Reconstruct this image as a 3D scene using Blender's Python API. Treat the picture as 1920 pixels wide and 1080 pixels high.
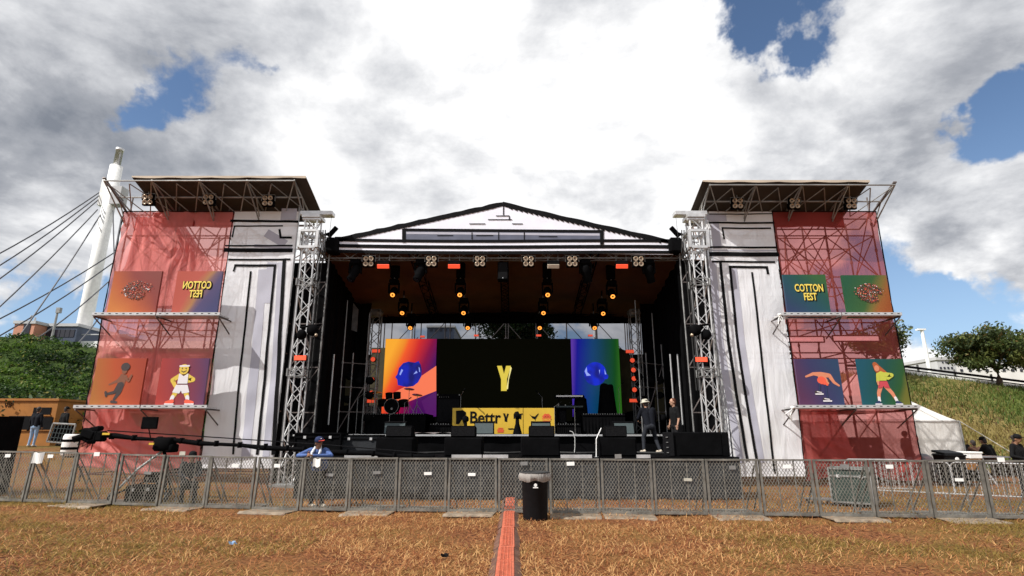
import bpy, bmesh, math, random
import numpy as np
from mathutils import Vector, Matrix, noise
random.seed(7); RNG = np.random.default_rng(7)
PI = math.pi; R = math.radians
for o in list(bpy.data.objects): bpy.data.objects.remove(o)
S = bpy.context.scene
C = S.collection

# ------------------------------------------------------------------ camera
CAMH, PITCH, F = 1.65, R(14.8), 1028.0
cam_d = bpy.data.cameras.new('camera'); cam = bpy.data.objects.new('camera', cam_d); C.objects.link(cam)
cam.location = (0, 0, CAMH); cam.rotation_euler = (PI/2 + PITCH, 0, 0)
cam_d.lens = 36*F/1920; cam_d.sensor_width = 36; cam_d.clip_end = 3000; cam_d.clip_start = .05
S.camera = cam
S.view_settings.view_transform = 'Standard'; S.view_settings.look = 'None'
S.view_settings.exposure = 0.24; S.view_settings.gamma = 1.0
S.render.engine = 'CYCLES'
try:
    S.cycles.max_bounces = 6; S.cycles.transparent_max_bounces = 24
    S.cycles.diffuse_bounces = 3; S.cycles.glossy_bounces = 2
except Exception: pass

# ------------------------------------------------------------------ light
SUN_EL, SUN_A = R(46), R(33)          # the sun stands left of the camera and behind it
SV = Vector((-math.cos(SUN_EL)*math.cos(SUN_A), -math.cos(SUN_EL)*math.sin(SUN_A), math.sin(SUN_EL)))
sl = bpy.data.lights.new('sun', 'SUN'); sl.energy = 5.0; sl.angle = R(.5); sl.color = (1, .965, .91)
so = bpy.data.objects.new('sun', sl); C.objects.link(so)
so.rotation_euler = SV.to_track_quat('Z', 'Y').to_euler(); so.location = (-20, -15, 30)

def px_dir(px, py):
    u, v = (px-960)/F, (540-py)/F
    return Vector((u, math.cos(PITCH) - v*math.sin(PITCH), math.sin(PITCH) + v*math.cos(PITCH)))
def P(px, py, d):                      # the point seen at a photo pixel, d metres ahead
    r = px_dir(px, py); return Vector((0, 0, CAMH)) + r*(d/r.y)
def G(px, py, z=0.0):
    r = px_dir(px, py); return Vector((0, 0, CAMH)) + r*((z-CAMH)/r.z)

W = bpy.data.worlds.new('World'); S.world = W; W.use_nodes = True
nt = W.node_tree; N = nt.nodes; L = nt.links
for n in list(N): N.remove(n)
def nd(t, **k):
    n = N.new(t)
    for a, b in k.items(): setattr(n, a, b)
    return n
def mth(op, a, b=None, c=None, clamp=False):
    n = N.new('ShaderNodeMath'); n.operation = op; n.use_clamp = clamp
    for i, x in enumerate((a, b, c)):
        if x is None: continue
        if isinstance(x, (int, float)): n.inputs[i].default_value = x
        else: L.new(x, n.inputs[i])
    return n.outputs[0]
sky = nd('ShaderNodeTexSky', sky_type='NISHITA'); sky.sun_disc = False
sky.sun_elevation = SUN_EL; sky.sun_rotation = math.atan2(SV.x, SV.y)
sky.air_density = 1.0; sky.dust_density = .6; sky.ozone_density = 2.5
skm = nd('ShaderNodeVectorMath', operation='MULTIPLY'); L.new(sky.outputs[0], skm.inputs[0]); skm.inputs[1].default_value = (.095, .1, .105)
tc = nd('ShaderNodeTexCoord'); D = tc.outputs['Generated']
sep = nd('ShaderNodeSeparateXYZ'); L.new(D, sep.inputs[0])
# clouds lie on a plane high above: direction divided by height
zz = mth('ADD', mth('MAXIMUM', sep.outputs[2], 0.0), .32)
cmb = nd('ShaderNodeCombineXYZ'); L.new(mth('DIVIDE', sep.outputs[0], zz), cmb.inputs[0]); L.new(mth('DIVIDE', sep.outputs[1], zz), cmb.inputs[1]); L.new(mth('MULTIPLY', sep.outputs[2], 1.6), cmb.inputs[2])
def nz(vec, scale, detail, rough=.55, dist=0.0, off=None):
    if off is not None:
        a = nd('ShaderNodeVectorMath', operation='ADD'); L.new(vec, a.inputs[0]); a.inputs[1].default_value = off; vec = a.outputs[0]
    n = nd('ShaderNodeTexNoise'); L.new(vec, n.inputs['Vector'])
    n.inputs['Scale'].default_value = scale; n.inputs['Detail'].default_value = detail
    n.inputs['Roughness'].default_value = rough; n.inputs['Distortion'].default_value = dist
    return n.outputs[0]
CV = cmb.outputs[0]
wrp = nd('ShaderNodeTexNoise'); L.new(D, wrp.inputs['Vector']); wrp.inputs['Scale'].default_value = 4.5; wrp.inputs['Detail'].default_value = 6; wrp.inputs['Roughness'].default_value = .6
w1 = nd('ShaderNodeVectorMath', operation='SUBTRACT'); L.new(wrp.outputs['Color'], w1.inputs[0]); w1.inputs[1].default_value = (.5, .5, .5)
w2 = nd('ShaderNodeVectorMath', operation='MULTIPLY_ADD'); L.new(w1.outputs[0], w2.inputs[0]); w2.inputs[1].default_value = (.34, .34, .34); L.new(D, w2.inputs[2]); DW = w2.outputs[0]
n_big = nz(CV, 1.7, 8, .58, .25, (3.1, 1.7, 0))
n_lit = nz(CV, 1.7, 8, .58, .25, (3.1-.10, 1.7+.02, .10))
n_det = nz(D, 7.0, 9, .62, .3)
n_soft = nz(CV, .9, 4, .5, 0, (9, 4, 2))
dens = mth('ADD', mth('MULTIPLY', n_big, 1.15), mth('MULTIPLY', mth('SUBTRACT', n_det, .5), .95)); dens = mth('ADD', dens, .20)
# clear gaps between the clouds, each in its own direction of the sky
def gap(px, py, rad, amt, sx=1.0):
    c = px_dir(px, py).normalized()
    s = nd('ShaderNodeVectorMath', operation='SUBTRACT'); L.new(DW, s.inputs[0]); s.inputs[1].default_value = c
    m = nd('ShaderNodeVectorMath', operation='MULTIPLY'); L.new(s.outputs[0], m.inputs[0]); m.inputs[1].default_value = (sx, 1, 1)
    l = nd('ShaderNodeVectorMath', operation='LENGTH'); L.new(m.outputs[0], l.inputs[0])
    x = mth('SUBTRACT', 1.0, mth('DIVIDE', l.outputs['Value'], rad*1.45), clamp=True)
    return mth('MULTIPLY', mth('POWER', x, 1.25), amt)
for g in [(1465, 15, .13, .95, .8), (1440, 75, .07, .6, 1), (205, 60, .08, .52, 1), (305, 90, .07, .42, .7), (440, 118, .08, .46, .5), (238, 165, .055, .55, 1), (500, 100, .05, .4, 1), (150, 150, .05, .3, 1),
          (1900, 215, .09, .80, .9), (1860, 165, .05, .6, 1), (1910, 300, .08, .55, 1), (1720, 550, .11, .8, .6), (1850, 590, .14, .85, .6), (1780, 625, .1, .5, .6), (1880, 430, .10, .25, .5),
          (60, 610, .10, .62, .6), (170, 615, .08, .5, 1), (235, 400, .05, .3, 1), (0, 650, .13, .7, 1), (990, 95, .03, .3, 1), (890, 180, .03, .12, 1), (780, 630, .07, .3, .6), (970, 610, .09, .4, .5), (1090, 600, .10, .5, .6)]:
    dens = mth('SUBTRACT', dens, gap(*g))
def blob(px, py, rad, amt, sx=1.0): return gap(px, py, rad, amt, sx)
for g in [(90, 440, .22, .5, .8), (1860, 530, .11, .8, .7), (1900, 480, .09, .5, .8), (1790, 560, .07, .5, .7), (960, 330, .8, .35, .6), (60, 330, .3, .25, 1), (40, 30, .13, .4, .8), (1700, 200, .3, .25, 1), (700, 120, .3, .2, 1), (1720, 650, .12, .4, .5)]:
    dens = mth('ADD', dens, blob(*g))
mask = nd('ShaderNodeMapRange', interpolation_type='SMOOTHSTEP'); L.new(dens, mask.inputs[0])
mask.inputs[1].default_value = .46; mask.inputs[2].default_value = .74
# cloud tone: thick parts away from the sun are greyer, edges towards it whiter
dif = mth('SUBTRACT', n_lit, n_big)
tone = mth('ADD', mth('MULTIPLY', dif, -2.3), .83)
tone = mth('ADD', tone, mth('MULTIPLY', mth('SUBTRACT', n_soft, .5), .7))
tone = mth('ADD', tone, mth('MULTIPLY', mth('SUBTRACT', n_det, .5), .55))
for g in [(960, 400, .6, .20, .8), (1250, 250, .4, .10, 1), (1400, 120, .2, .15, 1), (60, 60, .1, .25, 1), (1870, 540, .1, .2, .7)]: tone = mth('ADD', tone, gap(*g))
for g in [(30, 120, .3, .22, .8), (60, 300, .3, .14, .7), (1780, 330, .26, .34, .6), (1800, 60, .3, .08, .8), (100, 360, .2, .15, .6), (1350, 60, .15, .1, 1), (560, 60, .3, .06, .7), (1880, 450, .12, .15, .6)]: tone = mth('SUBTRACT', tone, gap(*g))
ramp = nd('ShaderNodeValToRGB'); L.new(tone, ramp.inputs[0])
e = ramp.color_ramp.elements
e[0].position = .15; e[0].color = (.20, .22, .26, 1); e[1].position = .98; e[1].color = (.90, .90, .905, 1)
for p_, c_ in ((.45, (.36, .375, .41, 1)), (.70, (.60, .61, .635, 1))):
    x = ramp.color_ramp.elements.new(p_); x.color = c_
mixc = nd('ShaderNodeMix', data_type='RGBA'); L.new(mask.outputs[0], mixc.inputs['Factor'])
hz = nd('ShaderNodeMix', data_type='RGBA'); L.new(mth('MULTIPLY', mth('POWER', mth('SUBTRACT', 1.0, mth('MULTIPLY', mth('MAXIMUM', sep.outputs[2], 0.0), 1.9), clamp=True), 2.0), .75), hz.inputs['Factor']); L.new(skm.outputs[0], hz.inputs['A']); hz.inputs['B'].default_value = (.42, .60, .84, 1)
L.new(hz.outputs['Result'], mixc.inputs['A']); L.new(ramp.outputs[0], mixc.inputs['B'])
bg = nd('ShaderNodeBackground'); L.new(mixc.outputs['Result'], bg.inputs[0]); bg.inputs[1].default_value = 1.0
out = nd('ShaderNodeOutputWorld'); L.new(bg.outputs[0], out.inputs[0])

# ------------------------------------------------------------------ materials
def newmat(name):
    m = bpy.data.materials.new(name); m.use_nodes = True; n = m.node_tree
    for x in list(n.nodes): n.nodes.remove(x)
    o = n.nodes.new('ShaderNodeOutputMaterial'); return m, n, o
def mat(name, col, rough=.6, metal=0.0, vary=.15, scale=8.0, bump=0.0, bscale=None, emit=0.0, ecol=None, col2=None, spec=.5, stretch=None):
    m, n, o = newmat(name); p = n.nodes.new('ShaderNodeBsdfPrincipled'); n.links.new(p.outputs[0], o.inputs[0])
    p.inputs['Roughness'].default_value = rough; p.inputs['Metallic'].default_value = metal
    p.inputs['Specular IOR Level'].default_value = spec
    t = n.nodes.new('ShaderNodeTexCoord'); v = t.outputs['Object']
    if stretch:
        mp = n.nodes.new('ShaderNodeMapping'); n.links.new(v, mp.inputs[0]); mp.inputs['Scale'].default_value = stretch; v = mp.outputs[0]
    tx = n.nodes.new('ShaderNodeTexNoise'); n.links.new(v, tx.inputs['Vector']); tx.inputs['Scale'].default_value = scale; tx.inputs['Detail'].default_value = 6
    rp = n.nodes.new('ShaderNodeValToRGB'); n.links.new(tx.outputs[0], rp.inputs[0])
    a = [c*(1-vary) for c in col]; b = [min(1, c*(1+vary)) for c in (col2 or col)]
    rp.color_ramp.elements[0].position = .32; rp.color_ramp.elements[0].color = (*a, 1)
    rp.color_ramp.elements[1].position = .68; rp.color_ramp.elements[1].color = (*b, 1)
    n.links.new(rp.outputs[0], p.inputs['Base Color'])
    if emit: p.inputs['Emission Color'].default_value = (*(ecol or col), 1); p.inputs['Emission Strength'].default_value = emit
    if bump:
        bt = n.nodes.new('ShaderNodeTexNoise'); n.links.new(v, bt.inputs['Vector']); bt.inputs['Scale'].default_value = bscale or scale*3; bt.inputs['Detail'].default_value = 5
        bp = n.nodes.new('ShaderNodeBump'); bp.inputs['Strength'].default_value = bump; bp.inputs['Distance'].default_value = .03
        n.links.new(bt.outputs[0], bp.inputs['Height']); n.links.new(bp.outputs[0], p.inputs['Normal'])
    return m
def scrim(name, col, tint, seethrough, transl=.35, vary=.12, bump=.6):
    m, n, o = newmat(name)
    t = n.nodes.new('ShaderNodeTexCoord'); tx = n.nodes.new('ShaderNodeTexNoise'); n.links.new(t.outputs['Object'], tx.inputs['Vector']); tx.inputs['Scale'].default_value = .9; tx.inputs['Detail'].default_value = 7
    rp = n.nodes.new('ShaderNodeValToRGB'); n.links.new(tx.outputs[0], rp.inputs[0])
    rp.color_ramp.elements[0].position = .3; rp.color_ramp.elements[0].color = (*[c*(1-vary) for c in col], 1)
    rp.color_ramp.elements[1].position = .7; rp.color_ramp.elements[1].color = (*[min(1, c*(1+vary)) for c in col], 1)
    mp = n.nodes.new('ShaderNodeMapping'); n.links.new(t.outputs['Object'], mp.inputs[0]); mp.inputs['Scale'].default_value = (2.6, 1, .5); mp.inputs['Rotation'].default_value = (0, .35, 0)
    bt = n.nodes.new('ShaderNodeTexNoise'); n.links.new(mp.outputs[0], bt.inputs['Vector']); bt.inputs['Scale'].default_value = 1.2; bt.inputs['Detail'].default_value = 7; bt.inputs['Distortion'].default_value = 1.2
    bp = n.nodes.new('ShaderNodeBump'); bp.inputs['Strength'].default_value = bump; bp.inputs['Distance'].default_value = .12; n.links.new(bt.outputs[0], bp.inputs['Height'])
    d = n.nodes.new('ShaderNodeBsdfDiffuse'); n.links.new(rp.outputs[0], d.inputs[0]); n.links.new(bp.outputs[0], d.inputs['Normal'])
    tr = n.nodes.new('ShaderNodeBsdfTranslucent'); n.links.new(rp.outputs[0], tr.inputs[0]); n.links.new(bp.outputs[0], tr.inputs['Normal'])
    mx = n.nodes.new('ShaderNodeMixShader'); mx.inputs[0].default_value = transl; n.links.new(d.outputs[0], mx.inputs[1]); n.links.new(tr.outputs[0], mx.inputs[2])
    tp = n.nodes.new('ShaderNodeBsdfTransparent'); tp.inputs[0].default_value = (*tint, 1)
    m2 = n.nodes.new('ShaderNodeMixShader'); m2.inputs[0].default_value = seethrough; n.links.new(mx.outputs[0], m2.inputs[1]); n.links.new(tp.outputs[0], m2.inputs[2])
    n.links.new(m2.outputs[0], o.inputs[0]); return m
def grad(name, stops, angle=0.0, wob=.08, emit=0.0, rough=.45):
    """a printed (or, with emit, a screen's) colour sweep across the panel"""
    m, n, o = newmat(name); t = n.nodes.new('ShaderNodeTexCoord')
    mp = n.nodes.new('ShaderNodeMapping'); n.links.new(t.outputs['Generated'], mp.inputs[0]); mp.inputs['Location'].default_value = (-.5, 0, -.5)
    sp = n.nodes.new('ShaderNodeSeparateXYZ'); n.links.new(mp.outputs[0], sp.inputs[0])
    def mm(op, a, b):
        q = n.nodes.new('ShaderNodeMath'); q.operation = op
        for i, x in enumerate((a, b)):
            if isinstance(x, (int, float)): q.inputs[i].default_value = x
            else: n.links.new(x, q.inputs[i])
        return q.outputs[0]
    tx = n.nodes.new('ShaderNodeTexNoise'); n.links.new(t.outputs['Generated'], tx.inputs['Vector']); tx.inputs['Scale'].default_value = 1.5
    v = mm('ADD', mm('ADD', mm('MULTIPLY', sp.outputs[0], math.cos(angle)), mm('MULTIPLY', sp.outputs[2], math.sin(angle))), .5)
    v = mm('ADD', v, mm('MULTIPLY', mm('SUBTRACT', tx.outputs[0], .5), wob))
    rp = n.nodes.new('ShaderNodeValToRGB'); n.links.new(v, rp.inputs[0]); els = rp.color_ramp.elements
    els[0].position = stops[0][0]; els[0].color = (*stops[0][1], 1); els[1].position = stops[-1][0]; els[1].color = (*stops[-1][1], 1)
    for q in stops[1:-1]: x = els.new(q[0]); x.color = (*q[1], 1)
    p = n.nodes.new('ShaderNodeBsdfPrincipled'); p.inputs['Roughness'].default_value = rough; p.inputs['Specular IOR Level'].default_value = .3
    if emit:
        p.inputs['Base Color'].default_value = (.01, .01, .012, 1)
        n.links.new(rp.outputs[0], p.inputs['Emission Color']); p.inputs['Emission Strength'].default_value = emit
    else: n.links.new(rp.outputs[0], p.inputs['Base Color'])
    n.links.new(p.outputs[0], o.inputs[0]); return m
M = {}
M['steel'] = mat('galvanised_steel', (.30, .30, .29), .45, .6, .25, 3, .1)
M['alu'] = mat('aluminium', (.60, .60, .60), .38, .55, .15, 5)
M['alu_dull'] = mat('dull_aluminium', (.24, .24, .235), .5, .5, .3, 4)
M['fence'] = mat('weathered_fence_steel', (.17, .16, .14), .6, .35, .35, 6, .1)
M['rust'] = mat('rusty_steel_pipe', (.20, .11, .08), .7, .2, .4, 5)
M['pipe'] = mat('dark_scaffold_pipe', (.12, .10, .095), .6, .3, .4, 3)
M['black'] = mat('black_cloth', (.0035, .0035, .004), .95, 0, .3, 3, .3, 6, spec=.05)
M['blackp'] = mat('black_paint', (.0045, .0045, .005), .85, 0, .3, 6, spec=.02)
M['rubber'] = mat('black_rubber', (.02, .02, .02), .8, 0, .3, 9)
M['grille'] = mat('speaker_grille', (.010, .010, .011), .9, 0, .4, 60, .4, 200, spec=.05)
M['dgrey'] = mat('dark_grey_skirt', (.013, .015, .018), .85, 0, .3, 2, .5, 5)
M['white'] = mat('white_printed_vinyl', (.80, .81, .90), .6, 0, .05, 2)
M['whitep'] = mat('white_paint', (.80, .80, .78), .45, 0, .08, 2)
M['ink'] = mat('black_ink', (.006, .006, .007), .8, 0, .2, 4, spec=.1)
M['lav'] = mat('lavender_grey_ink', (.33, .33, .42), .6, 0, .06, 2)
M['lavd'] = mat('slate_ink', (.10, .11, .16), .6, 0, .12, 3)
M['roof'] = mat('brown_tent_lining', (.125, .048, .012), .8, 0, .3, .7, .4, 2)
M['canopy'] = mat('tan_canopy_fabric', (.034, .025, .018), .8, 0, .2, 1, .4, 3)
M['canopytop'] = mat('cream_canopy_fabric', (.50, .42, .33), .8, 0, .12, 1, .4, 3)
M['red'] = scrim('red_mesh_scrim', (.90, .33, .30), (.98, .62, .60), .40, .42)  # left tower's copy of the fabric, sunlight put into its lighter colour
M['redR'] = scrim('deep_red_mesh_scrim', (.46, .11, .095), (.80, .38, .38), .50, .35)  # same fabric on the right tower, its shade put into the darker colour
M['pink'] = scrim('crumpled_red_backing', (.88, .36, .34), (1, .7, .7), .25, .60, .1, 1.2)
M['col'] = scrim('white_column_print', (.90, .90, .93), (.93, .93, 1), .08, .28, .04, .35)
M['blackmesh'] = scrim('black_mesh_backcloth', (.012, .012, .014), (.55, .56, .60), .62, .1, .1, .1)
M['ydeck'] = mat('yellow_vinyl', (.66, .42, .035), .5, 0, .06, 2)
M['yellow'] = mat('yellow_print', (.80, .62, .10), .5, 0, .05, 3)
M['orangep'] = mat('orange_red_print', (.70, .10, .03), .5, 0, .05, 3)
M['orange'] = mat('lit_orange_lamp', (.80, .08, .03), .4, 0, .05, 8, emit=.55, ecol=(1, .10, .04))
M['lamp'] = mat('glowing_warm_lens', (1, .5, .15), .3, 0, 0, 4, emit=1.7, ecol=(1, .30, .04))
M['lampw'] = mat('glowing_pale_lens', (1, .8, .5), .3, 0, 0, 4, emit=2.0, ecol=(1, .75, .35))
M['lens'] = mat('pale_lamp_reflector', (.42, .33, .24), .25, .3, .15, 30)
M['glass'] = mat('dark_lens_glass', (.02, .02, .03), .08, 0, .1, 5)
M['skin'] = mat('brown_skin', (.23, .115, .065), .55, 0, .08, 20)
M['skinl'] = mat('light_brown_skin', (.42, .23, .15), .55, 0, .08, 20)
M['hair'] = mat('dark_hair', (.02, .013, .01), .7, 0, .3, 60, .4, 120)

# ------------------------------------------------------------------ mesh builder
class MB:
    def __init__(s): s.v = []; s.f = []; s.m = []; s.k = 0; s.T = None
    def add(s, vs, fs, k=None):
        b = len(s.v); T = s.T
        s.v += [tuple(T @ Vector(v)) if T else tuple(v) for v in vs]
        s.f += [tuple(b+i for i in f) for f in fs]; s.m += [s.k if k is None else k]*len(fs)
    def box(s, c, h, rot=None, k=None, bev=0.0):
        c = Vector(c); hx, hy, hz = h[0]/2, h[1]/2, h[2]/2
        if bev <= 0:
            vs = [Vector((x, y, z)) for z in (-hz, hz) for y in (-hy, hy) for x in (-hx, hx)]
            fs = [(0, 2, 3, 1), (4, 5, 7, 6), (0, 1, 5, 4), (2, 6, 7, 3), (0, 4, 6, 2), (1, 3, 7, 5)]
        else:
            b = min(bev, hx*.9, hy*.9, hz*.9); vs = []; ix = {}
            for sx in (-1, 1):
                for sy in (-1, 1):
                    for sz in (-1, 1):
                        for a in range(3):
                            q = [sx*(hx-b), sy*(hy-b), sz*(hz-b)]; q[a] = (sx*hx, sy*hy, sz*hz)[a]
                            ix[(sx, sy, sz, a)] = len(vs); vs.append(Vector(q))
            fs = []
            for a in range(3):
                o1, o2 = [(1, 2), (2, 0), (0, 1)][a]
                for sg in (-1, 1):
                    q = []
                    for u, w in ((-1, -1), (1, -1), (1, 1), (-1, 1)):
                        t = [0, 0, 0]; t[a] = sg; t[o1] = u; t[o2] = w; q.append(ix[(*t, a)])
                    fs.append(tuple(q) if sg > 0 else tuple(q[::-1]))
            for a in range(3):          # edges
                o1, o2 = [(1, 2), (2, 0), (0, 1)][a]
                for u in (-1, 1):
                    for w in (-1, 1):
                        t0 = [0, 0, 0]; t0[a] = -1; t0[o1] = u; t0[o2] = w; t1 = list(t0); t1[a] = 1
                        q = (ix[(*t0, o1)], ix[(*t1, o1)], ix[(*t1, o2)], ix[(*t0, o2)])
                        fs.append(q if u*w < 0 else q[::-1])
            for sx in (-1, 1):
                for sy in (-1, 1):
                    for sz in (-1, 1):
                        q = tuple(ix[(sx, sy, sz, a)] for a in range(3)); fs.append(q if sx*sy*sz > 0 else q[::-1])
        if rot is not None:
            Rm = rot if isinstance(rot, Matrix) else Matrix.Rotation(rot, 3, 'Z'); vs = [Rm @ v for v in vs]
        s.add([v+c for v in vs], fs, k); return s
    def bar(s, a, b, r, n=6, r2=None, k=None, cap=True):
        a, b = Vector(a), Vector(b); d = b-a
        if d.length < 1e-6: return s
        r2 = r if r2 is None else r2
        q = d.to_track_quat('Z', 'Y'); vs = []
        for c, rr in ((a, r), (b, r2)):
            for i in range(n): t = 2*PI*(i+.5)/n; vs.append(c + q @ Vector((rr*math.cos(t), rr*math.sin(t), 0)))
        fs = [(i, (i+1) % n, n+(i+1) % n, n+i) for i in range(n)]
        if cap: fs += [tuple(range(n))[::-1], tuple(range(n, 2*n))]
        s.add(vs, fs, k); return s
    def tube(s, pts, r, n=6, k=None):
        pts = [Vector(p) for p in pts]; rr = r if isinstance(r, (list, tuple)) else [r]*len(pts); vs = []; fs = []
        for j, p in enumerate(pts):
            d = (pts[min(j+1, len(pts)-1)] - pts[max(j-1, 0)]).normalized(); q = d.to_track_quat('Z', 'Y')
            for i in range(n): t = 2*PI*i/n; vs.append(p + q @ Vector((rr[j]*math.cos(t), rr[j]*math.sin(t), 0)))
        for j in range(len(pts)-1):
            for i in range(n): fs.append((j*n+i, j*n+(i+1) % n, (j+1)*n+(i+1) % n, (j+1)*n+i))
        fs += [tuple(range(n))[::-1], tuple(range((len(pts)-1)*n, len(pts)*n))]
        s.add(vs, fs, k); return s
    def lathe(s, prof, c=(0, 0, 0), n=20, k=None, axis=None, cap=True):
        c = Vector(c); q = Vector(axis).to_track_quat('Z', 'Y') if axis is not None else None; vs = []
        for r, z in prof:
            for i in range(n):
                t = 2*PI*i/n; v = Vector((r*math.cos(t), r*math.sin(t), z)); vs.append(c + (q @ v if q else v))
        fs = [(j*n+i, j*n+(i+1) % n, (j+1)*n+(i+1) % n, (j+1)*n+i) for j in range(len(prof)-1) for i in range(n)]
        if cap: fs += [tuple(range(n))[::-1], tuple(range((len(prof)-1)*n, len(prof)*n))]
        s.add(vs, fs, k); return s
    def ball(s, c, r, nu=14, nv=9, k=None, rot=None):
        c = Vector(c); r = (r, r, r) if isinstance(r, (int, float)) else r; vs = [Vector((0, 0, -r[2]))]
        for j in range(1, nv):
            a = -PI/2 + PI*j/nv
            for i in range(nu): t = 2*PI*i/nu; vs.append(Vector((r[0]*math.cos(a)*math.cos(t), r[1]*math.cos(a)*math.sin(t), r[2]*math.sin(a))))
        vs.append(Vector((0, 0, r[2]))); e = len(vs)-1
        fs = [(0, 1+(i+1) % nu, 1+i) for i in range(nu)]
        for j in range(nv-2):
            b = 1+j*nu
            for i in range(nu): fs.append((b+i, b+(i+1) % nu, b+nu+(i+1) % nu, b+nu+i))
        b = 1+(nv-2)*nu; fs += [(b+i, b+(i+1) % nu, e) for i in range(nu)]
        if rot is not None: vs = [rot @ v for v in vs]
        s.add([v+c for v in vs], fs, k); return s
    def poly(s, pts, th=None, k=None):
        """flat polygon; th = extrusion vector"""
        pts = [Vector(p) for p in pts]; n = len(pts)
        if th is None: s.add(pts, [tuple(range(n))], k); return s
        th = Vector(th); s.add(pts + [p+th for p in pts], [tuple(range(n))[::-1], tuple(range(n, 2*n))] + [(i, (i+1) % n, n+(i+1) % n, n+i) for i in range(n)], k); return s
    def grid(s, fn, nu, nv, k=None, keep=None):
        vs = [fn(i/nu, j/nv) for j in range(nv+1) for i in range(nu+1)]; w = nu+1
        fs = [(j*w+i, j*w+i+1, (j+1)*w+i+1, (j+1)*w+i) for j in range(nv) for i in range(nu) if keep is None or keep((i+.5)/nu, (j+.5)/nv)]
        s.add(vs, fs, k); return s
    def build(s, name, mats, parent=None, smooth=False, off=None):
        me = bpy.data.meshes.new(name)
        o_ = Vector(off) if off is not None else (root_loc(parent) if parent else Vector((0, 0, 0)))
        v = np.array(s.v, dtype=np.float64).reshape(-1, 3) - np.array(o_)
        me.from_pydata(v.tolist(), [], s.f)
        for m_ in (mats if isinstance(mats, (list, tuple)) else [mats]): me.materials.append(M[m_] if isinstance(m_, str) else m_)
        if any(s.m): me.polygons.foreach_set('material_index', s.m)
        if smooth: me.polygons.foreach_set('use_smooth', [True]*len(me.polygons))
        ob = bpy.data.objects.new(name, me); C.objects.link(ob)
        if parent: ob.parent = parent
        elif off is not None: ob.location = o_
        return ob
def root_loc(o):
    while o.parent: o = o.parent
    return Vector(o.get('_loc', (0, 0, 0)))
def tag(o, label=None, cat=None, group=None, kind=None):
    if label: o['label'] = label
    if cat: o['category'] = cat
    if group: o['group'] = group
    if kind: o['kind'] = kind
    return o
def thing(name, label, cat, loc=(0, 0, 0), group=None):
    """an Empty at the thing's base; its parts are written in world coordinates"""
    o = bpy.data.objects.new(name, None); C.objects.link(o); o.empty_display_size = .2
    o.location = loc; o['_loc'] = tuple(loc); return tag(o, label, cat, group)
def proto(name, label, cat, group=None):
    return thing(name, label, cat, (0, 0, 0), group)
KIDS = {}
def copy_tree(o, parent=None):
    c = o.copy(); C.objects.link(c)
    if parent: c.parent = parent
    for ch in [x for x in bpy.data.objects if x.parent == o]: copy_tree(ch, c)
    return c
def put(o, loc, rz=0.0, rot=None, sc=None):
    o.location = loc; o.rotation_euler = rot if rot is not None else (0, 0, rz)
    if sc: o.scale = (sc, sc, sc) if isinstance(sc, (int, float)) else sc
    return o
def places(p, spots, group):
    """spots: (loc, rz, label[, scale])"""
    out = []
    for i, s_ in enumerate(spots):
        o = p if i == 0 else copy_tree(p)
        rot = s_[1] if isinstance(s_[1], (tuple, list)) else None
        put(o, s_[0], 0 if rot else s_[1], rot, s_[3] if len(s_) > 3 else None); tag(o, s_[2], None, group); out.append(o)
    return out
def txt(s_, name, mt, parent, origin, size, right=(1, 0, 0), up=(0, 0, 1), depth=.004, bold=.0, sx=1.0, align='CENTER', shear=0.0):
    cu = bpy.data.curves.new(name, 'FONT'); cu.body = s_; cu.size = size; cu.align_x = align; cu.extrude = depth; cu.offset = bold; cu.shear = shear; cu.space_line = .78
    cu.resolution_u = 3
    ob = bpy.data.objects.new(name, cu); C.objects.link(ob)
    dg = bpy.context.evaluated_depsgraph_get(); me = bpy.data.meshes.new_from_object(ob.evaluated_get(dg)); bpy.data.objects.remove(ob)
    r_, u_ = Vector(right), Vector(up); n_ = r_.cross(u_)
    Mx = Matrix((r_*sx, u_, n_)).transposed().to_4x4(); Mx.translation = Vector(origin) - root_loc(parent)
    me.transform(Mx)
    if sx < 0: me.flip_normals()
    me.materials.clear(); me.materials.append(M[mt] if isinstance(mt, str) else mt)
    o2 = bpy.data.objects.new(name, me); C.objects.link(o2); o2.parent = parent
    return o2
def truss(mb, a, b, w, r=.025, n=None, up=(0, 1, 0), rl=None, k=None, lace=None):
    """square box truss: four chords and zig-zag lacing"""
    a, b = Vector(a), Vector(b); d = (b-a); Ld = d.length; d.normalize(); u = Vector(up); u = (u - d*u.dot(d)).normalized(); v = d.cross(u)
    cs = [(u+v)*(w/2), (u-v)*(w/2), (-u-v)*(w/2), (v-u)*(w/2)]; n = n or max(2, int(Ld/w)); rl = rl or r*.6
    for c in cs: mb.bar(a+c, b+c, r, 6, k=k)
    for q in range(4):
        c0, c1 = cs[q], cs[(q+1) % 4]
        for i in range(n):
            p0, p1 = a + d*(Ld*i/n), a + d*(Ld*(i+1)/n)
            (mb.bar(p0+c0, p1+c1, rl, 4, k=k, cap=False) if (i+q) % 2 == 0 else mb.bar(p0+c1, p1+c0, rl, 4, k=k, cap=False))
    for i in (0, n):
        p = a + d*(Ld*i/n)
        for q in range(4): mb.bar(p+cs[q], p+cs[(q+1) % 4], rl, 4, k=k, cap=False)
    return mb

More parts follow.
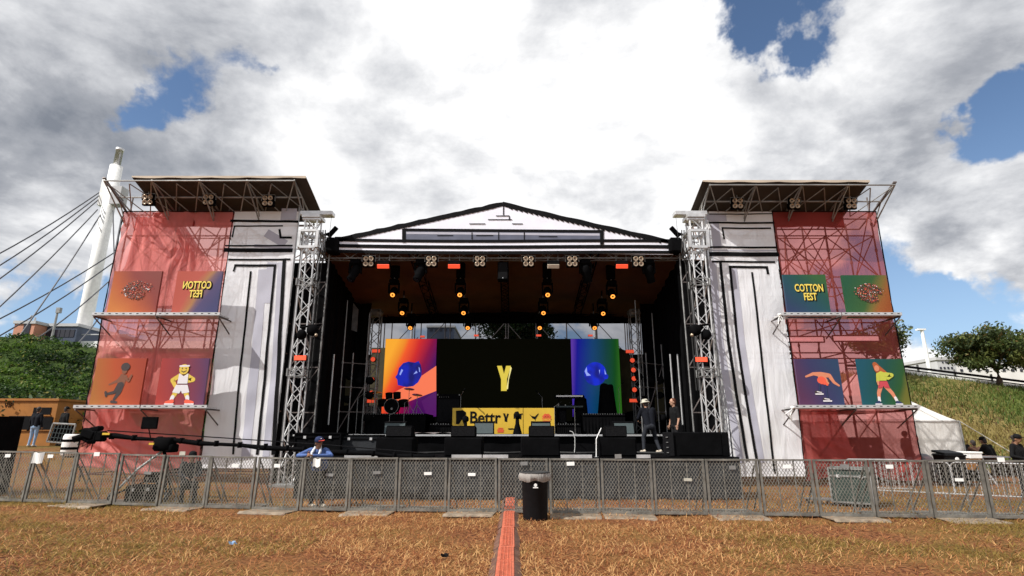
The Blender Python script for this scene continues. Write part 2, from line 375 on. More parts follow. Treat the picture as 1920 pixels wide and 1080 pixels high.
# ------------------------------------------------------------------ ground and hills
def sm(x): x = max(0.0, min(1.0, x)); return x*x*(3-2*x)
HX = [(-90, 11), (-60, 10.6), (-41, 9.3), (-34, 8.3), (-10, 6.6), (12, 6.6), (33, 6.2), (43, 4.9), (60, 3.9), (90, 3.2)]
def hillH(x):
    for (a, ha), (b, hb) in zip(HX, HX[1:]):
        if x <= b: return ha + (hb-ha)*max(0, (x-a)/(b-a))
    return HX[-1][1]
def terr(x, y, fine=True):
    z = .13*sm((-4-x)/9) + .95*sm((y-16)/11)*sm((-13.5-x)/5)
    t = (y-27)/18.0
    if t > -.1:
        t = max(0, t); z = z if t <= 0 else z*max(0, 1-t*2); z += hillH(x)*(sm(t*.5)*2*.96 if t < 1 else .96 + .04*sm((t-1)))*1.0 if t < 1 else hillH(x)
        if fine and t < 1.3: z += .35*noise.noise(Vector((x*.22, y*.22, 3))) * min(1, t*4)
    if fine and y < 24: z += .035*noise.noise(Vector((x*.9, y*.9, 0))) + .018*noise.noise(Vector((x*3.1, y*3.1, 5)))
    return z
def ground_h(x, y): return terr(x, y)
xs = sorted(set([round(v, 3) for v in list(np.arange(-15, 15.01, .2)) + list(np.arange(-60, 60.1, 1.5)) + [-900, -500, -300, -160, -110, -80, 80, 110, 160, 300, 500, 900]]))
ys = sorted(set([round(v, 3) for v in list(np.arange(5, 22.01, .2)) + [-300, -60, -20, -8, 0, 3] + list(np.arange(23, 50, 1.0)) + [52, 56, 62, 80, 110, 160, 300, 600, 1200]]))
gv = [(x, y, terr(x, y)) for y in ys for x in xs]; w_ = len(xs)
gf = [(j*w_+i, j*w_+i+1, (j+1)*w_+i+1, (j+1)*w_+i) for j in range(len(ys)-1) for i in range(w_-1)]
m, n, o = newmat('dry_grass_and_red_soil')
p = n.nodes.new('ShaderNodeBsdfPrincipled'); p.inputs['Roughness'].default_value = .95; p.inputs['Specular IOR Level'].default_value = .1; n.links.new(p.outputs[0], o.inputs[0])
t = n.nodes.new('ShaderNodeTexCoord')
def tn(scale, det=6, st=None):
    v = t.outputs['Object']
    if st: q = n.nodes.new('ShaderNodeMapping'); n.links.new(v, q.inputs[0]); q.inputs['Scale'].default_value = st; v = q.outputs[0]
    x = n.nodes.new('ShaderNodeTexNoise'); n.links.new(v, x.inputs['Vector']); x.inputs['Scale'].default_value = scale; x.inputs['Detail'].default_value = det; return x.outputs[0]
def cr(src, a, ca, b, cb, mid=None):
    r_ = n.nodes.new('ShaderNodeValToRGB'); n.links.new(src, r_.inputs[0]); r_.color_ramp.elements[0].position = a; r_.color_ramp.elements[0].color = (*ca, 1)
    r_.color_ramp.elements[1].position = b; r_.color_ramp.elements[1].color = (*cb, 1)
    if mid: q = r_.color_ramp.elements.new(mid[0]); q.color = (*mid[1], 1)
    return r_.outputs[0]
def mix(f, a, b):
    q = n.nodes.new('ShaderNodeMix'); q.data_type = 'RGBA'; n.links.new(f, q.inputs['Factor']); n.links.new(a, q.inputs['A']); n.links.new(b, q.inputs['B']); return q.outputs['Result']
near = mix(cr(tn(.55, 5), .42, (0, 0, 0), .60, (1, 1, 1)), cr(tn(16, 9), .36, (.055, .020, .010), .66, (.29, .125, .052)), cr(tn(26, 6), .3, (.07, .040, .013), .7, (.27, .15, .05)))
hillc = mix(cr(tn(.18, 5), .42, (0, 0, 0), .58, (1, 1, 1)), cr(tn(3, 7), .3, (.035, .055, .012), .7, (.13, .16, .035)), cr(tn(4, 7), .3, (.09, .07, .025), .7, (.26, .20, .075)))
sp = n.nodes.new('ShaderNodeSeparateXYZ'); n.links.new(t.outputs['Object'], sp.inputs[0])
mr = n.nodes.new('ShaderNodeMapRange'); n.links.new(sp.outputs[1], mr.inputs[0]); mr.inputs[1].default_value = 24; mr.inputs[2].default_value = 29
mx_ = n.nodes.new('ShaderNodeMapRange'); n.links.new(sp.outputs[0], mx_.inputs[0]); mx_.inputs[1].default_value = -11; mx_.inputs[2].default_value = -15
hilll = cr(tn(2.5, 7), .3, (.010, .022, .006), .7, (.055, .085, .018)); n.links.new(mix(mr.outputs[0], near, mix(mx_.outputs[0], hillc, hilll)), p.inputs['Base Color'])
bp = n.nodes.new('ShaderNodeBump'); bp.inputs['Strength'].default_value = .8; bp.inputs['Distance'].default_value = .05; n.links.new(tn(18, 8), bp.inputs['Height']); n.links.new(bp.outputs[0], p.inputs['Normal'])
me = bpy.data.meshes.new('ground'); me.from_pydata(gv, [], gf); me.materials.append(m); me.polygons.foreach_set('use_smooth', [True]*len(gf))
ground = bpy.data.objects.new('ground', me); C.objects.link(ground); tag(ground, kind='structure')

def quads(name, V, mi, mats, parent=None, loc=(0, 0, 0), smooth=False):
    V = np.asarray(V, dtype=np.float32); Nq, K = V.shape[0], V.shape[1]
    me = bpy.data.meshes.new(name); me.vertices.add(Nq*K); me.vertices.foreach_set('co', V.reshape(-1)); me.loops.add(Nq*K); me.polygons.add(Nq)
    me.loops.foreach_set('vertex_index', np.arange(Nq*K, dtype=np.int32)); me.polygons.foreach_set('loop_start', np.arange(0, Nq*K, K, dtype=np.int32))
    me.polygons.foreach_set('loop_total', np.full(Nq, K, dtype=np.int32))
    for m_ in mats: me.materials.append(M[m_] if isinstance(m_, str) else m_)
    me.polygons.foreach_set('material_index', np.asarray(mi, dtype=np.int32)); me.update(calc_edges=True); me.validate()
    ob = bpy.data.objects.new(name, me); C.objects.link(ob); ob.location = loc
    if parent: ob.parent = parent
    return ob
def leafmat(name, col, tr=.35, rough=.6):
    m, n, o = newmat(name); p = n.nodes.new('ShaderNodeBsdfPrincipled'); p.inputs['Base Color'].default_value = (*col, 1); p.inputs['Roughness'].default_value = rough; p.inputs['Specular IOR Level'].default_value = .25
    q = n.nodes.new('ShaderNodeBsdfTranslucent'); q.inputs[0].default_value = (*[min(1, c*1.3) for c in col], 1)
    x = n.nodes.new('ShaderNodeMixShader'); x.inputs[0].default_value = tr; n.links.new(p.outputs[0], x.inputs[1]); n.links.new(q.outputs[0], x.inputs[2]); n.links.new(x.outputs[0], o.inputs[0]); return m
M['straw1'] = leafmat('pale_straw', (.60, .36, .155)); M['straw2'] = leafmat('orange_straw', (.40, .175, .066)); M['straw3'] = leafmat('red_brown_straw', (.17, .050, .022))
M['straw4'] = leafmat('olive_grass_blade', (.24, .165, .038)); M['straw5'] = leafmat('dark_grass_blade', (.11, .085, .025))
M['leafA'] = leafmat('bright_leaf', (.075, .135, .02)); M['leafB'] = leafmat('mid_leaf', (.03, .065, .012)); M['leafC'] = leafmat('dark_leaf', (.012, .028, .007)); M['leafD'] = leafmat('yellow_leaf', (.20, .20, .05))
def blades(xy, zf, length, width, tilt, mi, mats, name, seed=0):
    g = np.random.default_rng(seed); n_ = len(xy); az = g.uniform(0, 2*PI, n_); tl = g.uniform(tilt[0], tilt[1], n_); ln = g.uniform(length[0], length[1], n_); wd = g.uniform(width[0], width[1], n_)
    z = np.array([zf(a, b) for a, b in xy]); base = np.stack([xy[:, 0], xy[:, 1], z], 1)
    d = np.stack([np.cos(az)*np.cos(tl), np.sin(az)*np.cos(tl), np.sin(tl)], 1); s_ = np.stack([-np.sin(az), np.cos(az), np.zeros(n_)], 1)
    ben = g.uniform(-.25, .25, n_)[:, None]*s_; up = np.array([0, 0, 1.0])
    a = base - s_*wd[:, None]/2; b = base + s_*wd[:, None]/2; mid = base + d*ln[:, None]*.55 + ben*ln[:, None]*.4
    tip = base + d*ln[:, None] + ben*ln[:, None] - up*(ln*.12)[:, None]
    V1 = np.stack([a, b, mid + s_*wd[:, None]*.4, mid - s_*wd[:, None]*.4], 1)
    V2 = np.stack([mid - s_*wd[:, None]*.4, mid + s_*wd[:, None]*.4, tip + s_*wd[:, None]*.08, tip - s_*wd[:, None]*.08], 1)
    return quads(name, np.concatenate([V1, V2]), np.concatenate([mi, mi]), mats)
g = np.random.default_rng(3)
def cone_pts(n_, y0, y1, pw, half=.98):
    y = y0 + (y1-y0)*g.random(n_)**pw; x = (g.random(n_)*2-1)*(y*half+1.2); return np.stack([x, y], 1)
xy = cone_pts(210000, 5.8, 16.5, 1.05); xy = xy[(np.abs(xy[:, 0]+.07) > .17) & (np.abs(xy[:, 0]) < 15)]
pn = np.array([1.25*noise.noise(Vector((a*.38+.2*b, b*.75, 1))) + .75*noise.noise(Vector((a*1.6, b*2.2, 7))) for a, b in xy])
ol = np.clip((np.abs(xy[:, 0]+.5)-4.0)/5.5, 0, 1)*.75 + np.clip((11.5-xy[:, 1])/5, 0, .4)*(np.abs(xy[:, 0]) > 3) + .6*((xy[:, 0] < -5) & (xy[:, 1] > 12.8))
u = g.random(len(xy)); mi = np.where(u < .30+.3*pn, 0, np.where(u < .72+.1*pn, 1, 2))
v = g.random(len(xy)); olm = v < ol*(.75+.8*pn); mi = np.where(olm, np.where(g.random(len(xy)) < .72, 3, 4), mi)
keep = g.random(len(xy)) < np.clip(.85 + 1.0*pn, .30, 1)
xy, mi = xy[keep], mi[keep]
tag(blades(xy, terr, (.045, .17), (.006, .012), (.02, .75), mi, ['straw1', 'straw2', 'straw3', 'straw4', 'straw5'], 'dry_grass', 1), 'dry trampled orange straw grass covering the ground before and under the fence', 'grass', kind='stuff')
# long grass on the right hand slope
n_ = 42000; xx = g.uniform(17, 56, n_); yy = g.uniform(27.5, 46.5, n_); xy = np.stack([xx, yy], 1)
pn = np.array([noise.noise(Vector((a*.12, b*.2, 1))) + .5*noise.noise(Vector((a*.5, b*.6, 3))) for a, b in xy]); u = g.random(n_)
tt = (yy-27.5)/19; mid = np.exp(-((tt-.42)/.22)**2); mi = np.where(u < .15+.40*mid+pn*.8, 0, np.where(u < .55+pn*.4, 1, np.where(u < .97-.22*mid, 2, 3)))
M['hg1'] = leafmat('dry_hill_grass', (.22, .17, .055)); M['hg2'] = leafmat('olive_hill_grass', (.12, .14, .03)); M['hg3'] = leafmat('green_hill_grass', (.075, .12, .025)); M['hg4'] = leafmat('brown_hill_grass', (.10, .06, .025))
tag(blades(xy, terr, (.15, .50), (.03, .07), (.6, 1.5), mi, ['hg1', 'hg2', 'hg3', 'hg4'], 'tall_grass', 2), 'long olive and tan grass covering the slope behind the marquee', 'grass', kind='stuff')

def leaf_quads(cen, size, g, flat=.3):
    n_ = len(cen); a = g.normal(size=(n_, 3)); a /= np.linalg.norm(a, axis=1)[:, None]; b = g.normal(size=(n_, 3)); b -= a*(a*b).sum(1)[:, None]; b /= np.linalg.norm(b, axis=1)[:, None]
    s_ = g.uniform(size[0], size[1], n_)[:, None]
    return np.stack([cen - a*s_, cen + b*s_*.45, cen + a*s_, cen - b*s_*.45], 1)
def clump_cloud(cs, per, g):
    out = []
    for (c, r) in cs:
        q = g.normal(size=(per, 3)); q /= np.linalg.norm(q, axis=1)[:, None]; q *= (g.random(per)**.45)[:, None]*np.array(r); out.append(q+np.array(c))
    return np.concatenate(out)
# dense creepers and scrub on the left hand hill
cs = []
for i in range(1900):
    x = g.uniform(-50, -14); y = g.uniform(27.5, 45.5); r = g.uniform(.3, .9); cs.append(((x, y, terr(x, y)+r*.15), (r*1.5, r, r*.6)))
V = leaf_quads(clump_cloud(cs, 85, g), (.06, .17), g); idc = np.repeat(np.array([noise.noise(Vector((c[0][0]*.13+c[0][1]*.1, c[0][1]*.42, 3)))*1.3+g.normal()*.14 for c in cs]), 85)
mi = np.where(idc > .22, 0, np.where(idc > -.02, 1, 2)); fl = g.random(len(mi)); mi = np.where(fl < .12, (mi+1) % 3, mi); mi = np.where(fl > .97, 3, mi)
tag(quads('hillside_scrub', V, mi, ['leafA', 'leafB', 'leafC', 'leafD']), 'dense green scrub and creepers covering the hill left of the stage', 'scrub', kind='stuff')

def tree(name, label, cat, loc, h, cr_, trunk_r, nl, seed, leafs, lsize, crown_c=.68, spread=1.0, clump=(.16, .3), group=None, nb=9, flat=.75, mats=('leafA', 'leafB', 'leafC', 'leafD'), bushy=False):
    gg = np.random.default_rng(seed); rr = random.Random(seed); t_ = thing(name, label, cat, loc, group); L0 = Vector(loc)
    mb = MB(); top = L0 + Vector((rr.uniform(-.1, .1)*h, rr.uniform(-.1, .1)*h, h*crown_c)); br = L0 + Vector((rr.uniform(-.03, .03)*h, 0, h*(.1 if bushy else .33)))
    mb.tube([L0-Vector((0, 0, .15)), L0+(br-L0)*.5+Vector((.02*h, 0, 0)), br], [trunk_r*1.25, trunk_r, trunk_r*.8], 8); tips = []
    for i in range(nb):
        a = 2*PI*i/nb + rr.uniform(-.3, .3); q = rr.uniform(.45, .95); e_ = L0 + Vector((math.cos(a)*cr_*q*spread, math.sin(a)*cr_*q, h*(crown_c+rr.uniform(-.2, .22))))
        md = br.lerp(e_, .5) + Vector((0, 0, rr.uniform(-.04, .04)*h)); mb.tube([br, md, e_], [trunk_r*.55, trunk_r*.32, trunk_r*.1], 6); tips += [e_, br.lerp(e_, .75)]
        for k in range(3):
            f_ = e_ + Vector((rr.uniform(-1, 1), rr.uniform(-1, 1), rr.uniform(-.4, .6)))*cr_*.42; mb.tube([md, md.lerp(f_, .6), f_], [trunk_r*.25, trunk_r*.14, trunk_r*.05], 5); tips.append(f_)
    cs = []
    for tp in tips:
        for _ in range(2): r = rr.uniform(*clump)*cr_; cs.append(((tp.x+rr.uniform(-.3, .3)*cr_, tp.y+rr.uniform(-.3, .3)*cr_, tp.z+rr.uniform(-.12, .18)*cr_), (r*1.15, r*1.15, r*flat)))
    per = max(10, leafs//len(cs)); V = leaf_quads(clump_cloud(cs, per, gg), lsize, gg) - np.array(loc); k = np.repeat(gg.random(len(cs)), per); f = gg.random(len(k))
    mi = np.where(k < .35, 0, np.where(k < .75, 1, 2)); mi = np.where(f < .15, 2, mi); mi = np.where(f > .95, 3, mi)
    mb.build('stem' if bushy else 'trunk', 'bark', t_); quads('foliage' if bushy else 'crown', V, mi, list(mats), t_)
    return t_
M['bark'] = mat('bark', (.09, .06, .045), .9, 0, .3, 10, .5)
M['oakA'] = leafmat('olive_leaf', (.13, .15, .04)); M['oakB'] = leafmat('dull_green_leaf', (.07, .095, .025)); M['oakC'] = leafmat('shade_green_leaf', (.03, .045, .014)); M['oakD'] = leafmat('brown_leaf', (.17, .12, .04))  # crown leaf tones, dealt out at random
OK_ = ('oakA', 'oakB', 'oakC', 'oakD')
def tz(x, y, dz=0): return (x, y, terr(x, y, True)+dz)
q = P(1868, 700, 45.5); tree('tree', 'spreading olive green tree behind the guard rail on the right hill', 'tree', tz(q.x, q.y, -.1), 4.6, 3.1, .20, 1, 11, 17000, (.09, .20), .64, 1.0, (.22, .36), nb=11, flat=.6, mats=OK_)
q = P(1655, 690, 44.5); tree('tree', 'leafy tree peeping out behind the right red tower', 'tree', tz(q.x, q.y, -.1), 4.8, 2.0, .16, 1, 12, 3500, (.1, .2), .72, 1, (.25, .4), mats=OK_)
q = P(970, 680, 44); tree('tree', 'dark round tree above the big black screen', 'tree', tz(q.x, q.y, -.1), 6.4, 2.3, .2, 1, 13, 16000, (.1, .22), .68, 1.0, (.28, .42), nb=11, mats=('leafC', 'leafC', 'leafC', 'leafB'))
for i, (px, py, dd, lb) in enumerate([(40, 735, 28, 'light green bush above the orange site cabin'), (130, 745, 29, 'dark green bush between the site cabin and the left tower')]):
    q = P(px, py, dd); tree('bush', lb, 'bush', tz(q.x, q.y, -.1), 2.6, 1.7, .06, 1, 20+i, 3000, (.08, .18), .55, 1, (.3, .5), bushy=True)

# ------------------------------------------------------------------ scaffold towers at both sides of the stage
BD = 18.5                                # banners hang in this plane
def side_tower(name, label, x0, x1, cx0, cx1, out_, fx, seed):
    """x0..x1 full front, cx0..cx1 column part, out_ = -1 left tower / +1 right tower"""
    rr = random.Random(seed); t_ = thing(name, label, 'scaffold tower', ((x0+x1)/2, 19.6, 0))
    st = 'rust'; ups = sorted([x0+.06, x0+(x1-x0)*.29, x0+(x1-x0)*.58, x1-.1] if out_ < 0 else [x0+.1, x1-(x1-x0)*.58, x1-(x1-x0)*.29, x1-.06]); DS = (18.72, 20.2, 21.6)
    inner = x1 if out_ < 0 else x0
    for x in ups:
        for d_ in DS:
            al = abs(x-inner) < .2 and d_ < 19
            mb = MB(); zt = 10.05 if d_ < 19 else 9.6; mb.bar((x, d_, 0), (x, d_, zt), .035 if al else .028, 8)
            for z in np.arange(1, 9.5, 1.0): mb.bar((x, d_, z-.05), (x, d_, z+.05), .045, 8)
            mb.box((x, d_, .03), (.16, .16, .03)); mb.build('upright', 'alu' if al else 'pipe', t_)
    for z in (.35, 2.35, 4.3, 5.35, 7.0, 8.55, 9.5):
        mb = MB()
        for d_ in DS: mb.bar((ups[0], d_, z), (ups[-1], d_, z), .024)
        for x in ups: mb.bar((x, DS[0], z), (x, DS[-1], z), .024)
        mb.build('ledger_frame', st, t_)
    for zi, (za, zb) in enumerate([(.35, 2.35), (2.35, 4.3), (4.3, 7.0), (7.0, 8.55), (7.0, 9.5)]):
        for k in range(3):
            mb = MB(); a, b = ups[k], ups[k+1]
            if rr.random() < .5: a, b = b, a
            mb.bar((a, DS[0]+.05, za), (b, DS[0]+.05, zb), .022); a, b = b, a; mb.bar((a, DS[1], za), (b, DS[1], zb), .022); mb.bar((ups[k], DS[0], za), (ups[k], DS[1], zb), .02)
            if zi > 1: mb.bar(((a+b)/2, DS[0]+.03, za), (b, DS[0]+.03, zb), .02); mb.bar(((a+b)/2, DS[1], za), (a, DS[2], zb), .02)
            mb.build('brace', st, t_)
    # canopy: fabric roof rising forward, carried by triangular frames
    f0, f1 = (fx[0], fx[1])
    A = lambda x, s_: Vector((x, 17.3 + 2.2*s_, (10.16 if out_ < 0 else 10.0) - .78*s_))
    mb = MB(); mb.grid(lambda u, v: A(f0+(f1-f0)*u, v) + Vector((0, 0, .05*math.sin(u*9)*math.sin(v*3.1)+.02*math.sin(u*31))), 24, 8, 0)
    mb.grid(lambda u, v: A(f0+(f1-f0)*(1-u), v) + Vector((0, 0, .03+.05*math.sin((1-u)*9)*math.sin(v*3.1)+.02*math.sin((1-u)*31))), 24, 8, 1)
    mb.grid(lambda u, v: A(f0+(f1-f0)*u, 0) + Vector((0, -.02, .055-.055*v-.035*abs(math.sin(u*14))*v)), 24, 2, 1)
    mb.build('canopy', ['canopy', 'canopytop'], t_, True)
    mb = MB(); e0, e1 = (x0-.0, x1+.2) if out_ < 0 else (x0-.2, x1+.0)
    for x in np.linspace(e0, e1, 5):
        for s_ in (0,): mb.bar(A(x, 0)-Vector((0, 0, .10)), A(x, 1)-Vector((0, 0, .10)), .03); mb.bar(A(x, 0)-Vector((0, 0, .1)), (x, 18.72, 8.9), .025); mb.bar(A(x, .38)-Vector((0, 0, .1)), (x, 18.72, 8.9), .02)
    for s_ in (0, .35, .75, 1): mb.bar(A(e0, s_)-Vector((0, 0, .12)), A(e1, s_)-Vector((0, 0, .12)), .03)
    xs_ = np.linspace(e0, e1, 9)
    for i in range(8): a, b = xs_[i], xs_[i+1]; mb.bar(A(a, .05 if i % 2 else .72)-Vector((0, 0, .14)), A(b, .72 if i % 2 else .05)-Vector((0, 0, .14)), .02)
    for i in range(4):
        a, b = np.linspace(e0, e1, 5)[i:i+2]; mb.bar(A(a, 0)-Vector((0, 0, .12)), ((a+b)/2, 18.72, 9.3), .02); mb.bar(A(b, 0)-Vector((0, 0, .12)), ((a+b)/2, 18.72, 9.3), .02)
    mb.build('canopy_frame', 'steel', t_)
    if out_ < 0: o2 = e0-.95
    else: o2 = e1+.95
    eo = e0 if out_ < 0 else e1
    mb = MB(); tip = A(eo-.05*out_*-1, 0)
    mb.bar(A(eo+out_*.05, .0), A(eo+out_*.05, .5), .035); mb.bar(A(eo, 0), (ups[0 if out_ < 0 else -1], 18.72, 9.3), .04); mb.build('outrigger', 'pipe', t_)
    # shelves that carry the art panels
    for zs in (5.40, 2.42):
        s0, s1 = (x0+.25, cx0+.45) if out_ < 0 else (cx1-.55, x1-.35)
        mb = MB(); mid_ = (s0+s1)/2
        for a, b in ((s0, mid_-.02), (mid_+.02, s1)):
            mb.box(((a+b)/2, 17.95, zs), (b-a, .62, .05)); mb.box(((a+b)/2, 17.64, zs+.035), (b-a, .03, .09))
            for k in range(9): xk = a+(b-a)*(.06+.11*k); mb.box((xk, 17.622, zs+.04), (.07, .008, .02), k=1)
        mb.build('shelf', ['alu', 'blackp'], t_)
        for x in (s0+.05, mid_, s1-.05):
            mb = MB(); mb.bar((x, 17.66, zs-.05), (x, 18.72, zs-.05), .025); mb.bar((x, 17.66, zs-.06), (x, 18.72, zs-.62), .022); mb.build('shelf_bracket', 'pipe', t_)
    return t_
LT = side_tower('scaffold_tower', 'scaffold tower with slanted canopy left of the stage', -14.05, -7.7, -10.05, -7.72, -1, (-13.1, -7.1), 3)
RT = side_tower('scaffold_tower', 'scaffold tower with slanted canopy right of the stage', 7.0, 13.16, 7.15, 9.4, 1, (6.55, 12.3), 8)
def wr(x, z, s_, amp=1.0):
    return amp*(.030*math.sin(x*2.3+z*.8+s_) + .006*math.sin(x*7.3-z*2.9+s_*2) + .035*noise.noise(Vector((x*.8, z*.6, s_))) + .022*noise.noise(Vector((x*1.6+z*.9, z*1.3-x*.5, s_+4))))
def pleat(x, z, zones):
    s_ = 0
    for cx, cz, rx, rz, ang, fr, am in zones:
        dx, dz = x-cx, z-cz; w = max(0, 1-(dx/rx)**2-(dz/rz)**2)
        if w > 0: a = math.atan2(dx, abs(dz)+.6) if ang is None else dx*math.cos(ang)+dz*math.sin(ang); s_ += am*w**.7*math.sin(a*fr+1.5*noise.noise(Vector((x*1.2, z*1.2, cx))))
    return s_
def scrim_sheet(name, label, cat, X0, X1, zb, zt, m_, seed, amp=1.0, d_=BD, group=None, zones=()):
    mb = MB()
    def fn(u, v): x = X0+(X1-X0)*u; z = zb+(zt-zb)*v; return (x+.03*math.sin(v*21+seed)*(1 if u > .99 or u < .01 else 0), d_+wr(x, v*9, seed, amp*(1.6-v))+pleat(x, z, zones), z+(.12*math.sin(u*7+seed)*(1-v)**6))
    mb.grid(fn, 190, 180)
    o_ = mb.build(name, m_, None, True, off=((X0+X1)/2, d_, 0)); tag(o_, label, cat, group)
    # black hem rope as a child
    h = MB()
    for X in (X0, X1): h.tube([(X, d_-.02+wr(X, v*9, seed, amp*(1.6-v)), zb+(zt-zb)*v) for v in np.linspace(0, 1, 24)], .022, 5)
    h.tube([(X0+(X1-X0)*u, d_-.02, zt) for u in np.linspace(0, 1, 10)], .02, 5)
    hb_ = MB(); hx0, hx1 = (X0+1.0, X1) if X0 < 0 else (X0, X1-1.15); hb_.grid(lambda u, v: (hx0+(hx1-hx0)*u+(.25*v if X0 < 0 and u < .5 else 0), d_+.05+wr(hx0+(hx1-hx0)*u, 9, seed, .6), zt-.02-(.55+.03*math.sin(u*9))*v), 40, 6); hd_ = hb_.build('header_band', 'redband', None, True, off=((X0+X1)/2, d_, 0)); hd_.parent = o_; hd_.location = (0, 0, 0)
    e_ = h.build('hem', 'ink', None, off=((X0+X1)/2, d_, 0)); e_.parent = o_; e_.location = (0, 0, 0)
    return o_
M['redband'] = scrim('doubled_red_band', (.40, .05, .045), (.6, .15, .14), .25, .3)
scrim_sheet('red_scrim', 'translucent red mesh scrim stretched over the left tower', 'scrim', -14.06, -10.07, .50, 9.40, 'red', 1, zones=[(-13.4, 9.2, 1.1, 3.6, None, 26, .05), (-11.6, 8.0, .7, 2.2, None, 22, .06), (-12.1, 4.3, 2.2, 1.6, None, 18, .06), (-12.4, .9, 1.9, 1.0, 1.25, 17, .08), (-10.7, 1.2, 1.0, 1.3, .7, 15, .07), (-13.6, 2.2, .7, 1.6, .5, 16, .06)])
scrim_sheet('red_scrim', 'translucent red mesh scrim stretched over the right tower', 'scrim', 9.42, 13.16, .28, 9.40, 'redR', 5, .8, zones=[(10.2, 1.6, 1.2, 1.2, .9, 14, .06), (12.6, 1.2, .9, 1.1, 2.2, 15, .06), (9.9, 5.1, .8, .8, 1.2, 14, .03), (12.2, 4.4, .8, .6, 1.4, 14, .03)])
# loose cloth hanging inside the left tower
def drape(name, label, pts, d_, m_, seed, amp=.10):
    """pts: left and right edge polylines [(x_left, x_right, z)] from top down"""
    mb = MB(); n_ = len(pts)-1
    def fn(u, v):
        t_ = v*n_; i = min(int(t_), n_-1); w = t_-i; xl = pts[i][0]*(1-w)+pts[i+1][0]*w; xr = pts[i][1]*(1-w)+pts[i+1][1]*w; z = pts[i][2]*(1-w)+pts[i+1][2]*w; x = xl+(xr-xl)*u
        return (x, d_+amp*math.sin(u*34+seed+1.6*math.sin(v*6))*(.5+.5*math.sin(v*5+1)) + amp*1.4*noise.noise(Vector((x*1.3, z*.9, seed))), z)
    mb.grid(fn, 90, 60); o_ = mb.build(name, m_, None, True, off=((pts[0][0]+pts[0][1])/2, d_, 0)); tag(o_, label, 'loose cloth'); return o_
drape('cloth', 'crumpled pink cloth hanging from the top left inside the left tower', [(-13.9, -12.6, 9.35), (-13.9, -11.9, 8.4), (-13.95, -11.3, 7.6), (-13.95, -11.7, 7.0), (-13.95, -11.6, 5.9)], 18.95, 'pink', 2)
drape('cloth', 'narrow twist of pink cloth crossing between the two upper left panels', [(-12.9, -12.3, 9.2), (-12.0, -11.3, 8.0), (-11.9, -10.9, 7.3), (-12.0, -11.0, 6.4), (-11.8, -11.3, 5.8)], 19.3, 'pink', 7)
drape('cloth', 'gathered pink cloth behind the lower left panels', [(-13.9, -10.2, 4.35), (-13.2, -10.8, 3.9), (-13.1, -11.2, 3.2), (-12.9, -11.5, 2.4)], 18.95, 'pink', 9)
drape('cloth', 'pink cloth bunched at the foot of the left tower', [(-13.95, -13.2, 2.6), (-13.95, -12.6, 1.9), (-14.0, -10.4, 1.2), (-14.0, -10.1, .55)], 18.9, 'pink', 12, .14)
drape('cloth', 'folded red cloth low inside the right tower', [(9.5, 10.9, 2.9), (9.5, 11.0, 2.0), (9.5, 11.3, 1.2), (9.5, 11.6, .5)], 18.95, 'pink', 15, .14)
# printed column banners: cloth plus the printed lines, all following the same folds
def zat(py): return P(960, py, BD).z
def column_banner(name, label, X0, X1, zb, zt, lines, greys, seed):
    t_ = thing(name, label, 'banner', ((X0+X1)/2, BD, 0)); mb = MB()
    W_ = lambda x, z: wr(x, z, seed, 1.1*(1.3-.09*z))
    side = .0
    mb.grid(lambda u, v: (X0+(X1-X0)*u, BD+W_(X0+(X1-X0)*u, zb+(zt-zb)*v), zb+(zt-zb)*v), 50, 150); mb.build('cloth', 'col', t_, True)
    def strips(lst, nm, mt, off):
        mb = MB()
        for pts, w in lst:
            q = [P(px, py, BD) for px, py in pts]; L_ = [(a, b) for a, b in zip(q, q[1:])]
            for a, b in L_:
                dx, dz = b.x-a.x, b.z-a.z; ln = math.hypot(dx, dz); nx, nz_ = -dz/ln, dx/ln; n_ = max(2, int(ln/.09)); e = w*.45/ln
                def fn(u, v, a=a, dx=dx, dz=dz, nx=nx, nz_=nz_, e=e):
                    t = -e+(1+2*e)*u; x = a.x+dx*t+nx*w*(v-.5); z = a.z+dz*t+nz_*w*(v-.5); return (x, BD+W_(x, z)-off, z)
                mb.grid(fn, n_, 1 if w < .15 else 5)
        if mb.v: mb.build(nm, mt, t_, True)
    strips(greys, 'shading_print', 'lavp', .010); strips(lines, 'line_print', 'ink', .016)
    return t_
M['lavp'] = mat('lavender_shading_print', (.42, .42, .49), .7, 0, .05, 2)
column_banner('column_banner', 'white column-print banner on the left tower', -10.05, -7.72, .55, 9.40,
  [([(434, 414), (558, 416)], .09), ([(440, 424), (530, 424)], .05), ([(440, 424), (436, 444)], .05), ([(525, 432), (527, 446), (546, 446)], .08), ([(424, 461), (548, 461)], .06), ([(424, 469), (546, 470)], .15),
   ([(430, 487), (544, 487)], .07), ([(534, 488), (524, 640), (513, 849)], .13), ([(442, 498), (516, 498), (502, 640), (484, 850)], .09), ([(442, 498), (439, 508)], .07), ([(470, 510), (457, 640), (437, 850)], .07)],
  [([(538, 402), (546, 402)], .45), ([(510, 500), (502, 560)], .35), ([(527, 497), (517, 660), (500, 850)], .22), ([(505, 440), (530, 455)], .30), ([(480, 461), (545, 464)], .12), ([(492, 512), (480, 660), (462, 850)], .30)], 4)
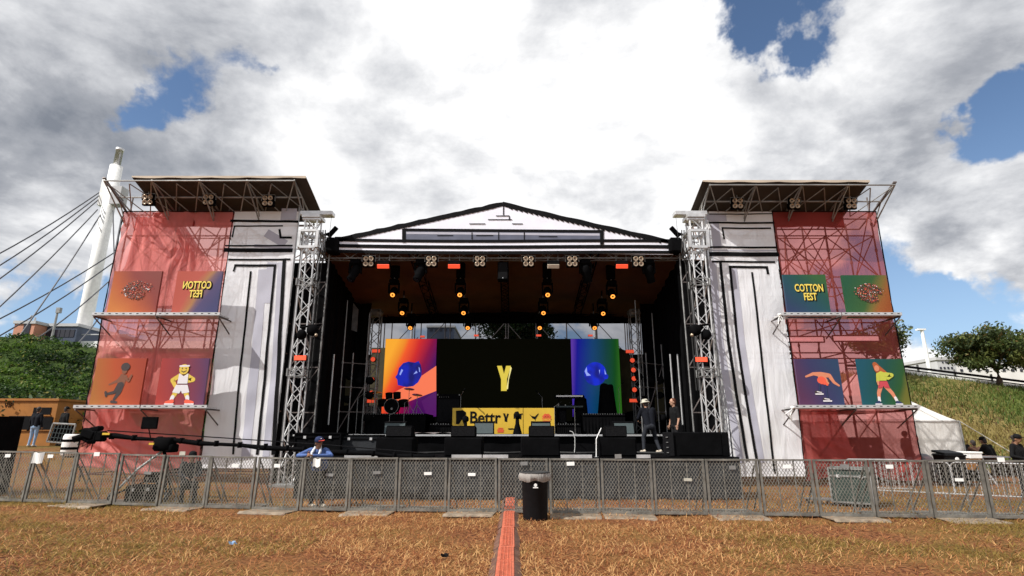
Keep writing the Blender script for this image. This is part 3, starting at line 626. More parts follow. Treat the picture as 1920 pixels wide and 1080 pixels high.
column_banner('column_banner', 'white column-print banner on the right tower', 7.12, 9.40, .30, 9.40,
  [([(1330, 418), (1450, 418)], .07), ([(1330, 402), (1448, 401)], .04), ([(1444, 428), (1354, 428), (1357, 448)], .06), ([(1332, 464), (1456, 464)], .07), ([(1333, 477), (1457, 477)], .16), ([(1336, 491), (1452, 491)], .07),
   ([(1350, 492), (1366, 640), (1400, 862)], .10), ([(1440, 512), (1438, 501), (1368, 501), (1384, 650), (1418, 860)], .09), ([(1410, 512), (1428, 680), (1454, 886)], .07)],
  [([(1330, 409), (1356, 409)], .24), ([(1340, 422), (1344, 460)], .30), ([(1376, 506), (1392, 650), (1428, 862)], .20), ([(1336, 494), (1350, 640), (1386, 862)], .24), ([(1334, 470), (1454, 470)], .04)], 6)
# narrow side return of the right column banner
mb = MB(); mb.grid(lambda u, v: (7.12-.0*u-.12*u, BD+.02+.9*u, .4+9.0*v), 6, 60); o_ = mb.build('side_cloth', 'col', None, True, off=(7.1, BD, 0)); tag(o_, 'grey side return cloth at the inner edge of the right tower', 'loose cloth')

# ------------------------------------------------------------------ main stage
SX0, SX1, SC = -6.62, 6.02, -.30
stage = thing('stage', 'big black festival stage deck with a lower front platform', 'stage', (SC, 21, 0))
mb = MB(); mb.box((SC, 22.3, 1.56), (14.2, 7.4, .08)); mb.build('main_deck', 'blackp', stage)
mb = MB()
for i in range(7): mb.box((SX0-.55+1.0+i*2.0, 18.55, 1.575), (1.96, .07, .055))
mb.build('deck_edge', 'alu', stage)
mb = MB(); mb.grid(lambda u, v: (-7.4+14.2*u, 18.64+.05*math.sin(u*90)*v, 1.52-1.5*v), 160, 8); mb.build('main_skirt', 'black', stage, True)
mb = MB(); mb.box((.15, 16.65, 1.01), (11.4, 3.8, .07)); mb.build('front_platform', 'blackp', stage)
mb = MB()
for a, b in ((-4.3, -3.45), (-1.55, -.78), (-.75, -.1), (1.25, 2.05), (3.2, 3.55)): mb.box(((a+b)/2, 14.72, 1.065), (b-a, .05, .085))
mb.build('platform_edge', 'alu', stage)
mb = MB(); mb.grid(lambda u, v: (-5.55+11.4*u, 14.78+.025*math.sin(u*130)*v+.03*noise.noise(Vector((u*20, v*3, 1))), .97-.93*v), 220, 10); mb.build('platform_skirt', 'dgrey', stage, True)
mb = MB()
for x in (-5.55, 5.85): mb.grid(lambda u, v, x=x: (x, 14.78+3.8*u, .97-.93*v), 20, 4)
mb.build('platform_side_skirt', 'dgrey', stage)

def roofz(d): return 8.02 - (d-18.6)*.165
roof = thing('stage_roof', 'stage roof of brown tent lining on silver truss towers', 'stage roof', (SC, 21, 0))
mb = MB()
def rf(u, v, o=0):
    x = SX0-.3+(SX1-SX0+.6)*u; d = 18.7+6.9*v; c = 1-abs(2*u-1); return (x, d, roofz(d)+o+.55*c*(1-.45*v)-.07*abs(math.sin(v*PI*4))+.03*math.sin(u*40+v*5))
mb.grid(rf, 60, 24, 0); mb.grid(lambda u, v: rf(1-u, v, .05), 60, 24, 1); mb.build('tent_lining', ['roof', 'canopytop'], roof, True)
mb = MB()
for x in (-3.6, -.3, 3.0): truss(mb, (x, 18.9, roofz(18.9)+.1), (x, 25.2, roofz(25.2)-.02), .3, .02, 18, up=(0, 0, 1))
mb.build('roof_rafter', 'blackp', roof)
mb = MB(); truss(mb, (SX0-.4, 18.95, 7.88), (SX1+.4, 18.95, 7.88), .30, .022, 34, up=(0, 0, 1)); mb.build('front_truss', 'alu_dull', roof)
mb = MB(); truss(mb, (SX0, 25.2, 6.85), (SX1, 25.2, 6.85), .30, .022, 34, up=(0, 0, 1)); mb.build('rear_truss', 'blackp', roof)
for k, (x, lb) in enumerate(((-7.02, 'left'), (6.43, 'right'))):
    mb = MB(); truss(mb, (x, 18.15, .1), (x, 18.15, 8.95), .42, .028, 19, rl=.016); mb.build('truss_tower', 'alu', roof)
    mb = MB()
    for zc in (3.55, 6.6): truss(mb, (x, 18.15, zc-.12), (x, 18.15, zc+.12), .53, .032, 1)
    mb.box((x, 18.15, .06), (.9, .9, .08)); mb.build('truss_joint', 'alu_dull', roof)
    mb = MB()
    for sx in (-1, 1):
        mb.box((x+sx*.31, 17.83, 8.12), (.09, .09, .62)); mb.box((x+sx*.31, 18.47, 8.12), (.09, .09, .62)); mb.box((x+sx*.31, 18.15, 8.42), (.09, .56, .09)); mb.box((x+sx*.31, 18.15, 7.82), (.09, .56, .09))
    for zc in (7.82, 8.42): mb.box((x, 17.83, zc), (.53, .09, .09)); mb.box((x, 18.47, zc), (.53, .09, .09))
    mb.build('sleeve_block', 'alu', roof)
    mb = MB(); s_ = 1 if x < 0 else -1
    mb.box((x+s_*.12, 18.15, 9.15), (1.15, .34, .16), bev=.02); mb.box((x, 18.15, 9.0), (.62, .62, .12)); mb.bar((x-.3, 17.95, 8.9), (x+.3, 17.95, 8.9), .06); mb.build('tower_head', 'alu', roof)
    mb = MB()
    for i, dx in enumerate((.34, .42, .5)): mb.tube([(x+s_*dx, 18.0, 8.5), (x+s_*(dx+.05), 18.05, 7.9-.1*i), (x+s_*(dx-.1), 18.2, 7.3), (x+s_*(dx-.14), 18.3, 3.0)], .02, 5)
    mb.tube([(x+s_*.62, 18.15, 9.1), (x+s_*.60, 18.15, 8.2)], .006, 4); mb.build('cable', 'rubber', roof)
    mb = MB(); mb.box((x+s_*.62, 18.6, 8.1), (.42, .5, .55), bev=.05); mb.bar((x+s_*.45, 18.5, 8.45), (x+s_*.75, 18.4, 8.75), .09, 8); mb.bar((x+s_*.3, 18.5, 8.5), (x+s_*.6, 18.4, 8.55), .05, 8); mb.build('hoist', 'black', roof)
for x in (-5.98, 5.38):
    mb = MB(); truss(mb, (x, 23.7, 1.6), (x, 23.7, 6.9), .40, .026, 13, rl=.016); mb.build('rear_truss_tower', 'alu_dull', roof)
    mb = MB(); mb.ball((x, 23.65, 6.75), (.33, .2, .18), 10, 6); mb.build('cable_bundle', 'alu_dull', roof)
# pediment and fascia banner
PD = 18.62
ped = thing('pediment_banner', 'white pediment banner with thick black outlines above the stage', 'banner', (SC, PD, 8))
def pp(px, py, off=0): q = P(px, py, PD); return Vector((q.x, PD-off, q.z))
mb = MB(); n_ = 60
def topy(px):
    if px < 943: return 447-(447-381)*((px-640)/303)
    return 381+(452-381)*((px-943)/312)**.96
def boty(px): return 450+4*math.sin((px-620)/655*PI)*-.3+(px-620)/655*6
mb.grid(lambda u, v: Vector((0, .005*noise.noise(Vector((u*8, v*2, 0))), 0)) + pp(632+u*630, topy(min(max(632+u*630, 641), 1254))*(1-v)+(boty(632+u*630)+22)*v), 100, 8); mb.build('cloth', 'white', ped, True)
def pstrip(pts, w, mt, nm, off, mbx=None):
    mb = mbx or MB()
    for a, b in zip(pts, pts[1:]):
        (x0, y0), (x1, y1) = a[:2], b[:2]; w0 = w if len(a) < 3 else a[2]; w1 = w if len(b) < 3 else b[2]
        mb.poly([pp(x0, y0+w0/2, off), pp(x1, y1+w1/2, off), pp(x1, y1-w1/2, off), pp(x0, y0-w0/2, off)])
    if mbx is None: mb.build(nm, mt, ped)
mb = MB(); k_ = 24
pstrip([(628+(943-628)*i/k_, topy(max(641, 628+(943-628)*i/k_))+1.5+1.2*math.sin(i*1.9)*.4, 8.5+1.2*math.sin(i*2.3)) for i in range(k_+1)], 7, None, None, .014, mb)
pstrip([(943+(1262-943)*i/k_, topy(min(1254, 943+(1262-943)*i/k_))+1.5, 8.5+1.2*math.sin(i*1.3)) for i in range(k_+1)], 8, None, None, .014, mb)
for i in range(30):                               # scalloped tile edge along both slopes
    px = 660+i*9.2; mb.poly([pp(px-5, topy(px)+8, .016), pp(px+4, topy(px)+5, .016), pp(px+3, topy(px)+2, .016), pp(px-6, topy(px)+3, .016)])
    px = 955+i*9.6; mb.poly([pp(px-5, topy(px)+4, .016), pp(px+6, topy(px)+10, .016), pp(px+5, topy(px)+2, .016)])
wv = lambda px: 1.6*math.sin((px-620)/130)+(px-620)/655*4
xs_ = [622+652*i/40 for i in range(41)]
pstrip([(px, 449.5+wv(px)) for px in xs_], 5.5, None, None, .014, mb); pstrip([(px, 460.5+wv(px)) for px in xs_], 6.5, None, None, .014, mb); pstrip([(px, 471+wv(px)) for px in xs_], 6, None, None, .014, mb)
pstrip([(757, 454), (757, 431), (1128, 434), (1128, 458)], 5, None, None, .018, mb)
mb.poly([pp(754, 429, .020), pp(761, 429, .020), pp(761, 455, .020), pp(754, 455, .020)][::-1]); mb.poly([pp(1125, 432, .020), pp(1132, 432, .020), pp(1132, 459, .020), pp(1125, 459, .020)][::-1])
for x0, x1, y in ((930, 955, 405), (915, 960, 412), (880, 910, 420), (960, 980, 420), (820, 850, 442), (893, 925, 442), (1010, 1045, 444)): pstrip([(x0, y), (x1, y)], 1.6, None, None, .018, mb)
for x, y0, y1 in ((944, 384, 404), (955, 405, 413), (885, 436, 449), (935, 436, 450), (983, 436, 451)): mb.poly([pp(x-.9, y0, .022), pp(x+.9, y0, .022), pp(x+.9, y1, .022), pp(x-.9, y1, .022)][::-1])
mb.build('line_print', 'ink', ped)
mb = MB(); mb.poly([pp(760, 433, .009), pp(760, 449, .009), pp(1126, 453, .009), pp(1126, 436, .009)]); mb.build('shading_print', 'lavd', ped)
mb = MB(); mb.poly([pp(762, 435, .012), pp(762, 439, .012), pp(1124, 442, .012), pp(1124, 438, .012)]); mb.build('highlight_print', 'lavp', ped)

# side drapes and back cloth
mb = MB()
def cloth(name, label, cat, a, b, z0, z1, mt, n_=60, amp=.06, fr=60, hole=None):
    mb = MB(); a = Vector(a); b = Vector(b); d = b-a; nrm = Vector((-d.y, d.x, 0)).normalized()
    mb.grid(lambda u, v: tuple(a + d*u + nrm*(amp*math.sin(u*fr)*(.4+.6*v)+amp*.5*math.sin(u*fr*.37+1)) + Vector((0, 0, z1+(z0-z1)*v))), n_, 12, keep=hole)
    o_ = mb.build(name, mt, None, True, off=((a.x+b.x)/2, (a.y+b.y)/2, 0)); tag(o_, label, cat); return o_
cloth('side_drape', 'tall black drape closing the left side of the stage towards the rear', 'drape', (-6.75, 19.0, 0), (-6.85, 23.9, 0), .1, 8.0, 'black')
cloth('side_drape', 'tall black drape closing the right side of the stage towards the rear', 'drape', (6.15, 19.0, 0), (6.25, 25.4, 0), .1, 8.0, 'black', 90)
cloth('wing_drape', 'black drape between the left truss tower and the white column banner', 'drape', (-8.0, 18.95, 0), (-6.55, 18.95, 0), .1, 7.6, 'black', 30, .03, 30)
cloth('wing_drape', 'black drape between the right truss tower and the white column banner', 'drape', (5.95, 18.95, 0), (7.45, 18.95, 0), .1, 7.7, 'black', 30, .03, 30)
cloth('wing_drape', 'inner black drape standing beside the left rear truss', 'drape', (-6.95, 23.6, 0), (-6.2, 23.6, 0), 1.6, 7.4, 'black', 20, .03, 20)
cloth('wing_drape', 'inner black drape standing beside the right rear truss', 'drape', (5.65, 23.6, 0), (6.4, 23.6, 0), 1.6, 7.4, 'black', 20, .03, 20)
cloth('rear_drape', 'black drape closing the stage below the see-through back cloth', 'drape', (-7.0, 25.6, 0), (6.4, 25.6, 0), .2, 5.2, 'black', 90)
cloth('back_cloth', 'see-through black mesh cloth above the screens', 'mesh cloth', (-6.95, 25.5, 0), (6.35, 25.5, 0), 5.15, 6.95, 'blackmesh', 60, .02, 20)
cloth('header_drape', 'short black header drape hanging along the rear edge of the roof', 'drape', (-7.0, 25.35, 0), (6.4, 25.35, 0), 6.62, 7.3, 'black', 60, .02, 40)
# scaffold behind the back cloth
sc = thing('rear_scaffold', 'dark scaffold with diagonal braces standing behind the screens', 'scaffold', (SC, 26.6, 0))
for x in np.linspace(-6.2, 5.6, 9):
    mb = MB(); mb.bar((x, 26.3, .3), (x, 26.3, 7.2), .028); mb.bar((x+.12, 27.4, .3), (x+.12, 27.4, 7.2), .028); mb.build('upright', 'pipe', sc)
xs9 = np.linspace(-6.2, 5.6, 9)
for i in range(8):
    mb = MB(); a, b = (i, i+1) if i < 4 else (i+1, i); mb.bar((xs9[a], 26.35, 5.2), (xs9[b], 26.35, 6.9), .02); mb.bar((xs9[a], 27.3, 4.6), (xs9[b], 27.3, 6.3), .02); mb.build('brace', 'pipe', sc)
mb = MB()
for z in (1.5, 3.4, 5.3): mb.bar((-6.2, 26.3, z), (5.6, 26.3, z), .025)
mb.build('ledger_frame', 'pipe', sc)
for x, lb in ((-5.15, 'white pole rising behind the orange left screen'), (4.25, 'white pole rising behind the blue and green right screen')):
    mb = MB(); mb.bar((x, 27.8, .6), (x, 27.8, 7.4), .085, 10, .07); mb.lathe([(.2, 0), (.2, .06), (.1, .12)], (x, 27.8, .5), 10); o_ = mb.build('pole', 'whitep', None, off=(x, 27.8, 0)); tag(o_, label=lb, cat='pole')
# window like gap panels in the left wing
def tarp(name, label, pts, d_, mt):
    mb = MB(); mb.poly([Vector((P(a, b, d_).x, d_, P(a, b, d_).z)) for a, b in pts], (0, .03, 0)); c_ = mb.v[0]; o_ = mb.build(name, mt, None, off=(c_[0], d_, 0)); tag(o_, label, 'tarpaulin'); return o_
M['greytarp'] = mat('grey_tarpaulin', (.14, .14, .15), .7, 0, .2, 2, .4); M['olivetarp'] = mat('olive_tarpaulin', (.06, .05, .02), .8, 0, .3, 2, .3)
tarp('tarpaulin', 'pale grey tarpaulin strip seen through the left stage wing', [(650, 552), (672, 580), (669, 622), (656, 618), (648, 605)], 22.9, 'alu_dull')
tarp('tarpaulin', 'dark grey tarpaulin hanging high in the left stage wing', [(612, 522), (626, 535), (622, 600), (606, 600)], 21.0, 'greytarp')
tarp('tarpaulin', 'olive tarpaulin low in the left stage wing', [(618, 712), (660, 702), (652, 760), (610, 765)], 22.6, 'olivetarp')
tarp('tarpaulin', 'olive tarpaulin low in the right stage wing', [(1228, 716), (1250, 716), (1252, 790), (1228, 790)], 22.6, 'olivetarp')
tarp('tarpaulin', 'olive tarpaulin beside the orange left screen', [(697, 652), (722, 652), (718, 760), (692, 760)], 24.9, 'olivetarp')
tarp('tarpaulin', 'olive tarpaulin beside the green right screen', [(1160, 652), (1180, 660), (1188, 770), (1165, 775)], 24.9, 'olivetarp')
for x, lb in ((-7.55, 'left'), (-7.38, 'left')):
    pass
# dark scaffold legs beside the truss towers
for xs2, lb in (((-7.58, -6.55), 'dark scaffold frame beside the left truss tower'), ((6.0, 6.98), 'dark scaffold frame beside the right truss tower')):
    fr = thing('scaffold_bay', lb, 'scaffold', (sum(xs2)/2, 18.9, 0))
    for x in xs2: mb = MB(); mb.bar((x, 18.7, 0), (x, 18.7, 8.6), .027); mb.build('upright', 'alu_dull', fr)
    mb = MB()
    for z in np.arange(.8, 8.4, 1.5): mb.bar((xs2[0], 18.7, z), (xs2[1], 18.7, z), .02); mb.bar((xs2[0], 18.7, z), (xs2[1], 18.7, min(z+1.5, 8.5)), .018)
    mb.build('ledger_frame', 'pipe', fr)

for xs2, d_, lb in (((-6.35, -6.05, -5.6, -5.25), 20.6, 'dark scaffold of slim silver tubes in the left stage wing'), ((4.75, 5.1, 5.5, 5.85), 20.6, 'dark scaffold of slim silver tubes in the right stage wing')):
    ws = thing('wing_scaffold', lb, 'scaffold', (sum(xs2)/4, d_, 1.6))
    for i, x in enumerate(xs2):
        mb = MB(); mb.bar((x, d_+.25*i, 1.6), (x, d_+.25*i, (6.6, 4.6, 6.2, 5.0)[i]), .022)
        for z in (2.4, 3.3, 4.2): mb.bar((x, d_+.25*i, z-.04), (x, d_+.25*i, z+.04), .04)
        mb.build('upright', 'alu_dull', ws)
    mb = MB()
    for z in (2.4, 3.3, 4.2): mb.bar((xs2[0], d_, z), (xs2[3], d_+.75, z), .02)
    mb.bar((xs2[0], d_, 1.7), (xs2[3], d_+.75, 4.2), .018); mb.build('ledger_frame', 'pipe', ws)
# ------------------------------------------------------------------ screens
SD = 24.0
def scr(name, label, px0, px1, py0, py1, mt):
    a = P(px0, py0, SD); b = P(px1, py1, SD); xc0 = a.x; xc1 = P(px1, py0, SD).x
    t_ = thing(name, label, 'screen', ((xc0+xc1)/2, SD, 1.6)); w = xc1-xc0
    mb = MB(); mb.box(((xc0+xc1)/2, SD+.09, (a.z+b.z)/2), (w, .14, a.z-b.z)); mb.build('housing', 'blackp', t_)
    mb = MB(); mb.grid(lambda u, v: (xc0+.01+(w-.02)*u, SD, b.z+.01+(a.z-b.z-.02)*v), 1, 1); mb.build('display', mt, t_)
    return t_, (xc0, xc1, b.z, a.z)
M['scrL'] = grad('orange_to_violet_screen', [(0.0, (.95, .40, .03)), (.15, (.85, .26, .02)), (.24, (.88, .10, .02)), (.42, (.62, .02, .02)), (.62, (.22, .0, .05)), (.80, (.07, .0, .10)), (1, (.05, 0, .09))], R(-30), .12, emit=.85)
M['scrR'] = grad('blue_to_green_screen', [(0.0, (.09, .03, .35)), (.10, (.0, .0, .27)), (.42, (.0, .045, .16)), (.70, (.0, .045, .045)), (.88, (0, .06, .005)), (1, (.02, .12, .005))], R(-4), .06, emit=.8)
M['scrC'] = mat('dark_screen', (.003, .003, .002), .9, 0, .1, 3, emit=.15, ecol=(.01, .01, .004), spec=.03)
M['scrY'] = mat('yellow_screen_light', (.02, .02, .02), .5, 0, 0, 3, emit=1, ecol=(.62, .48, .05)); M['scrY2'] = mat('pale_yellow_screen_light', (.02, .02, .02), .5, 0, 0, 3, emit=1, ecol=(.75, .66, .25)); M['scrK'] = mat('unlit_screen_area', (.004, .004, .004), .4)
M['beam'] = mat('pink_orange_screen_light', (.02, .02, .02), .5, 0, 0, 3, emit=1, ecol=(.80, .16, .07)); M['beam2'] = mat('orange_red_screen_light', (.02, .02, .02), .5, 0, 0, 3, emit=1, ecol=(.82, .11, .03)); M['beam3'] = mat('violet_screen_light', (.02, .02, .02), .5, 0, 0, 3, emit=1, ecol=(.065, .0, .095))
def ballmat(name, c):
    m, n, o = newmat(name); t = n.nodes.new('ShaderNodeTexCoord'); p = n.nodes.new('ShaderNodeBsdfPrincipled'); n.links.new(p.outputs[0], o.inputs[0]); p.inputs['Base Color'].default_value = (.01, .01, .02, 1)
    g_ = n.nodes.new('ShaderNodeTexNoise'); g_.inputs['Scale'].default_value = 2.4; g_.inputs['Detail'].default_value = 1; n.links.new(t.outputs['Generated'], g_.inputs['Vector']); r_ = n.nodes.new('ShaderNodeValToRGB'); n.links.new(g_.outputs[0], r_.inputs[0])
    r_.color_ramp.elements[0].position = .35; r_.color_ramp.elements[0].color = (c[0]*.3, c[1]*.3, c[2]*.35, 1); r_.color_ramp.elements[1].position = .6; r_.color_ramp.elements[1].color = (*c, 1)
    n.links.new(r_.outputs[0], p.inputs['Emission Color']); p.inputs['Emission Strength'].default_value = 1; return m
M['ballL'] = ballmat('cobalt_screen_balloon', (.004, .012, .36)); M['ballR'] = ballmat('blue_screen_balloon', (.0, .015, .50)); M['shine'] = mat('pale_blue_screen_light', (.02, .02, .02), .5, 0, 0, 3, emit=1, ecol=(.25, .32, .75))
def sp_(px, py, off=.006): q = P(px, py, SD); return Vector((q.x, SD-off, q.z))
sL, bL = scr('led_screen', 'left led screen showing a cobalt balloon on an orange to violet sweep', 723, 819.5, 635, 782, 'scrL')
sC, bC = scr('led_screen', 'wide black centre led screen showing one yellow letter', 820, 1069, 635, 790, 'scrC')
sR, bR = scr('led_screen', 'right led screen showing a blue balloon on a blue to green sweep', 1069.5, 1160, 635, 782, 'scrR')
mb = MB(); mb.poly([sp_(818, 686), sp_(818, 733), sp_(722, 770), sp_(721, 745), sp_(765, 722)][::-1]); mb.build('light_band', 'beam', sL)
mb = MB(); mb.poly([sp_(818.5, 733), sp_(818, 781), sp_(800, 781), sp_(790, 752)][::-1]); mb.build('violet_corner', 'beam3', sL)
def disc(mb, cx, cy, rx, ry, off, k=None, n_=28): mb.poly([sp_(cx+rx*math.cos(2*PI*i/n_), cy+ry*math.sin(2*PI*i/n_), off) for i in range(n_)][::-1], None, k)
mb = MB(); mb.poly([sp_(*q, .012) for q in [(746, 722), (745, 712), (741, 707), (745, 702), (748, 690), (756, 681), (766, 678), (778, 680), (785, 677), (789, 684), (791, 694), (790, 706), (784, 717), (775, 724), (762, 726)]][::-1]); mb.build('balloon_picture', 'ballL', sL)
mb = MB(); mb.poly([sp_(*q, .016) for q in [(749, 702), (753, 692), (756, 694), (751, 704)]][::-1]); mb.poly([sp_(*q, .016) for q in [(775, 702), (781, 695), (783, 699)]][::-1]); mb.poly([sp_(*q, .016) for q in [(785, 688), (787, 690), (788, 698), (786, 697)]][::-1]); mb.build('highlight_picture', 'shine', sL)
mb = MB(); disc(mb, 1116, 701, 21, 22, .012); disc(mb, 1136, 706, 4.5, 5, .013); mb.build('balloon_picture', 'ballR', sR)
mb = MB(); mb.poly([sp_(*q, .016) for q in [(1096, 696), (1100, 688), (1101, 698), (1108, 704), (1100, 705)]][::-1]); mb.poly([sp_(*q, .016) for q in [(1123, 694), (1125, 693), (1124, 702)]][::-1]); mb.poly([sp_(*q, .016) for q in [(1133, 692), (1137, 702), (1134, 702)]][::-1]); mb.build('highlight_picture', 'shine', sR)
mb = MB(); mb.poly([sp_(*q, .010) for q in [(935, 687), (948, 687), (952, 703), (957, 687), (959.5, 687), (954, 711), (952, 733), (941, 733), (941, 711)]][::-1])
mb = MB(); mb.poly([sp_(*q, .008) for q in [(957, 687), (959.5, 690), (954, 712), (952.5, 729), (949, 731)]][::-1]); mb.build('letter_shadow', 'scrY2', sC)
mb = MB(); mb.poly([sp_(*q, .014) for q in [(932, 686), (941, 686), (945, 701), (949, 686), (958, 686), (950.5, 711), (950, 733), (939.5, 733), (939.5, 711)]][::-1]); mb.build('letter', 'scrY', sC)
# ------------------------------------------------------------------ booth with the yellow sponsor board
YD = 21.0
yb = thing('sponsor_board', 'yellow sponsor board with black logos on the stage centre', 'sponsor board', (-.3, YD, 1.6))
yx0, yx1 = P(848, 790, YD).x, P(1040, 790, YD).x
for a, b in ((yx0, P(981, 790, YD).x-.01), (P(981, 790, YD).x+.01, yx1)):
    mb = MB(); mb.box(((a+b)/2, YD+.02, 2.08), (b-a, .03, .94)); mb.build('board', 'ydeck', yb)
mb = MB(); mb.box(((yx0+yx1)/2, YD+.5, 2.05), (yx1-yx0-.2, .9, .84)); mb.build('booth_frame', 'blackp', yb)
def yp(px, py, off=.003): q = P(px, py, YD); return Vector((q.x, YD-off, q.z))
yu = (yp(900, 790)-yp(900, 780)).z/-10.0
txt('Bettr', 'lettering', 'ink', yb, yp(909, 793, .0), .60, bold=.012, sx=.92)
mb = MB(); mb.poly([yp(855, 770), yp(868, 769), yp(874, 773), yp(873, 781), yp(875, 786), yp(874, 797), yp(870, 797), yp(866, 786), yp(861, 795), yp(855, 795)][::-1]); mb.build('logo', 'ink', yb)
mb = MB(); mb.poly([yp(943, 775), yp(947, 775), yp(949, 782), yp(951, 775), yp(954, 776), yp(951, 785), yp(951, 791), yp(946, 790), yp(946, 784)][::-1]); mb.build('logo', 'ink', yb)
mb = MB(); mb.poly([yp(963, 775), yp(967, 778), yp(971, 778), yp(975, 775), yp(975, 785), yp(971, 785), yp(970, 781), yp(968, 785), yp(967, 781), yp(966, 785), yp(963, 785)][::-1]); mb.poly([yp(973, 776, .005), yp(980, 775, .005), yp(980, 777, .005), yp(978, 777, .005), yp(977, 786, .005), yp(975, 786, .005)][::-1]); mb.build('logo', 'ink', yb)
mb = MB(); mb.poly([yp(992, 776), yp(997, 780), yp(1003, 781), yp(1009, 775), yp(1010, 776), yp(1006, 783), yp(1004, 786), yp(1004, 789), yp(1002, 786), yp(998, 784)][::-1]); mb.build('logo', 'ink', yb)
mb = MB()
for cx in (1020, 1025, 1030): mb.poly([yp(cx+3.4*math.cos(a), 781+2.8*math.sin(a)) for a in np.linspace(0, 2*PI, 10)[:-1]][::-1])
for cx in (1022.5, 1027.5): mb.poly([yp(cx+3*math.cos(a), 778+2.4*math.sin(a), .005) for a in np.linspace(0, 2*PI, 10)[:-1]][::-1])
mb.poly([yp(1016, 784, .006), yp(1034, 784, .006), yp(1032, 790, .006), yp(1018, 790, .006)][::-1]); mb.build('logo', 'orangep', yb)
txt('OROS', 'lettering', 'ydeck', yb, yp(1025, 789, .004), .11, bold=.004)
mb = MB(); mb.poly([yp(932, 805), yp(945, 805), yp(944, 811), yp(933, 811)][::-1]); mb.poly([yp(934, 802), yp(943, 802), yp(943, 804), yp(934, 804)][::-1]); mb.build('logo', 'orangep', yb)
mb = MB(); mb.poly([yp(953, 803), yp(963, 803), yp(963, 805.5), yp(953, 805.5)][::-1]); mb.build('logo', 'ink', yb)

# ------------------------------------------------------------------ art panels on the shelves
def panel(label, X0, X1, z0, z1, mt, side):
    d_ = 17.86; t_ = thing('art_panel', label, 'art panel', ((X0+X1)/2, d_, z0), 'printed art panels on the tower shelves')
    mb = MB(); mb.box(((X0+X1)/2, d_+.04, (z0+z1)/2), (X1-X0, .08, z1-z0)); mb.build('board', mt, t_)
    mb = MB()
    for x in (X0+.2, X1-.2): mb.bar((x, d_+.1, z1-.3), (x, 18.25, z0+.02), .015)
    mb.build('prop', 'pipe', t_); return t_, d_
o1, o2, o3 = (.46, .13, .05), (.55, .17, .05), (.30, .06, .08)
M['pA'] = grad('orange_rust_print', [(0, (0.492, 0.164, 0.041)), (.35, (0.410, 0.098, 0.033)), (.75, (0.230, 0.045, 0.037)), (1, (0.205, 0.049, 0.041))], R(40), .3)
M['pB'] = grad('red_gold_blue_print', [(0, (0.394, 0.074, 0.049)), (.35, (0.410, 0.082, 0.057)), (.52, (0.344, 0.164, 0.066)), (.60, (0.164, 0.090, 0.115)), (.72, (0.074, 0.057, 0.139)), (1, (0.049, 0.049, 0.131))], R(-28), .25)
M['pC'] = grad('amber_to_red_print', [(0, (0.361, 0.131, 0.033)), (.5, (0.410, 0.074, 0.025)), (1, (0.312, 0.049, 0.025))], R(15), .2)
M['pD'] = grad('red_to_plum_print', [(0, (0.344, 0.041, 0.033)), (.5, (0.230, 0.037, 0.049)), (1, (0.098, 0.037, 0.098))], R(10), .2)
M['pE'] = grad('navy_to_green_print', [(0, (0.021, 0.039, 0.096)), (.45, (0.012, 0.060, 0.084)), (.75, (0.012, 0.072, 0.054)), (1, (0.030, 0.102, 0.030))], R(50), .3)
M['pF'] = grad('green_to_orange_print', [(0, (0.012, 0.078, 0.036)), (.5, (0.030, 0.090, 0.024)), (.68, (0.150, 0.114, 0.024)), (.82, (0.252, 0.084, 0.018)), (1, (0.240, 0.060, 0.012))], R(-25), .2)
M['pG'] = grad('plum_to_navy_print', [(0, (0.084, 0.027, 0.072)), (.5, (0.036, 0.033, 0.102)), (1, (0.021, 0.048, 0.108))], R(25), .2)
M['pH'] = grad('teal_to_green_print', [(0, (0.006, 0.072, 0.108)), (.5, (0.006, 0.066, 0.054)), (.85, (0.018, 0.078, 0.018)), (1, (0.120, 0.120, 0.018))], R(-18), .2)
for nm, c in (('f_dark', (.045, .03, .03)), ('f_red', (.33, .045, .03)), ('f_brown', (.20, .07, .035)), ('f_yellow', (.66, .46, .06)), ('f_white', (.70, .66, .68)), ('f_peach', (.62, .22, .12)), ('f_coral', (.75, .10, .05)), ('f_lime', (.48, .50, .06)), ('f_navy', (.02, .035, .10)), ('f_pinkr', (.50, .05, .07)), ('f_ginger', (.40, .09, .02))): M[nm] = mat(nm[2:]+'_print_colour', c, .5, 0, .04, 3)
def mosaic(t_, d_, cx, cz, w, h, seed):
    rr = random.Random(seed); mb = MB(); mt = ['f_dark', 'f_red', 'f_brown', 'f_peach', 'f_white', 'f_lime', 'f_coral']
    for i in range(700):
        a = rr.uniform(0, 2*PI); q = rr.random()**.5; x = cx+w*q*math.cos(a)*(1 if rr.random() < .9 else 1.25); z = cz+h*q*math.sin(a)
        if x-cx > w*.6 and z < cz-.05: continue
        s_ = rr.uniform(.010, .030); b = rr.uniform(0, 3); k = rr.choice([0, 0, 0, 0, 0, 1, 1, 1, 2, 2, 2, 3, 4, 6])
        mb.poly([(x+s_*math.cos(b+j*2*PI/4), d_-.004-.00004*i, z+s_*.8*math.sin(b+j*2*PI/4)) for j in range(4)][::-1], None, k)
    mb.build('crowd_print', mt, t_)
def fest(t_, d_, cx, cz, sx):
    for i, (s_, z_, sz, w) in enumerate((('COTTON', .05, .36, .62), ('FEST', -.25, .35, .62))):
        txt(s_, 'letter_shadow', 'ink', t_, (cx+.03, d_-.006, cz+z_-.02), sz*1.02, bold=.022, sx=sx*w, depth=.001)
        txt(s_, 'lettering', 'yellow', t_, (cx, d_-.012, cz+z_), sz, bold=.008, sx=sx*w, depth=.001)
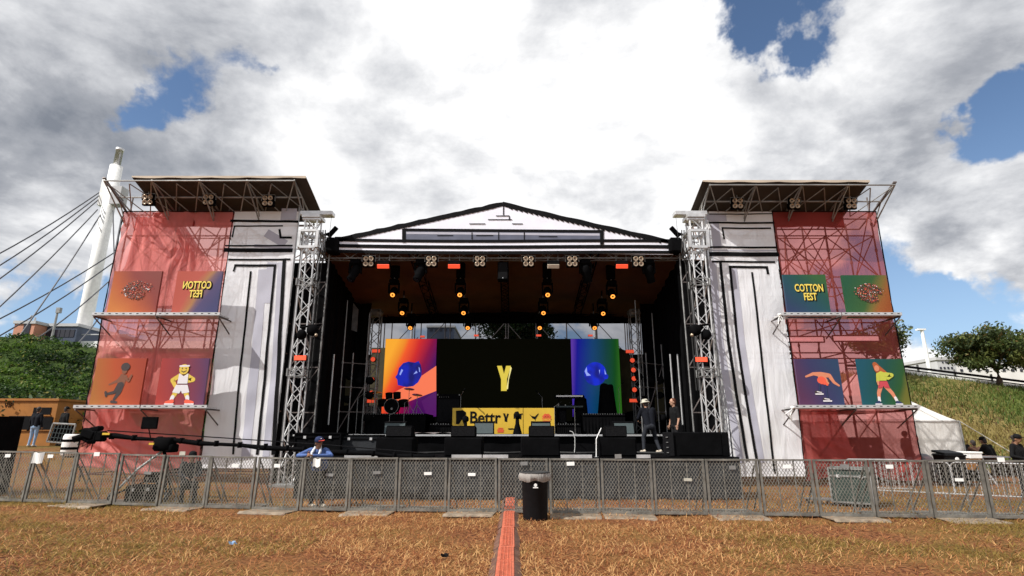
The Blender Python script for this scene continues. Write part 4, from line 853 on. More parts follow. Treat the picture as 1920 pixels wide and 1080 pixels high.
def figure(t_, d_, cx, cz, sc_, parts):
    """a printed cut-out figure made of tapered strokes and patches"""
    by = {}
    for i, (k, kind, data) in enumerate(parts):
        mb = by.setdefault(k, MB()); off = .004+.0016*i; q = lambda x, z: (cx+x*sc_, d_-off, cz+z*sc_)
        if kind == 's':                       # stroke: points with widths
            for (x0, z0, w0), (x1, z1, w1) in zip(data, data[1:]):
                L_ = math.hypot(x1-x0, z1-z0) or 1; nx, nz_ = -(z1-z0)/L_, (x1-x0)/L_
                mb.poly([q(x0+nx*w0, z0+nz_*w0), q(x1+nx*w1, z1+nz_*w1), q(x1-nx*w1, z1-nz_*w1), q(x0-nx*w0, z0-nz_*w0)][::-1]); 
            for j, (x, z, w) in enumerate(data): mb.poly([(cx+(x+w*math.cos(a))*sc_, d_-off-.0004-.0001*j, cz+(z+w*math.sin(a))*sc_) for a in np.linspace(0, -2*PI, 9)[:-1]][::-1])
        elif kind == 'e': x, z, rx, rz = data; mb.poly([q(x+rx*math.cos(a), z+rz*math.sin(a)) for a in np.linspace(0, 2*PI, 17)[:-1]])
        else: mb.poly([q(x, z) for x, z in data])
    for k, mb in by.items(): mb.build('figure_print', k, t_)
# left tower
t_, d_ = panel('rust orange panel with a crowd picture, upper outer panel of the left tower', -13.5, -11.88, 5.43, 6.96, 'pA', 0); mosaic(t_, d_, -12.62, 6.3, .45, .32, 1)
t_, d_ = panel('red and blue panel with mirrored yellow lettering on the left tower', -11.35, -9.83, 5.43, 6.96, 'pB', 0); fest(t_, d_, -10.62, 6.30, -1)
t_, d_ = panel('amber panel with a dark running figure on the left tower', -13.5, -11.9, 2.45, 4.0, 'pC', 0)
figure(t_, d_, -12.62, 2.57, .86, [('f_brown', 's', [(-.40, .68, .03), (-.1, .82, .06), (.02, .95, .09)]), ('f_brown', 'p', [(-.10, .66), (.16, .62), (.22, 1.02), (-.02, 1.08), (-.12, .85)]), ('f_dark', 's', [(.04, .66, .12), (.02, .40, .08), (-.12, .14, .05)]),
  ('f_dark', 's', [(.0, .66, .11), (-.14, .40, .06), (-.42, .33, .045)]), ('f_dark', 's', [(-.20, .05, .05), (-.02, .03, .04)]), ('f_dark', 's', [(-.48, .40, .045), (-.44, .26, .04)]), ('f_brown', 's', [(.15, .95, .06), (.30, .82, .05), (.38, 1.02, .035)]), ('f_brown', 'e', (.09, 1.2, .10, .13)), ('f_dark', 'e', (.10, 1.34, .165, .155))])
t_, d_ = panel('red to plum panel with a yellow-skinned figure in white sportswear', -11.4, -9.86, 2.45, 4.0, 'pD', 0)
YS = [('f_yellow', 's', [(-.12, 1.0, .08), (-.36, .84, .075), (-.22, .62, .06)]), ('f_yellow', 's', [(.12, 1.0, .08), (.36, .86, .08), (.12, .80, .07)]), ('f_yellow', 's', [(-.14, .50, .09), (-.28, .22, .07)]), ('f_yellow', 's', [(.14, .50, .09), (.26, .22, .07)]), ('f_white', 's', [(-.26, .26, .07), (-.30, .14, .06)]), ('f_white', 's', [(.25, .26, .07), (.28, .14, .06)]),
  ('f_white', 'p', [(-.20, .68), (.20, .68), (.30, .42), (.05, .38), (0, .48), (-.05, .38), (-.30, .42)]), ('f_white', 'p', [(-.17, .72), (.19, .72), (.17, 1.08), (.02, .98), (-.15, 1.08)]), ('f_coral', 's', [(-.46, .07, .05), (-.26, .11, .075)]), ('f_coral', 's', [(.46, .07, .05), (.24, .11, .075)]), ('f_white', 's', [(-.50, .02, .02), (-.2, .02, .02)]), ('f_white', 's', [(.50, .02, .02), (.2, .02, .02)]),
  ('f_yellow', 'e', (0, 1.22, .17, .18)), ('f_white', 's', [(-.15, 1.33, .03), (.16, 1.34, .03)]), ('f_dark', 's', [(-.08, 1.16, .012), (.0, 1.12, .016), (.09, 1.17, .012)]), ('f_dark', 'e', (-.06, 1.25, .02, .025)), ('f_dark', 'e', (.07, 1.25, .02, .025))]
figure(t_, d_, -10.62, 2.52, .92, YS)
# right tower
t_, d_ = panel('navy and green panel with yellow festival lettering on the right tower', 9.18, 10.62, 5.35, 6.84, 'pE', 1); fest(t_, d_, 10.0, 6.2, 1)
t_, d_ = panel('green to orange panel with a crowd picture on the right tower', 11.17, 12.68, 5.35, 6.82, 'pF', 1); mosaic(t_, d_, 12.0, 6.2, .42, .33, 2)
t_, d_ = panel('plum to navy panel with a figure leaning forward with arms spread', 9.2, 10.62, 2.45, 3.98, 'pG', 1)
figure(t_, d_, 10.0, 2.55, .84, [('f_peach', 's', [(-.60, 1.02, .035), (-.3, 1.13, .06), (.0, 1.10, .10), (.3, 1.06, .08), (.45, .80, .055), (.62, .68, .035)]), ('f_peach', 's', [(-.05, 1.08, .12), (.10, .90, .10), (.2, .78, .06)]), ('f_coral', 'e', (-.02, .88, .17, .15)), ('f_coral', 's', [(.0, .85, .11), (.17, .72, .05)]), ('f_dark', 'e', (.26, .86, .05, .05)), ('f_dark', 's', [(-.28, .42, .07), (-.10, .40, .05)]), ('f_white', 's', [(-.32, .36, .025), (-.04, .36, .025)]), ('f_white', 's', [(-.25, .45, .02), (-.1, .42, .018)]),
  ('f_dark', 's', [(-.02, .16, .07), (.18, .14, .05)]), ('f_white', 's', [(-.06, .10, .025), (.24, .10, .025)]), ('f_white', 's', [(.0, .19, .02), (.17, .16, .018)]), ('f_navy', 's', [(-.12, .75, .025), (-.18, .48, .02)]), ('f_navy', 's', [(.1, .7, .02), (.1, .22, .018)])])
t_, d_ = panel('teal and green panel with a long-haired figure in a lime jacket', 11.22, 12.72, 2.45, 3.98, 'pH', 1)
figure(t_, d_, 11.94, 2.52, .90, [('f_peach', 's', [(-.08, .66, .08), (-.20, .40, .065), (-.22, .18, .05)]), ('f_peach', 's', [(.08, .66, .08), (.28, .40, .065), (.38, .18, .05)]), ('f_white', 's', [(-.22, .24, .05), (-.22, .12, .05)]), ('f_white', 's', [(.36, .24, .05), (.40, .12, .05)]), ('f_navy', 's', [(-.24, .08, .06), (-.34, .05, .04)]), ('f_navy', 's', [(.40, .08, .06), (.52, .05, .045)]), ('f_white', 's', [(-.16, .02, .018), (-.38, .02, .018)]), ('f_white', 's', [(.34, .02, .018), (.58, .02, .018)]), ('f_pinkr', 'p', [(-.18, .82), (.16, .82), (.22, .58), (.04, .60), (0, .66), (-.04, .60), (-.20, .58)]), ('f_ginger', 's', [(-.18, 1.42, .09), (-.10, 1.25, .14), (.10, 1.08, .12)]),
  ('f_lime', 'p', [(-.18, .84), (.14, .84), (.20, 1.10), (-.02, 1.18), (-.16, 1.1)]), ('f_lime', 's', [(.14, 1.06, .08), (.36, 1.04, .07), (.20, .92, .055)]), ('f_lime', 's', [(-.14, 1.06, .06), (-.18, .80, .05)]), ('f_peach', 's', [(-.18, .80, .04), (-.18, .70, .03)]), ('f_peach', 'e', (-.14, 1.28, .09, .11))])
M['lightbox'] = mat('lit_white_box', (.8, .8, .8), .5, 0, 0, 3, emit=.8, ecol=(1, .95, .95))  # no lamp: glow added so the shaded strips behind the scrim look bright
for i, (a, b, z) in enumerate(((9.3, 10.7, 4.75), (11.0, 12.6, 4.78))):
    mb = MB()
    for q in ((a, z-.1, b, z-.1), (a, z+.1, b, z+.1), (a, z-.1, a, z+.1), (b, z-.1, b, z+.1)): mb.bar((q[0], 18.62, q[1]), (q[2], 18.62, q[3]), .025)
    mb.box(((a+b)/2, 18.64, z), (b-a, .02, .17), k=1); o_ = mb.build('light_box', ['pipe', 'lightbox'], None, off=((a+b)/2, 18.6, z)); tag(o_, ('framed white strip with added glow behind the right scrim beside the column banner', 'framed white strip with added glow behind the right scrim near its outer edge')[i], 'added glow strip')

# ------------------------------------------------------------------ stage lights
def lit(o_name, lensmat, label, group):
    """moving head: base box, yoke, round head and lens, hanging head down from z=0"""
    t_ = proto('moving_head', label, 'stage light', group)
    mb = MB(); mb.box((0, 0, -.10), (.34, .34, .16), bev=.03); mb.build('base', 'blackp', t_)
    mb = MB(); mb.box((-.19, 0, -.36), (.05, .14, .42), bev=.02); mb.box((.19, 0, -.36), (.05, .14, .42), bev=.02); mb.box((0, 0, -.20), (.42, .16, .05), bev=.02); mb.build('yoke', 'blackp', t_)
    mb = MB(); ax = Vector((0, -.75, -.66)); mb.lathe([(.08, -.22), (.14, -.18), (.15, 0), (.145, .16), (.13, .22)], (0, 0, -.52), 16, axis=ax); hd = mb.build('head', 'blackp', t_, True)
    mb = MB(); a_ = ax.normalized(); c_ = Vector((0, 0, -.52))+a_*.225
    mb.lathe([(.040, 0), (.086, 0), (.086, .012), (.040, .012), (.040, 0)], c_, 16, axis=ax, cap=False); mb.build('lens_ring', lensmat, hd)
    mb = MB(); mb.lathe([(.042, -.01), (.042, 0.005)], c_, 12, axis=ax); mb.build('lens', 'glass', hd)
    mb = MB(); mb.bar((0, 0, 0), (0, 0, .12), .03); mb.build('clamp', 'alu_dull', t_); return t_
pw = lit('moving_head', 'lamp', 'x', 'orange-lit moving lights under the roof'); 
spots = []
names = ['front row, left outer', 'front row, left inner', 'front row, right inner', 'front row, right outer']
A_ = [(736, 553, 20.2), (862, 553, 20.2), (1027, 553, 20.2), (1149, 556, 20.2), (754, 587, 22.0), (869, 587, 22.0), (1019, 587, 22.0), (1131, 588, 22.0), (769, 615, 23.3), (877, 615, 23.3), (1012, 615, 23.3), (1115, 615, 23.3)]
LB = ['glowing moving light high at the left under the roof, on a thick black drop pole', 'glowing moving light high above the left end of the black screen', 'glowing moving light high above the right part of the black screen', 'glowing moving light high at the right under the roof',
 'small glowing moving light at roof height, above the orange screen', 'small glowing moving light at the roof edge, left of the tree', 'small glowing moving light at the roof edge, right of the tree', 'small glowing moving light at the roof edge, above the green screen',
 'glowing moving light just over the top edge of the orange screen', 'glowing moving light just over the black screen, left of the tree', 'glowing moving light just over the black screen, in front of the tree crown', 'glowing moving light just over the blue screen beside the white pole']
sp_l = []
for (px, py, d_), lb in zip(A_, LB):
    q = P(px, py, d_); sp_l.append(((q.x, d_+.17, q.z+.67), 0, lb))
heads = places(pw, sp_l, 'glowing moving lights under the roof')
for i, ((px, py, d_), o_) in enumerate(zip(A_, heads)):     # drop poles from the roof
    q = o_.location; mb = MB(); zt = roofz(q.y)-.05
    mb.bar((q.x, q.y, q.z+.10), (q.x, q.y, zt), .045 if i < 4 else .03)
    if i < 4: mb.box((q.x, q.y+.05, q.z+.35), (.34, .22, .62), bev=.05); 
    o2_ = mb.build('drop_pole', 'blackp', None, off=(q.x, q.y, q.z)); tag(o2_, 'black drop pole of the '+LB[i].split(',')[0].replace('just ', '').replace('glowing ', ''), 'drop pole', 'drop poles under the roof')
for (px, py, lb) in ((1040, 628, 'red strobe at the bottom of the tree crown'),): pass
# unlit moving heads on the front truss, pointing down
pk = proto('profile_light', 'x', 'stage light', 'unlit black moving lights on the front truss')
mb = MB(); mb.box((0, 0, -.10), (.36, .3, .18), bev=.03); mb.build('base', 'blackp', pk)
mb = MB(); mb.box((-.2, 0, -.33), (.06, .15, .40), bev=.02); mb.box((.2, 0, -.33), (.06, .15, .40), bev=.02); mb.box((0, 0, -.18), (.44, .14, .08)); mb.build('yoke', 'blackp', pk)
mb = MB(); mb.lathe([(.12, .2), (.16, .12), (.17, -.1), (.14, -.25), (.15, -.42), (.13, -.44)], (0, 0, -.42), 14, axis=(.25, .35, .9)); hd = mb.build('head', 'blackp', pk, True)
mb = MB(); mb.lathe([(.10, -.455), (.10, -.445)], (0, 0, -.42), 12, axis=(.25, .35, .9)); mb.build('lens', 'glass', hd)
ks = [(668, -.4, 'black moving light tilted right at the left end of the front truss'), (790, -.3, 'black moving light between the two left lamp blocks'), (1097, .3, 'black moving light between the right lamp blocks'), (1215, .5, 'black moving light at the right end of the front truss')]
places(pk, [((P(px, 485, 18.95).x, 18.95, 7.72), (0, 0, PI if px > 900 else 0), lb) for px, rz, lb in ks], 'unlit black moving lights on the front truss')
# four cell blinders
def blinder():
    t_ = proto('blinder', 'x', 'lamp block')
    mb = MB(); mb.box((0, .03, -.22), (.42, .14, .42), bev=.02); mb.build('housing', 'blackp', t_)
    for sx in (-1, 1):
        for sz in (-1, 1):
            mb = MB(); mb.lathe([(.085, .0), (.088, .03), (.07, .03), (.05, .012), (.0005, .006)], (sx*.095, -.04, -.22+sz*.095), 14, axis=(0, -1, 0), cap=False); cell = mb.build('lamp_cell', 'lens', t_, True)
            mb = MB(); mb.ball((sx*.095, -.058, -.22+sz*.095), .022, 8, 6); mb.build('bulb', 'glass', cell)
    mb = MB(); mb.tube([(-.24, 0, -.22), (-.24, 0, .0), (.24, 0, .0), (.24, 0, -.22)], .014, 5); mb.bar((0, 0, 0), (0, 0, .10), .02); mb.build('bracket', 'alu_dull', t_); return t_
bl = blinder(); bs = []
for px, lb in ((691, 'four-lamp block at the left end of the front truss'), (809, 'four-lamp block second from the left on the front truss'), (900, 'four-lamp block left of the hanging centre speaker'), (991, 'four-lamp block right of the hanging centre speaker'), (1073, 'four-lamp block second from the right on the front truss'), (1197, 'four-lamp block at the right end of the front truss')):
    q = P(px, 490, 18.7); bs.append(((q.x, 18.7, q.z+.22), (R(8), 0, 0), lb))
for px, py, lb in ((277, 374, 'four-lamp block at the outer end of the left canopy'), (391, 374, 'four-lamp block in the middle of the left canopy'), (502, 376, 'four-lamp block at the inner end of the left canopy'), (1383, 381, 'four-lamp block at the inner end of the right canopy'), (1490, 381, 'four-lamp block in the middle of the right canopy'), (1596, 381, 'four-lamp block at the outer end of the right canopy')):
    q = P(px, py, 18.0); bs.append(((q.x, 18.0, q.z+.22), (R(10), 0, 0), lb))
places(bl, bs, 'four-lamp blocks on the front trusses')
# flood lights with a wide flat face
def flood(lm):
    t_ = proto('flood_light', 'x', 'flood light'); mb = MB(); mb.tube([(-.18, 0, -.32), (-.18, 0, .0), (.18, 0, 0), (.18, 0, -.32)], .018, 5); mb.build('bracket', 'alu_dull', t_)
    mb = MB(); mb.box((0, 0, -.38), (.44, .26, .16), Matrix.Rotation(R(-12), 3, 'X'), bev=.02); mb.build('housing', 'blackp', t_)
    mb = MB(); mb.box((0, -.10, -.50), (.42, .05, .15), Matrix.Rotation(R(25), 3, 'X'), bev=.01); mb.build('face', lm, t_); return t_
f1 = flood('orange'); fl_ = []
for px, lb in ((720, 'orange-lit flood light on the left part of the front truss'), (852, 'orange-lit flood light left of centre on the front truss'), (1165, 'orange-lit flood light on the right part of the front truss')):
    q = P(px, 495, 18.75); fl_.append(((q.x, 18.75, q.z+.38), 0, lb))
places(f1, fl_, 'flood lights on the front truss')
f2 = flood('canopytop'); q = P(1037, 495, 18.75); put(f2, (q.x, 18.75, q.z+.38)); tag(f2, 'unlit beige flood light right of centre on the front truss')
# hanging centre speaker
t_ = thing('hanging_speaker', 'slim black speaker hanging at the centre of the front truss', 'speaker', (P(943, 500, 19.1).x, 19.1, 7.1))
x = P(943, 500, 19.1).x; mb = MB(); mb.box((x, 19.1, 7.30), (.38, .36, .68), bev=.03); mb.build('cabinet', 'blackp', t_); mb = MB(); mb.box((x, 18.91, 7.30), (.32, .01, .60)); mb.build('grille', 'grille', t_); mb = MB(); mb.box((x, 18.9, 7.02), (.03, .02, .03)); mb.build('badge', 'alu', t_)
# orange strobes on the towers
st_ = proto('strobe', 'x', 'strobe light'); mb = MB(); mb.box((0, .05, 0), (.40, .10, .17), bev=.015); mb.build('housing', 'blackp', st_); mb = MB(); mb.box((0, -.008, 0), (.38, .02, .15)); mb.build('face', 'orange', st_)
SS = []
for px, py, d_, lb, s_ in ((563, 671, 17.85, 'orange strobe on the front left truss tower', 1.0), (1315, 674, 17.85, 'orange strobe on the front right truss tower', 1.0), (705, 658, 23.4, 'orange strobe high on the rear left truss', .9), (696, 752, 23.4, 'orange strobe low on the rear left truss', .9), (1181, 659, 23.4, 'orange strobe high on the rear right truss', .9), (1188, 751, 23.4, 'orange strobe low on the rear right truss', .9), (1010, 629, 23.0, 'small red strobe under the tree crown at the screen top', .55), (1107, 629, 23.0, 'small red strobe at the top of the blue screen', .5), (792, 631, 23.0, 'small red strobe at the top of the orange screen', .5), (893, 629, 23.0, 'small red strobe at the top of the black screen', .5)):
    q = P(px, py, d_); SS.append((tuple(q), 0, lb, s_))
places(st_, SS, 'orange strobes on the stage trusses')
rp_ = proto('par_lamp', 'x', 'par lamp'); mb = MB(); mb.lathe([(.06, 0), (.12, .1), (.12, .26)], (0, .2, 0), 12, axis=(0, -1, 0)); mb.build('can', 'blackp', rp_, True); mb = MB(); mb.lathe([(.105, 0), (.105, .01)], (0, -.065, 0), 12, axis=(0, -1, 0)); mb.build('lens', 'orange', rp_)
RR = []
for px, py, lb in ((700, 674, 'round orange lamp uppermost on the rear left truss'), (698, 712, 'round orange lamp in the middle of the rear left truss'), (697, 737, 'round orange lamp lowest on the rear left truss'), (1185, 676, 'round orange lamp uppermost on the rear right truss'), (1187, 694, 'round orange lamp second from the top on the rear right truss'), (1188, 710, 'round orange lamp third from the top on the rear right truss'), (1189, 731, 'round orange lamp lowest on the rear right truss')):
    q = P(px, py, 23.4); RR.append((tuple(q), 0, lb, .95))
places(rp_, RR, 'round orange lamps on the rear trusses')
# side light ladders with bright tubes in the wings
tb = proto('light_tube', 'x', 'light tube'); mb = MB(); mb.bar((0, 0, .3), (0, 0, 2.72), .030, 8); mb.build('tube', 'alu', tb); mb = MB(); mb.lathe([(.2, 0), (.2, .03), (.03, .05), (.03, .32)], n=12); mb.build('foot', 'blackp', tb)
TT = []
for px, lb in ((590, 'upright silver tube nearest the left truss tower'), (604, 'upright silver tube in the middle of the left wing'), (620, 'upright silver tube at the inner side of the left wing'), (1262, 'upright silver tube at the inner side of the right wing'), (1276, 'upright silver tube in the middle of the right wing'), (1291, 'upright silver tube nearest the right truss tower')):
    q = P(px, 740, 20.2); TT.append(((q.x, 20.2, 1.6), 0, lb, (1, 1, 1.05)))
places(tb, TT, 'silver tubes in the stage wings')
for sx_, lb in ((-1, 'left'), (1, 'right')):
    for j, x in enumerate(((-6.15, -5.75) if sx_ < 0 else (5.55, 5.2))):
        t_ = thing('side_light_stand', 'black stand of small side lights in the %s wing, %s' % (lb, ('outer one', 'inner one')[j]), 'light stand', (x, 21.3, 1.6))
        mb = MB(); mb.bar((x, 21.3, 1.6), (x, 21.3, 4.3-.4*j), .03); mb.lathe([(.25, 0), (.25, .03), (.03, .06)], (x, 21.3, 1.6), 12); mb.build('pole', 'blackp', t_)
        for k, z in enumerate((2.3, 3.0, 3.7)):
            mb = MB(); mb.bar((x-.25, 21.25, z), (x+.25, 21.25, z), .02); mb.lathe([(.08, 0), (.14, .08), (.15, .28)], (x+.2*(-1)**k, 21.35, z-.1), 12, axis=(-sx_*.5, -.8, -.1)); mb.lathe([(.08, 0), (.13, .08), (.13, .24)], (x-.2*(-1)**k, 21.35, z+.05), 12, axis=(-sx_*.7, -.6, -.1)); mb.build('spot', 'blackp', t_, True)
for x, s_, lb in ((-6.62, 1, 'black clamp lamp with pale lens on the left truss tower'), (6.1, -1, 'black clamp lamp with pale lens on the right truss tower')):
    t_ = thing('clamp_lamp', lb, 'lamp', (x, 17.9, 4.9)); mb = MB(); mb.bar((x-.35, 17.75, 5.0), (x+.35, 17.75, 5.1), .035); mb.ball((x+s_*.1, 17.7, 4.9), (.2, .16, .2), 12, 8); mb.ball((x-s_*.25, 17.7, 4.75), (.16, .15, .18), 12, 8); mb.build('body', 'blackp', t_, True); mb = MB(); mb.ball((x+s_*.26, 17.6, 4.72), .055, 8, 6); mb.build('lens', 'lens', t_, True)

# ------------------------------------------------------------------ crowd barriers with diamond mesh
def fy(x): return 12.35 - .085*x
FA = math.atan(-.085)
M['mesh'] = mat('weathered_mesh_wire', (.20, .19, .165), .55, .3, .3, 5)
def barrier(plate):
    t_ = proto('crowd_barrier', 'x', 'crowd barrier'); W_, H_ = 1.06, 1.115
    mb = MB()
    for x in (.025, W_-.025): mb.box((x, 0, H_/2+.02), (.045, .045, H_-.04))
    mb.box((W_/2, 0, H_), (W_, .05, .035)); mb.box((W_/2, 0, .07), (W_-.08, .04, .05)); mb.build('frame', 'fence', t_)
    for f in (.345, .665): mb = MB(); mb.bar((W_*f, .012, .09), (W_*f, .012, H_-.02), .013); mb.build('inner_bar', 'fence', t_)
    mb = MB(); p_, an = .056, R(57); dx = 1/math.tan(an); x0, x1, z0, z1 = .05, W_-.05, .095, H_-.018; hw = .0052
    for sgn in (1, -1):
        c = -3.0
        while c < 3.0:
            # line x = c + sgn*(z-z0)*dx
            za, zb = z0, z1
            for lim in (x0, x1):
                zt = z0 + (lim-c)/(sgn*dx)
                if (lim == x0) == (sgn > 0): za = max(za, zt)
                else: zb = min(zb, zt)
            if zb-za > .01:
                a = (c+sgn*(za-z0)*dx, za); b = (c+sgn*(zb-z0)*dx, zb); y = -.004*sgn; nx = hw*math.sin(an); nz_ = -hw*math.cos(an)*sgn
                mb.poly([(a[0]-nx, y, a[1]-nz_), (b[0]-nx, y, b[1]-nz_), (b[0]+nx, y, b[1]+nz_), (a[0]+nx, y, a[1]+nz_)])
            c += p_/math.sin(an)
    mb.build('mesh_panel', 'mesh', t_)
    mb = MB(); mb.box((W_*.52, -.03, .985), (.155, .008, .075)); mb.build('sign_plate', 'whitep', t_)
    for x in (.06, W_-.06): mb = MB(); mb.bar((x, .03, 1.0), (x, .78, .05), .016); mb.build('brace', 'fence', t_)
    mb = MB(); mb.box((W_/2, .45, .03), (W_-.02, .85, .012)); mb.build('rear_plate', 'fence', t_)
    if plate:
        mb = MB(); mb.box((W_/2, -.26, .035), (W_-.03, .50, .016)); mb.poly([(.02, -.51, .045), (W_-.02, -.51, .045), (W_-.02, -.60, .0), (.02, -.60, .0)][::-1], (0, 0, .01)); mb.build('front_plate', 'plate', t_)
    return t_
M['plate'] = mat('dusty_tread_plate', (.23, .18, .13), .6, .25, .35, 7, .5, 60)
M['bagwhite'] = mat('yellowed_sign_card', (.42, .40, .34), .7, 0, .2, 20)
b0, b1 = barrier(False), barrier(True); ords = {1: 'first', 2: 'second', 3: 'third', 4: 'fourth', 5: 'fifth', 6: 'sixth', 7: 'seventh', 8: 'eighth', 9: 'ninth', 10: 'tenth', 11: 'eleventh', 12: 'twelfth'}
plates = {-10, -8, -6, -4, -2, 0, 1, 3, 5, 7, 9}; used = {True: 0, False: 0}
for k in range(-13, 10):
    pl = k in plates; o_ = (b1 if pl else b0); x = .79 + 1.085*k*math.cos(FA)
    if used[pl]: o_ = copy_tree(o_)
    used[pl] = 1; zl = terr(x+.5, fy(x+.5), False); put(o_, (x, fy(x), zl-.01), 0, (R(random.uniform(-2, 2)), R(random.uniform(-.6, .6)) + (R(.6) if x < -4 else 0), FA + R(random.uniform(-.8, .8))))
    kk = k+1
    lb = 'mesh barrier panel directly behind the black bin' if kk == 0 else 'mesh barrier panel, %s to the %s of the black bin%s' % (ords.get(abs(kk), 'last'), 'right' if kk > 0 else 'left', ', with tread plate in front' if pl else '')
    tag(o_, lb, None, 'mesh crowd barriers in a row across the field')
    for ch in [c for c in bpy.data.objects if c.parent == o_ and c.name.startswith('sign_plate')]:
        rs = random.Random(k*7+1); ch.location = (rs.uniform(-.12, .10), -.004, rs.uniform(-.045, .035)); sx = rs.uniform(.85, 1.12); ch.scale = (sx, 1, rs.choice([.8, 1, 1.15])); ch.rotation_euler = (0, R(rs.uniform(-2.5, 2.5)), 0)
        if rs.random() < .45: ch.data = ch.data.copy(); ch.data.materials[0] = M['bagwhite' if rs.random() < .5 else 'alu_dull']

# ------------------------------------------------------------------ cable ramp
rp = thing('cable_ramp', 'orange cable ramp running over the straw from the camera to the stage', 'cable ramp', (-.08, 8, 0)); M['rampo'] = mat('dusty_orange_rubber', (.46, .115, .06), .7, 0, .22, 12, .3, 60); M['rampe'] = mat('muddy_ramp_edge', (.12, .055, .035), .85, 0, .4, 9, .4, 40)
y = 3.2; i = 0
while y < 14.5:
    L_ = .90; xc = -.083 + (y-7.2)*.0055; zb = terr(xc, y, True)+.012; mb = MB(); a = .002*((-1)**i)
    mb.box((xc+a, y+L_/2, zb+.025), (.225, L_-.012, .05), bev=.008)
    for dx in (-.07, -.025, .025, .07): mb.box((xc+a+dx, y+L_/2, zb+.054), (.012, L_-.05, .008))
    for q in range(18): mb.box((xc+a, y+.03+q*.049, zb+.0535), (.16, .012, .005))
    mb.build('lid_segment', 'rampo', rp)
    mb = MB()
    for s_ in (-1, 1): mb.poly([(xc+s_*.115, y, zb+.046), (xc+s_*.115, y+L_-.01, zb+.046), (xc+s_*.20, y+L_-.01, zb-.012), (xc+s_*.20, y, zb-.012)] if s_ > 0 else [(xc+s_*.20, y, zb-.012), (xc+s_*.20, y+L_-.01, zb-.012), (xc+s_*.115, y+L_-.01, zb+.046), (xc+s_*.115, y, zb+.046)], (0, 0, -.01))
    mb.build('side_slope', 'rampe', rp); y += L_; i += 1

# ------------------------------------------------------------------ bin
bx, by = .46, 11.62; bn = thing('rubbish_bin', 'round black rubbish bin with a white liner folded over its rim', 'bin', (bx, by, 0)); M['liner'] = scrim('white_bin_liner', (.45, .42, .39), (.9, .9, .88), .12, .3, .06, 1.0); M['binp'] = mat('black_bin_plastic', (.006, .006, .007), .6, 0, .2, 8, spec=.15)
mb = MB(); mb.lathe([(.235, .0), (.245, .03), (.262, .78), (.278, .80), (.278, .84), (.262, .85), (.25, .85), (.24, .1)], (bx, by, 0), 36, cap=False); mb.build('body', 'binp', bn, True)
mb = MB(); mb.grid(lambda u, v: (bx+(.285+.018*math.sin(u*2*PI*9)*v+.03*math.sin(v*PI)+.012*math.sin(u*2*PI*23))*math.cos(u*2*PI), by+(.285+.018*math.sin(u*2*PI*9)*v+.03*math.sin(v*PI))*math.sin(u*2*PI), .885-.16*v-.02*math.sin(u*2*PI*5)*v), 96, 8); mb.build('liner', 'liner', bn, True)
mb = MB(); mb.lathe([(.30, .875), (.30, .895), (.24, .90), (.235, .7)], (bx, by, 0), 32, cap=False); mb.build('rim', 'rubber', bn, True)
mb = MB(); mb.lathe([(.032, -.263), (.032, -.268)], (bx+.0, by, .66), 16, axis=(0.0, -1, 0)); mb.v = [(v[0], v[1]-.53 if v[1] > by else v[1], v[2]) for v in mb.v]; mb.box((bx, by-.267, .615), (.10, .006, .02), k=0); mb.build('sticker', 'whitep', bn)

# ------------------------------------------------------------------ speakers, cases, band gear
def sub(label, px0, px1, d_=15.0, z=1.05):
    x0, x1 = P(px0, 840, d_).x, P(px1, 840, d_).x; xc = (x0+x1)/2; t_ = thing('subwoofer', label, 'subwoofer', (xc, d_, z), 'black subwoofers along the platform edge')
    mb = MB(); mb.box((xc, d_+.35, z+.24), (x1-x0, .7, .48), bev=.02); mb.build('cabinet', 'blackp', t_); mb = MB(); mb.box((xc, d_-.012, z+.24), (x1-x0-.08, .02, .40)); mb.build('grille', 'black', t_)
def fill(label, px0, px1, d_=15.1, z=1.535):
    x0, x1 = P(px0, 815, d_).x, P(px1, 815, d_).x; xc = (x0+x1)/2; t_ = thing('fill_speaker', label, 'speaker', (xc, d_, z), 'black fill speakers on the subwoofers')
    mb = MB(); mb.box((xc, d_+.22, z+.14), (x1-x0, .42, .28), Matrix.Rotation(R(-6), 3, 'X'), bev=.02); mb.build('cabinet', 'blackp', t_); mb = MB(); mb.box((xc, d_-.0, z+.15), (x1-x0-.06, .02, .23)); mb.build('grille', 'grille', t_)
for a, b, c_, e_, lb in ((704, 775, 723, 773, 'left end of the platform'), (833, 905, 845, 892, 'left part of the yellow board'), (977, 1050, 992, 1040, 'right part of the yellow board'), (1122, 1194, 1134, 1176, 'bent white handrail')):
    w_ = 'at the ' if 'end' in lb else ('beside the ' if 'rail' in lb else 'in front of the ')
    sub('wide black subwoofer '+w_+lb, a, b); fill('small black speaker on the subwoofer '+w_+lb, c_, e_)
d_ = 15.05; x0, x1 = P(1245, 840, d_).x, P(1368, 840, d_).x; t_ = thing('side_speaker', 'large black speaker lying on the right end of the front platform', 'speaker', ((x0+x1)/2, d_, 1.05)); mb = MB(); mb.box(((x0+x1)/2+.1, d_+.4, 1.36), (x1-x0-.2, .8, .62), bev=.02); mb.build('cabinet', 'blackp', t_)
mb = MB(); mb.box((x0+.12, d_-.02, 1.36), (.28, .03, .60), Matrix.Rotation(R(-8), 3, 'Z'), bev=.01)
mb.build('side_panel', 'grille', t_); mb = MB()
for z in (1.15, 1.28, 1.41, 1.54): mb.box((x0+.08, d_-.045, z), (.05, .02, .02)); 
mb.build('latch', 'alu_dull', t_); mb = MB(); mb.box((x0+.75+.2, d_-.01, 1.36), (x1-x0-.6, .02, .54)); mb.build('grille', 'black', t_)
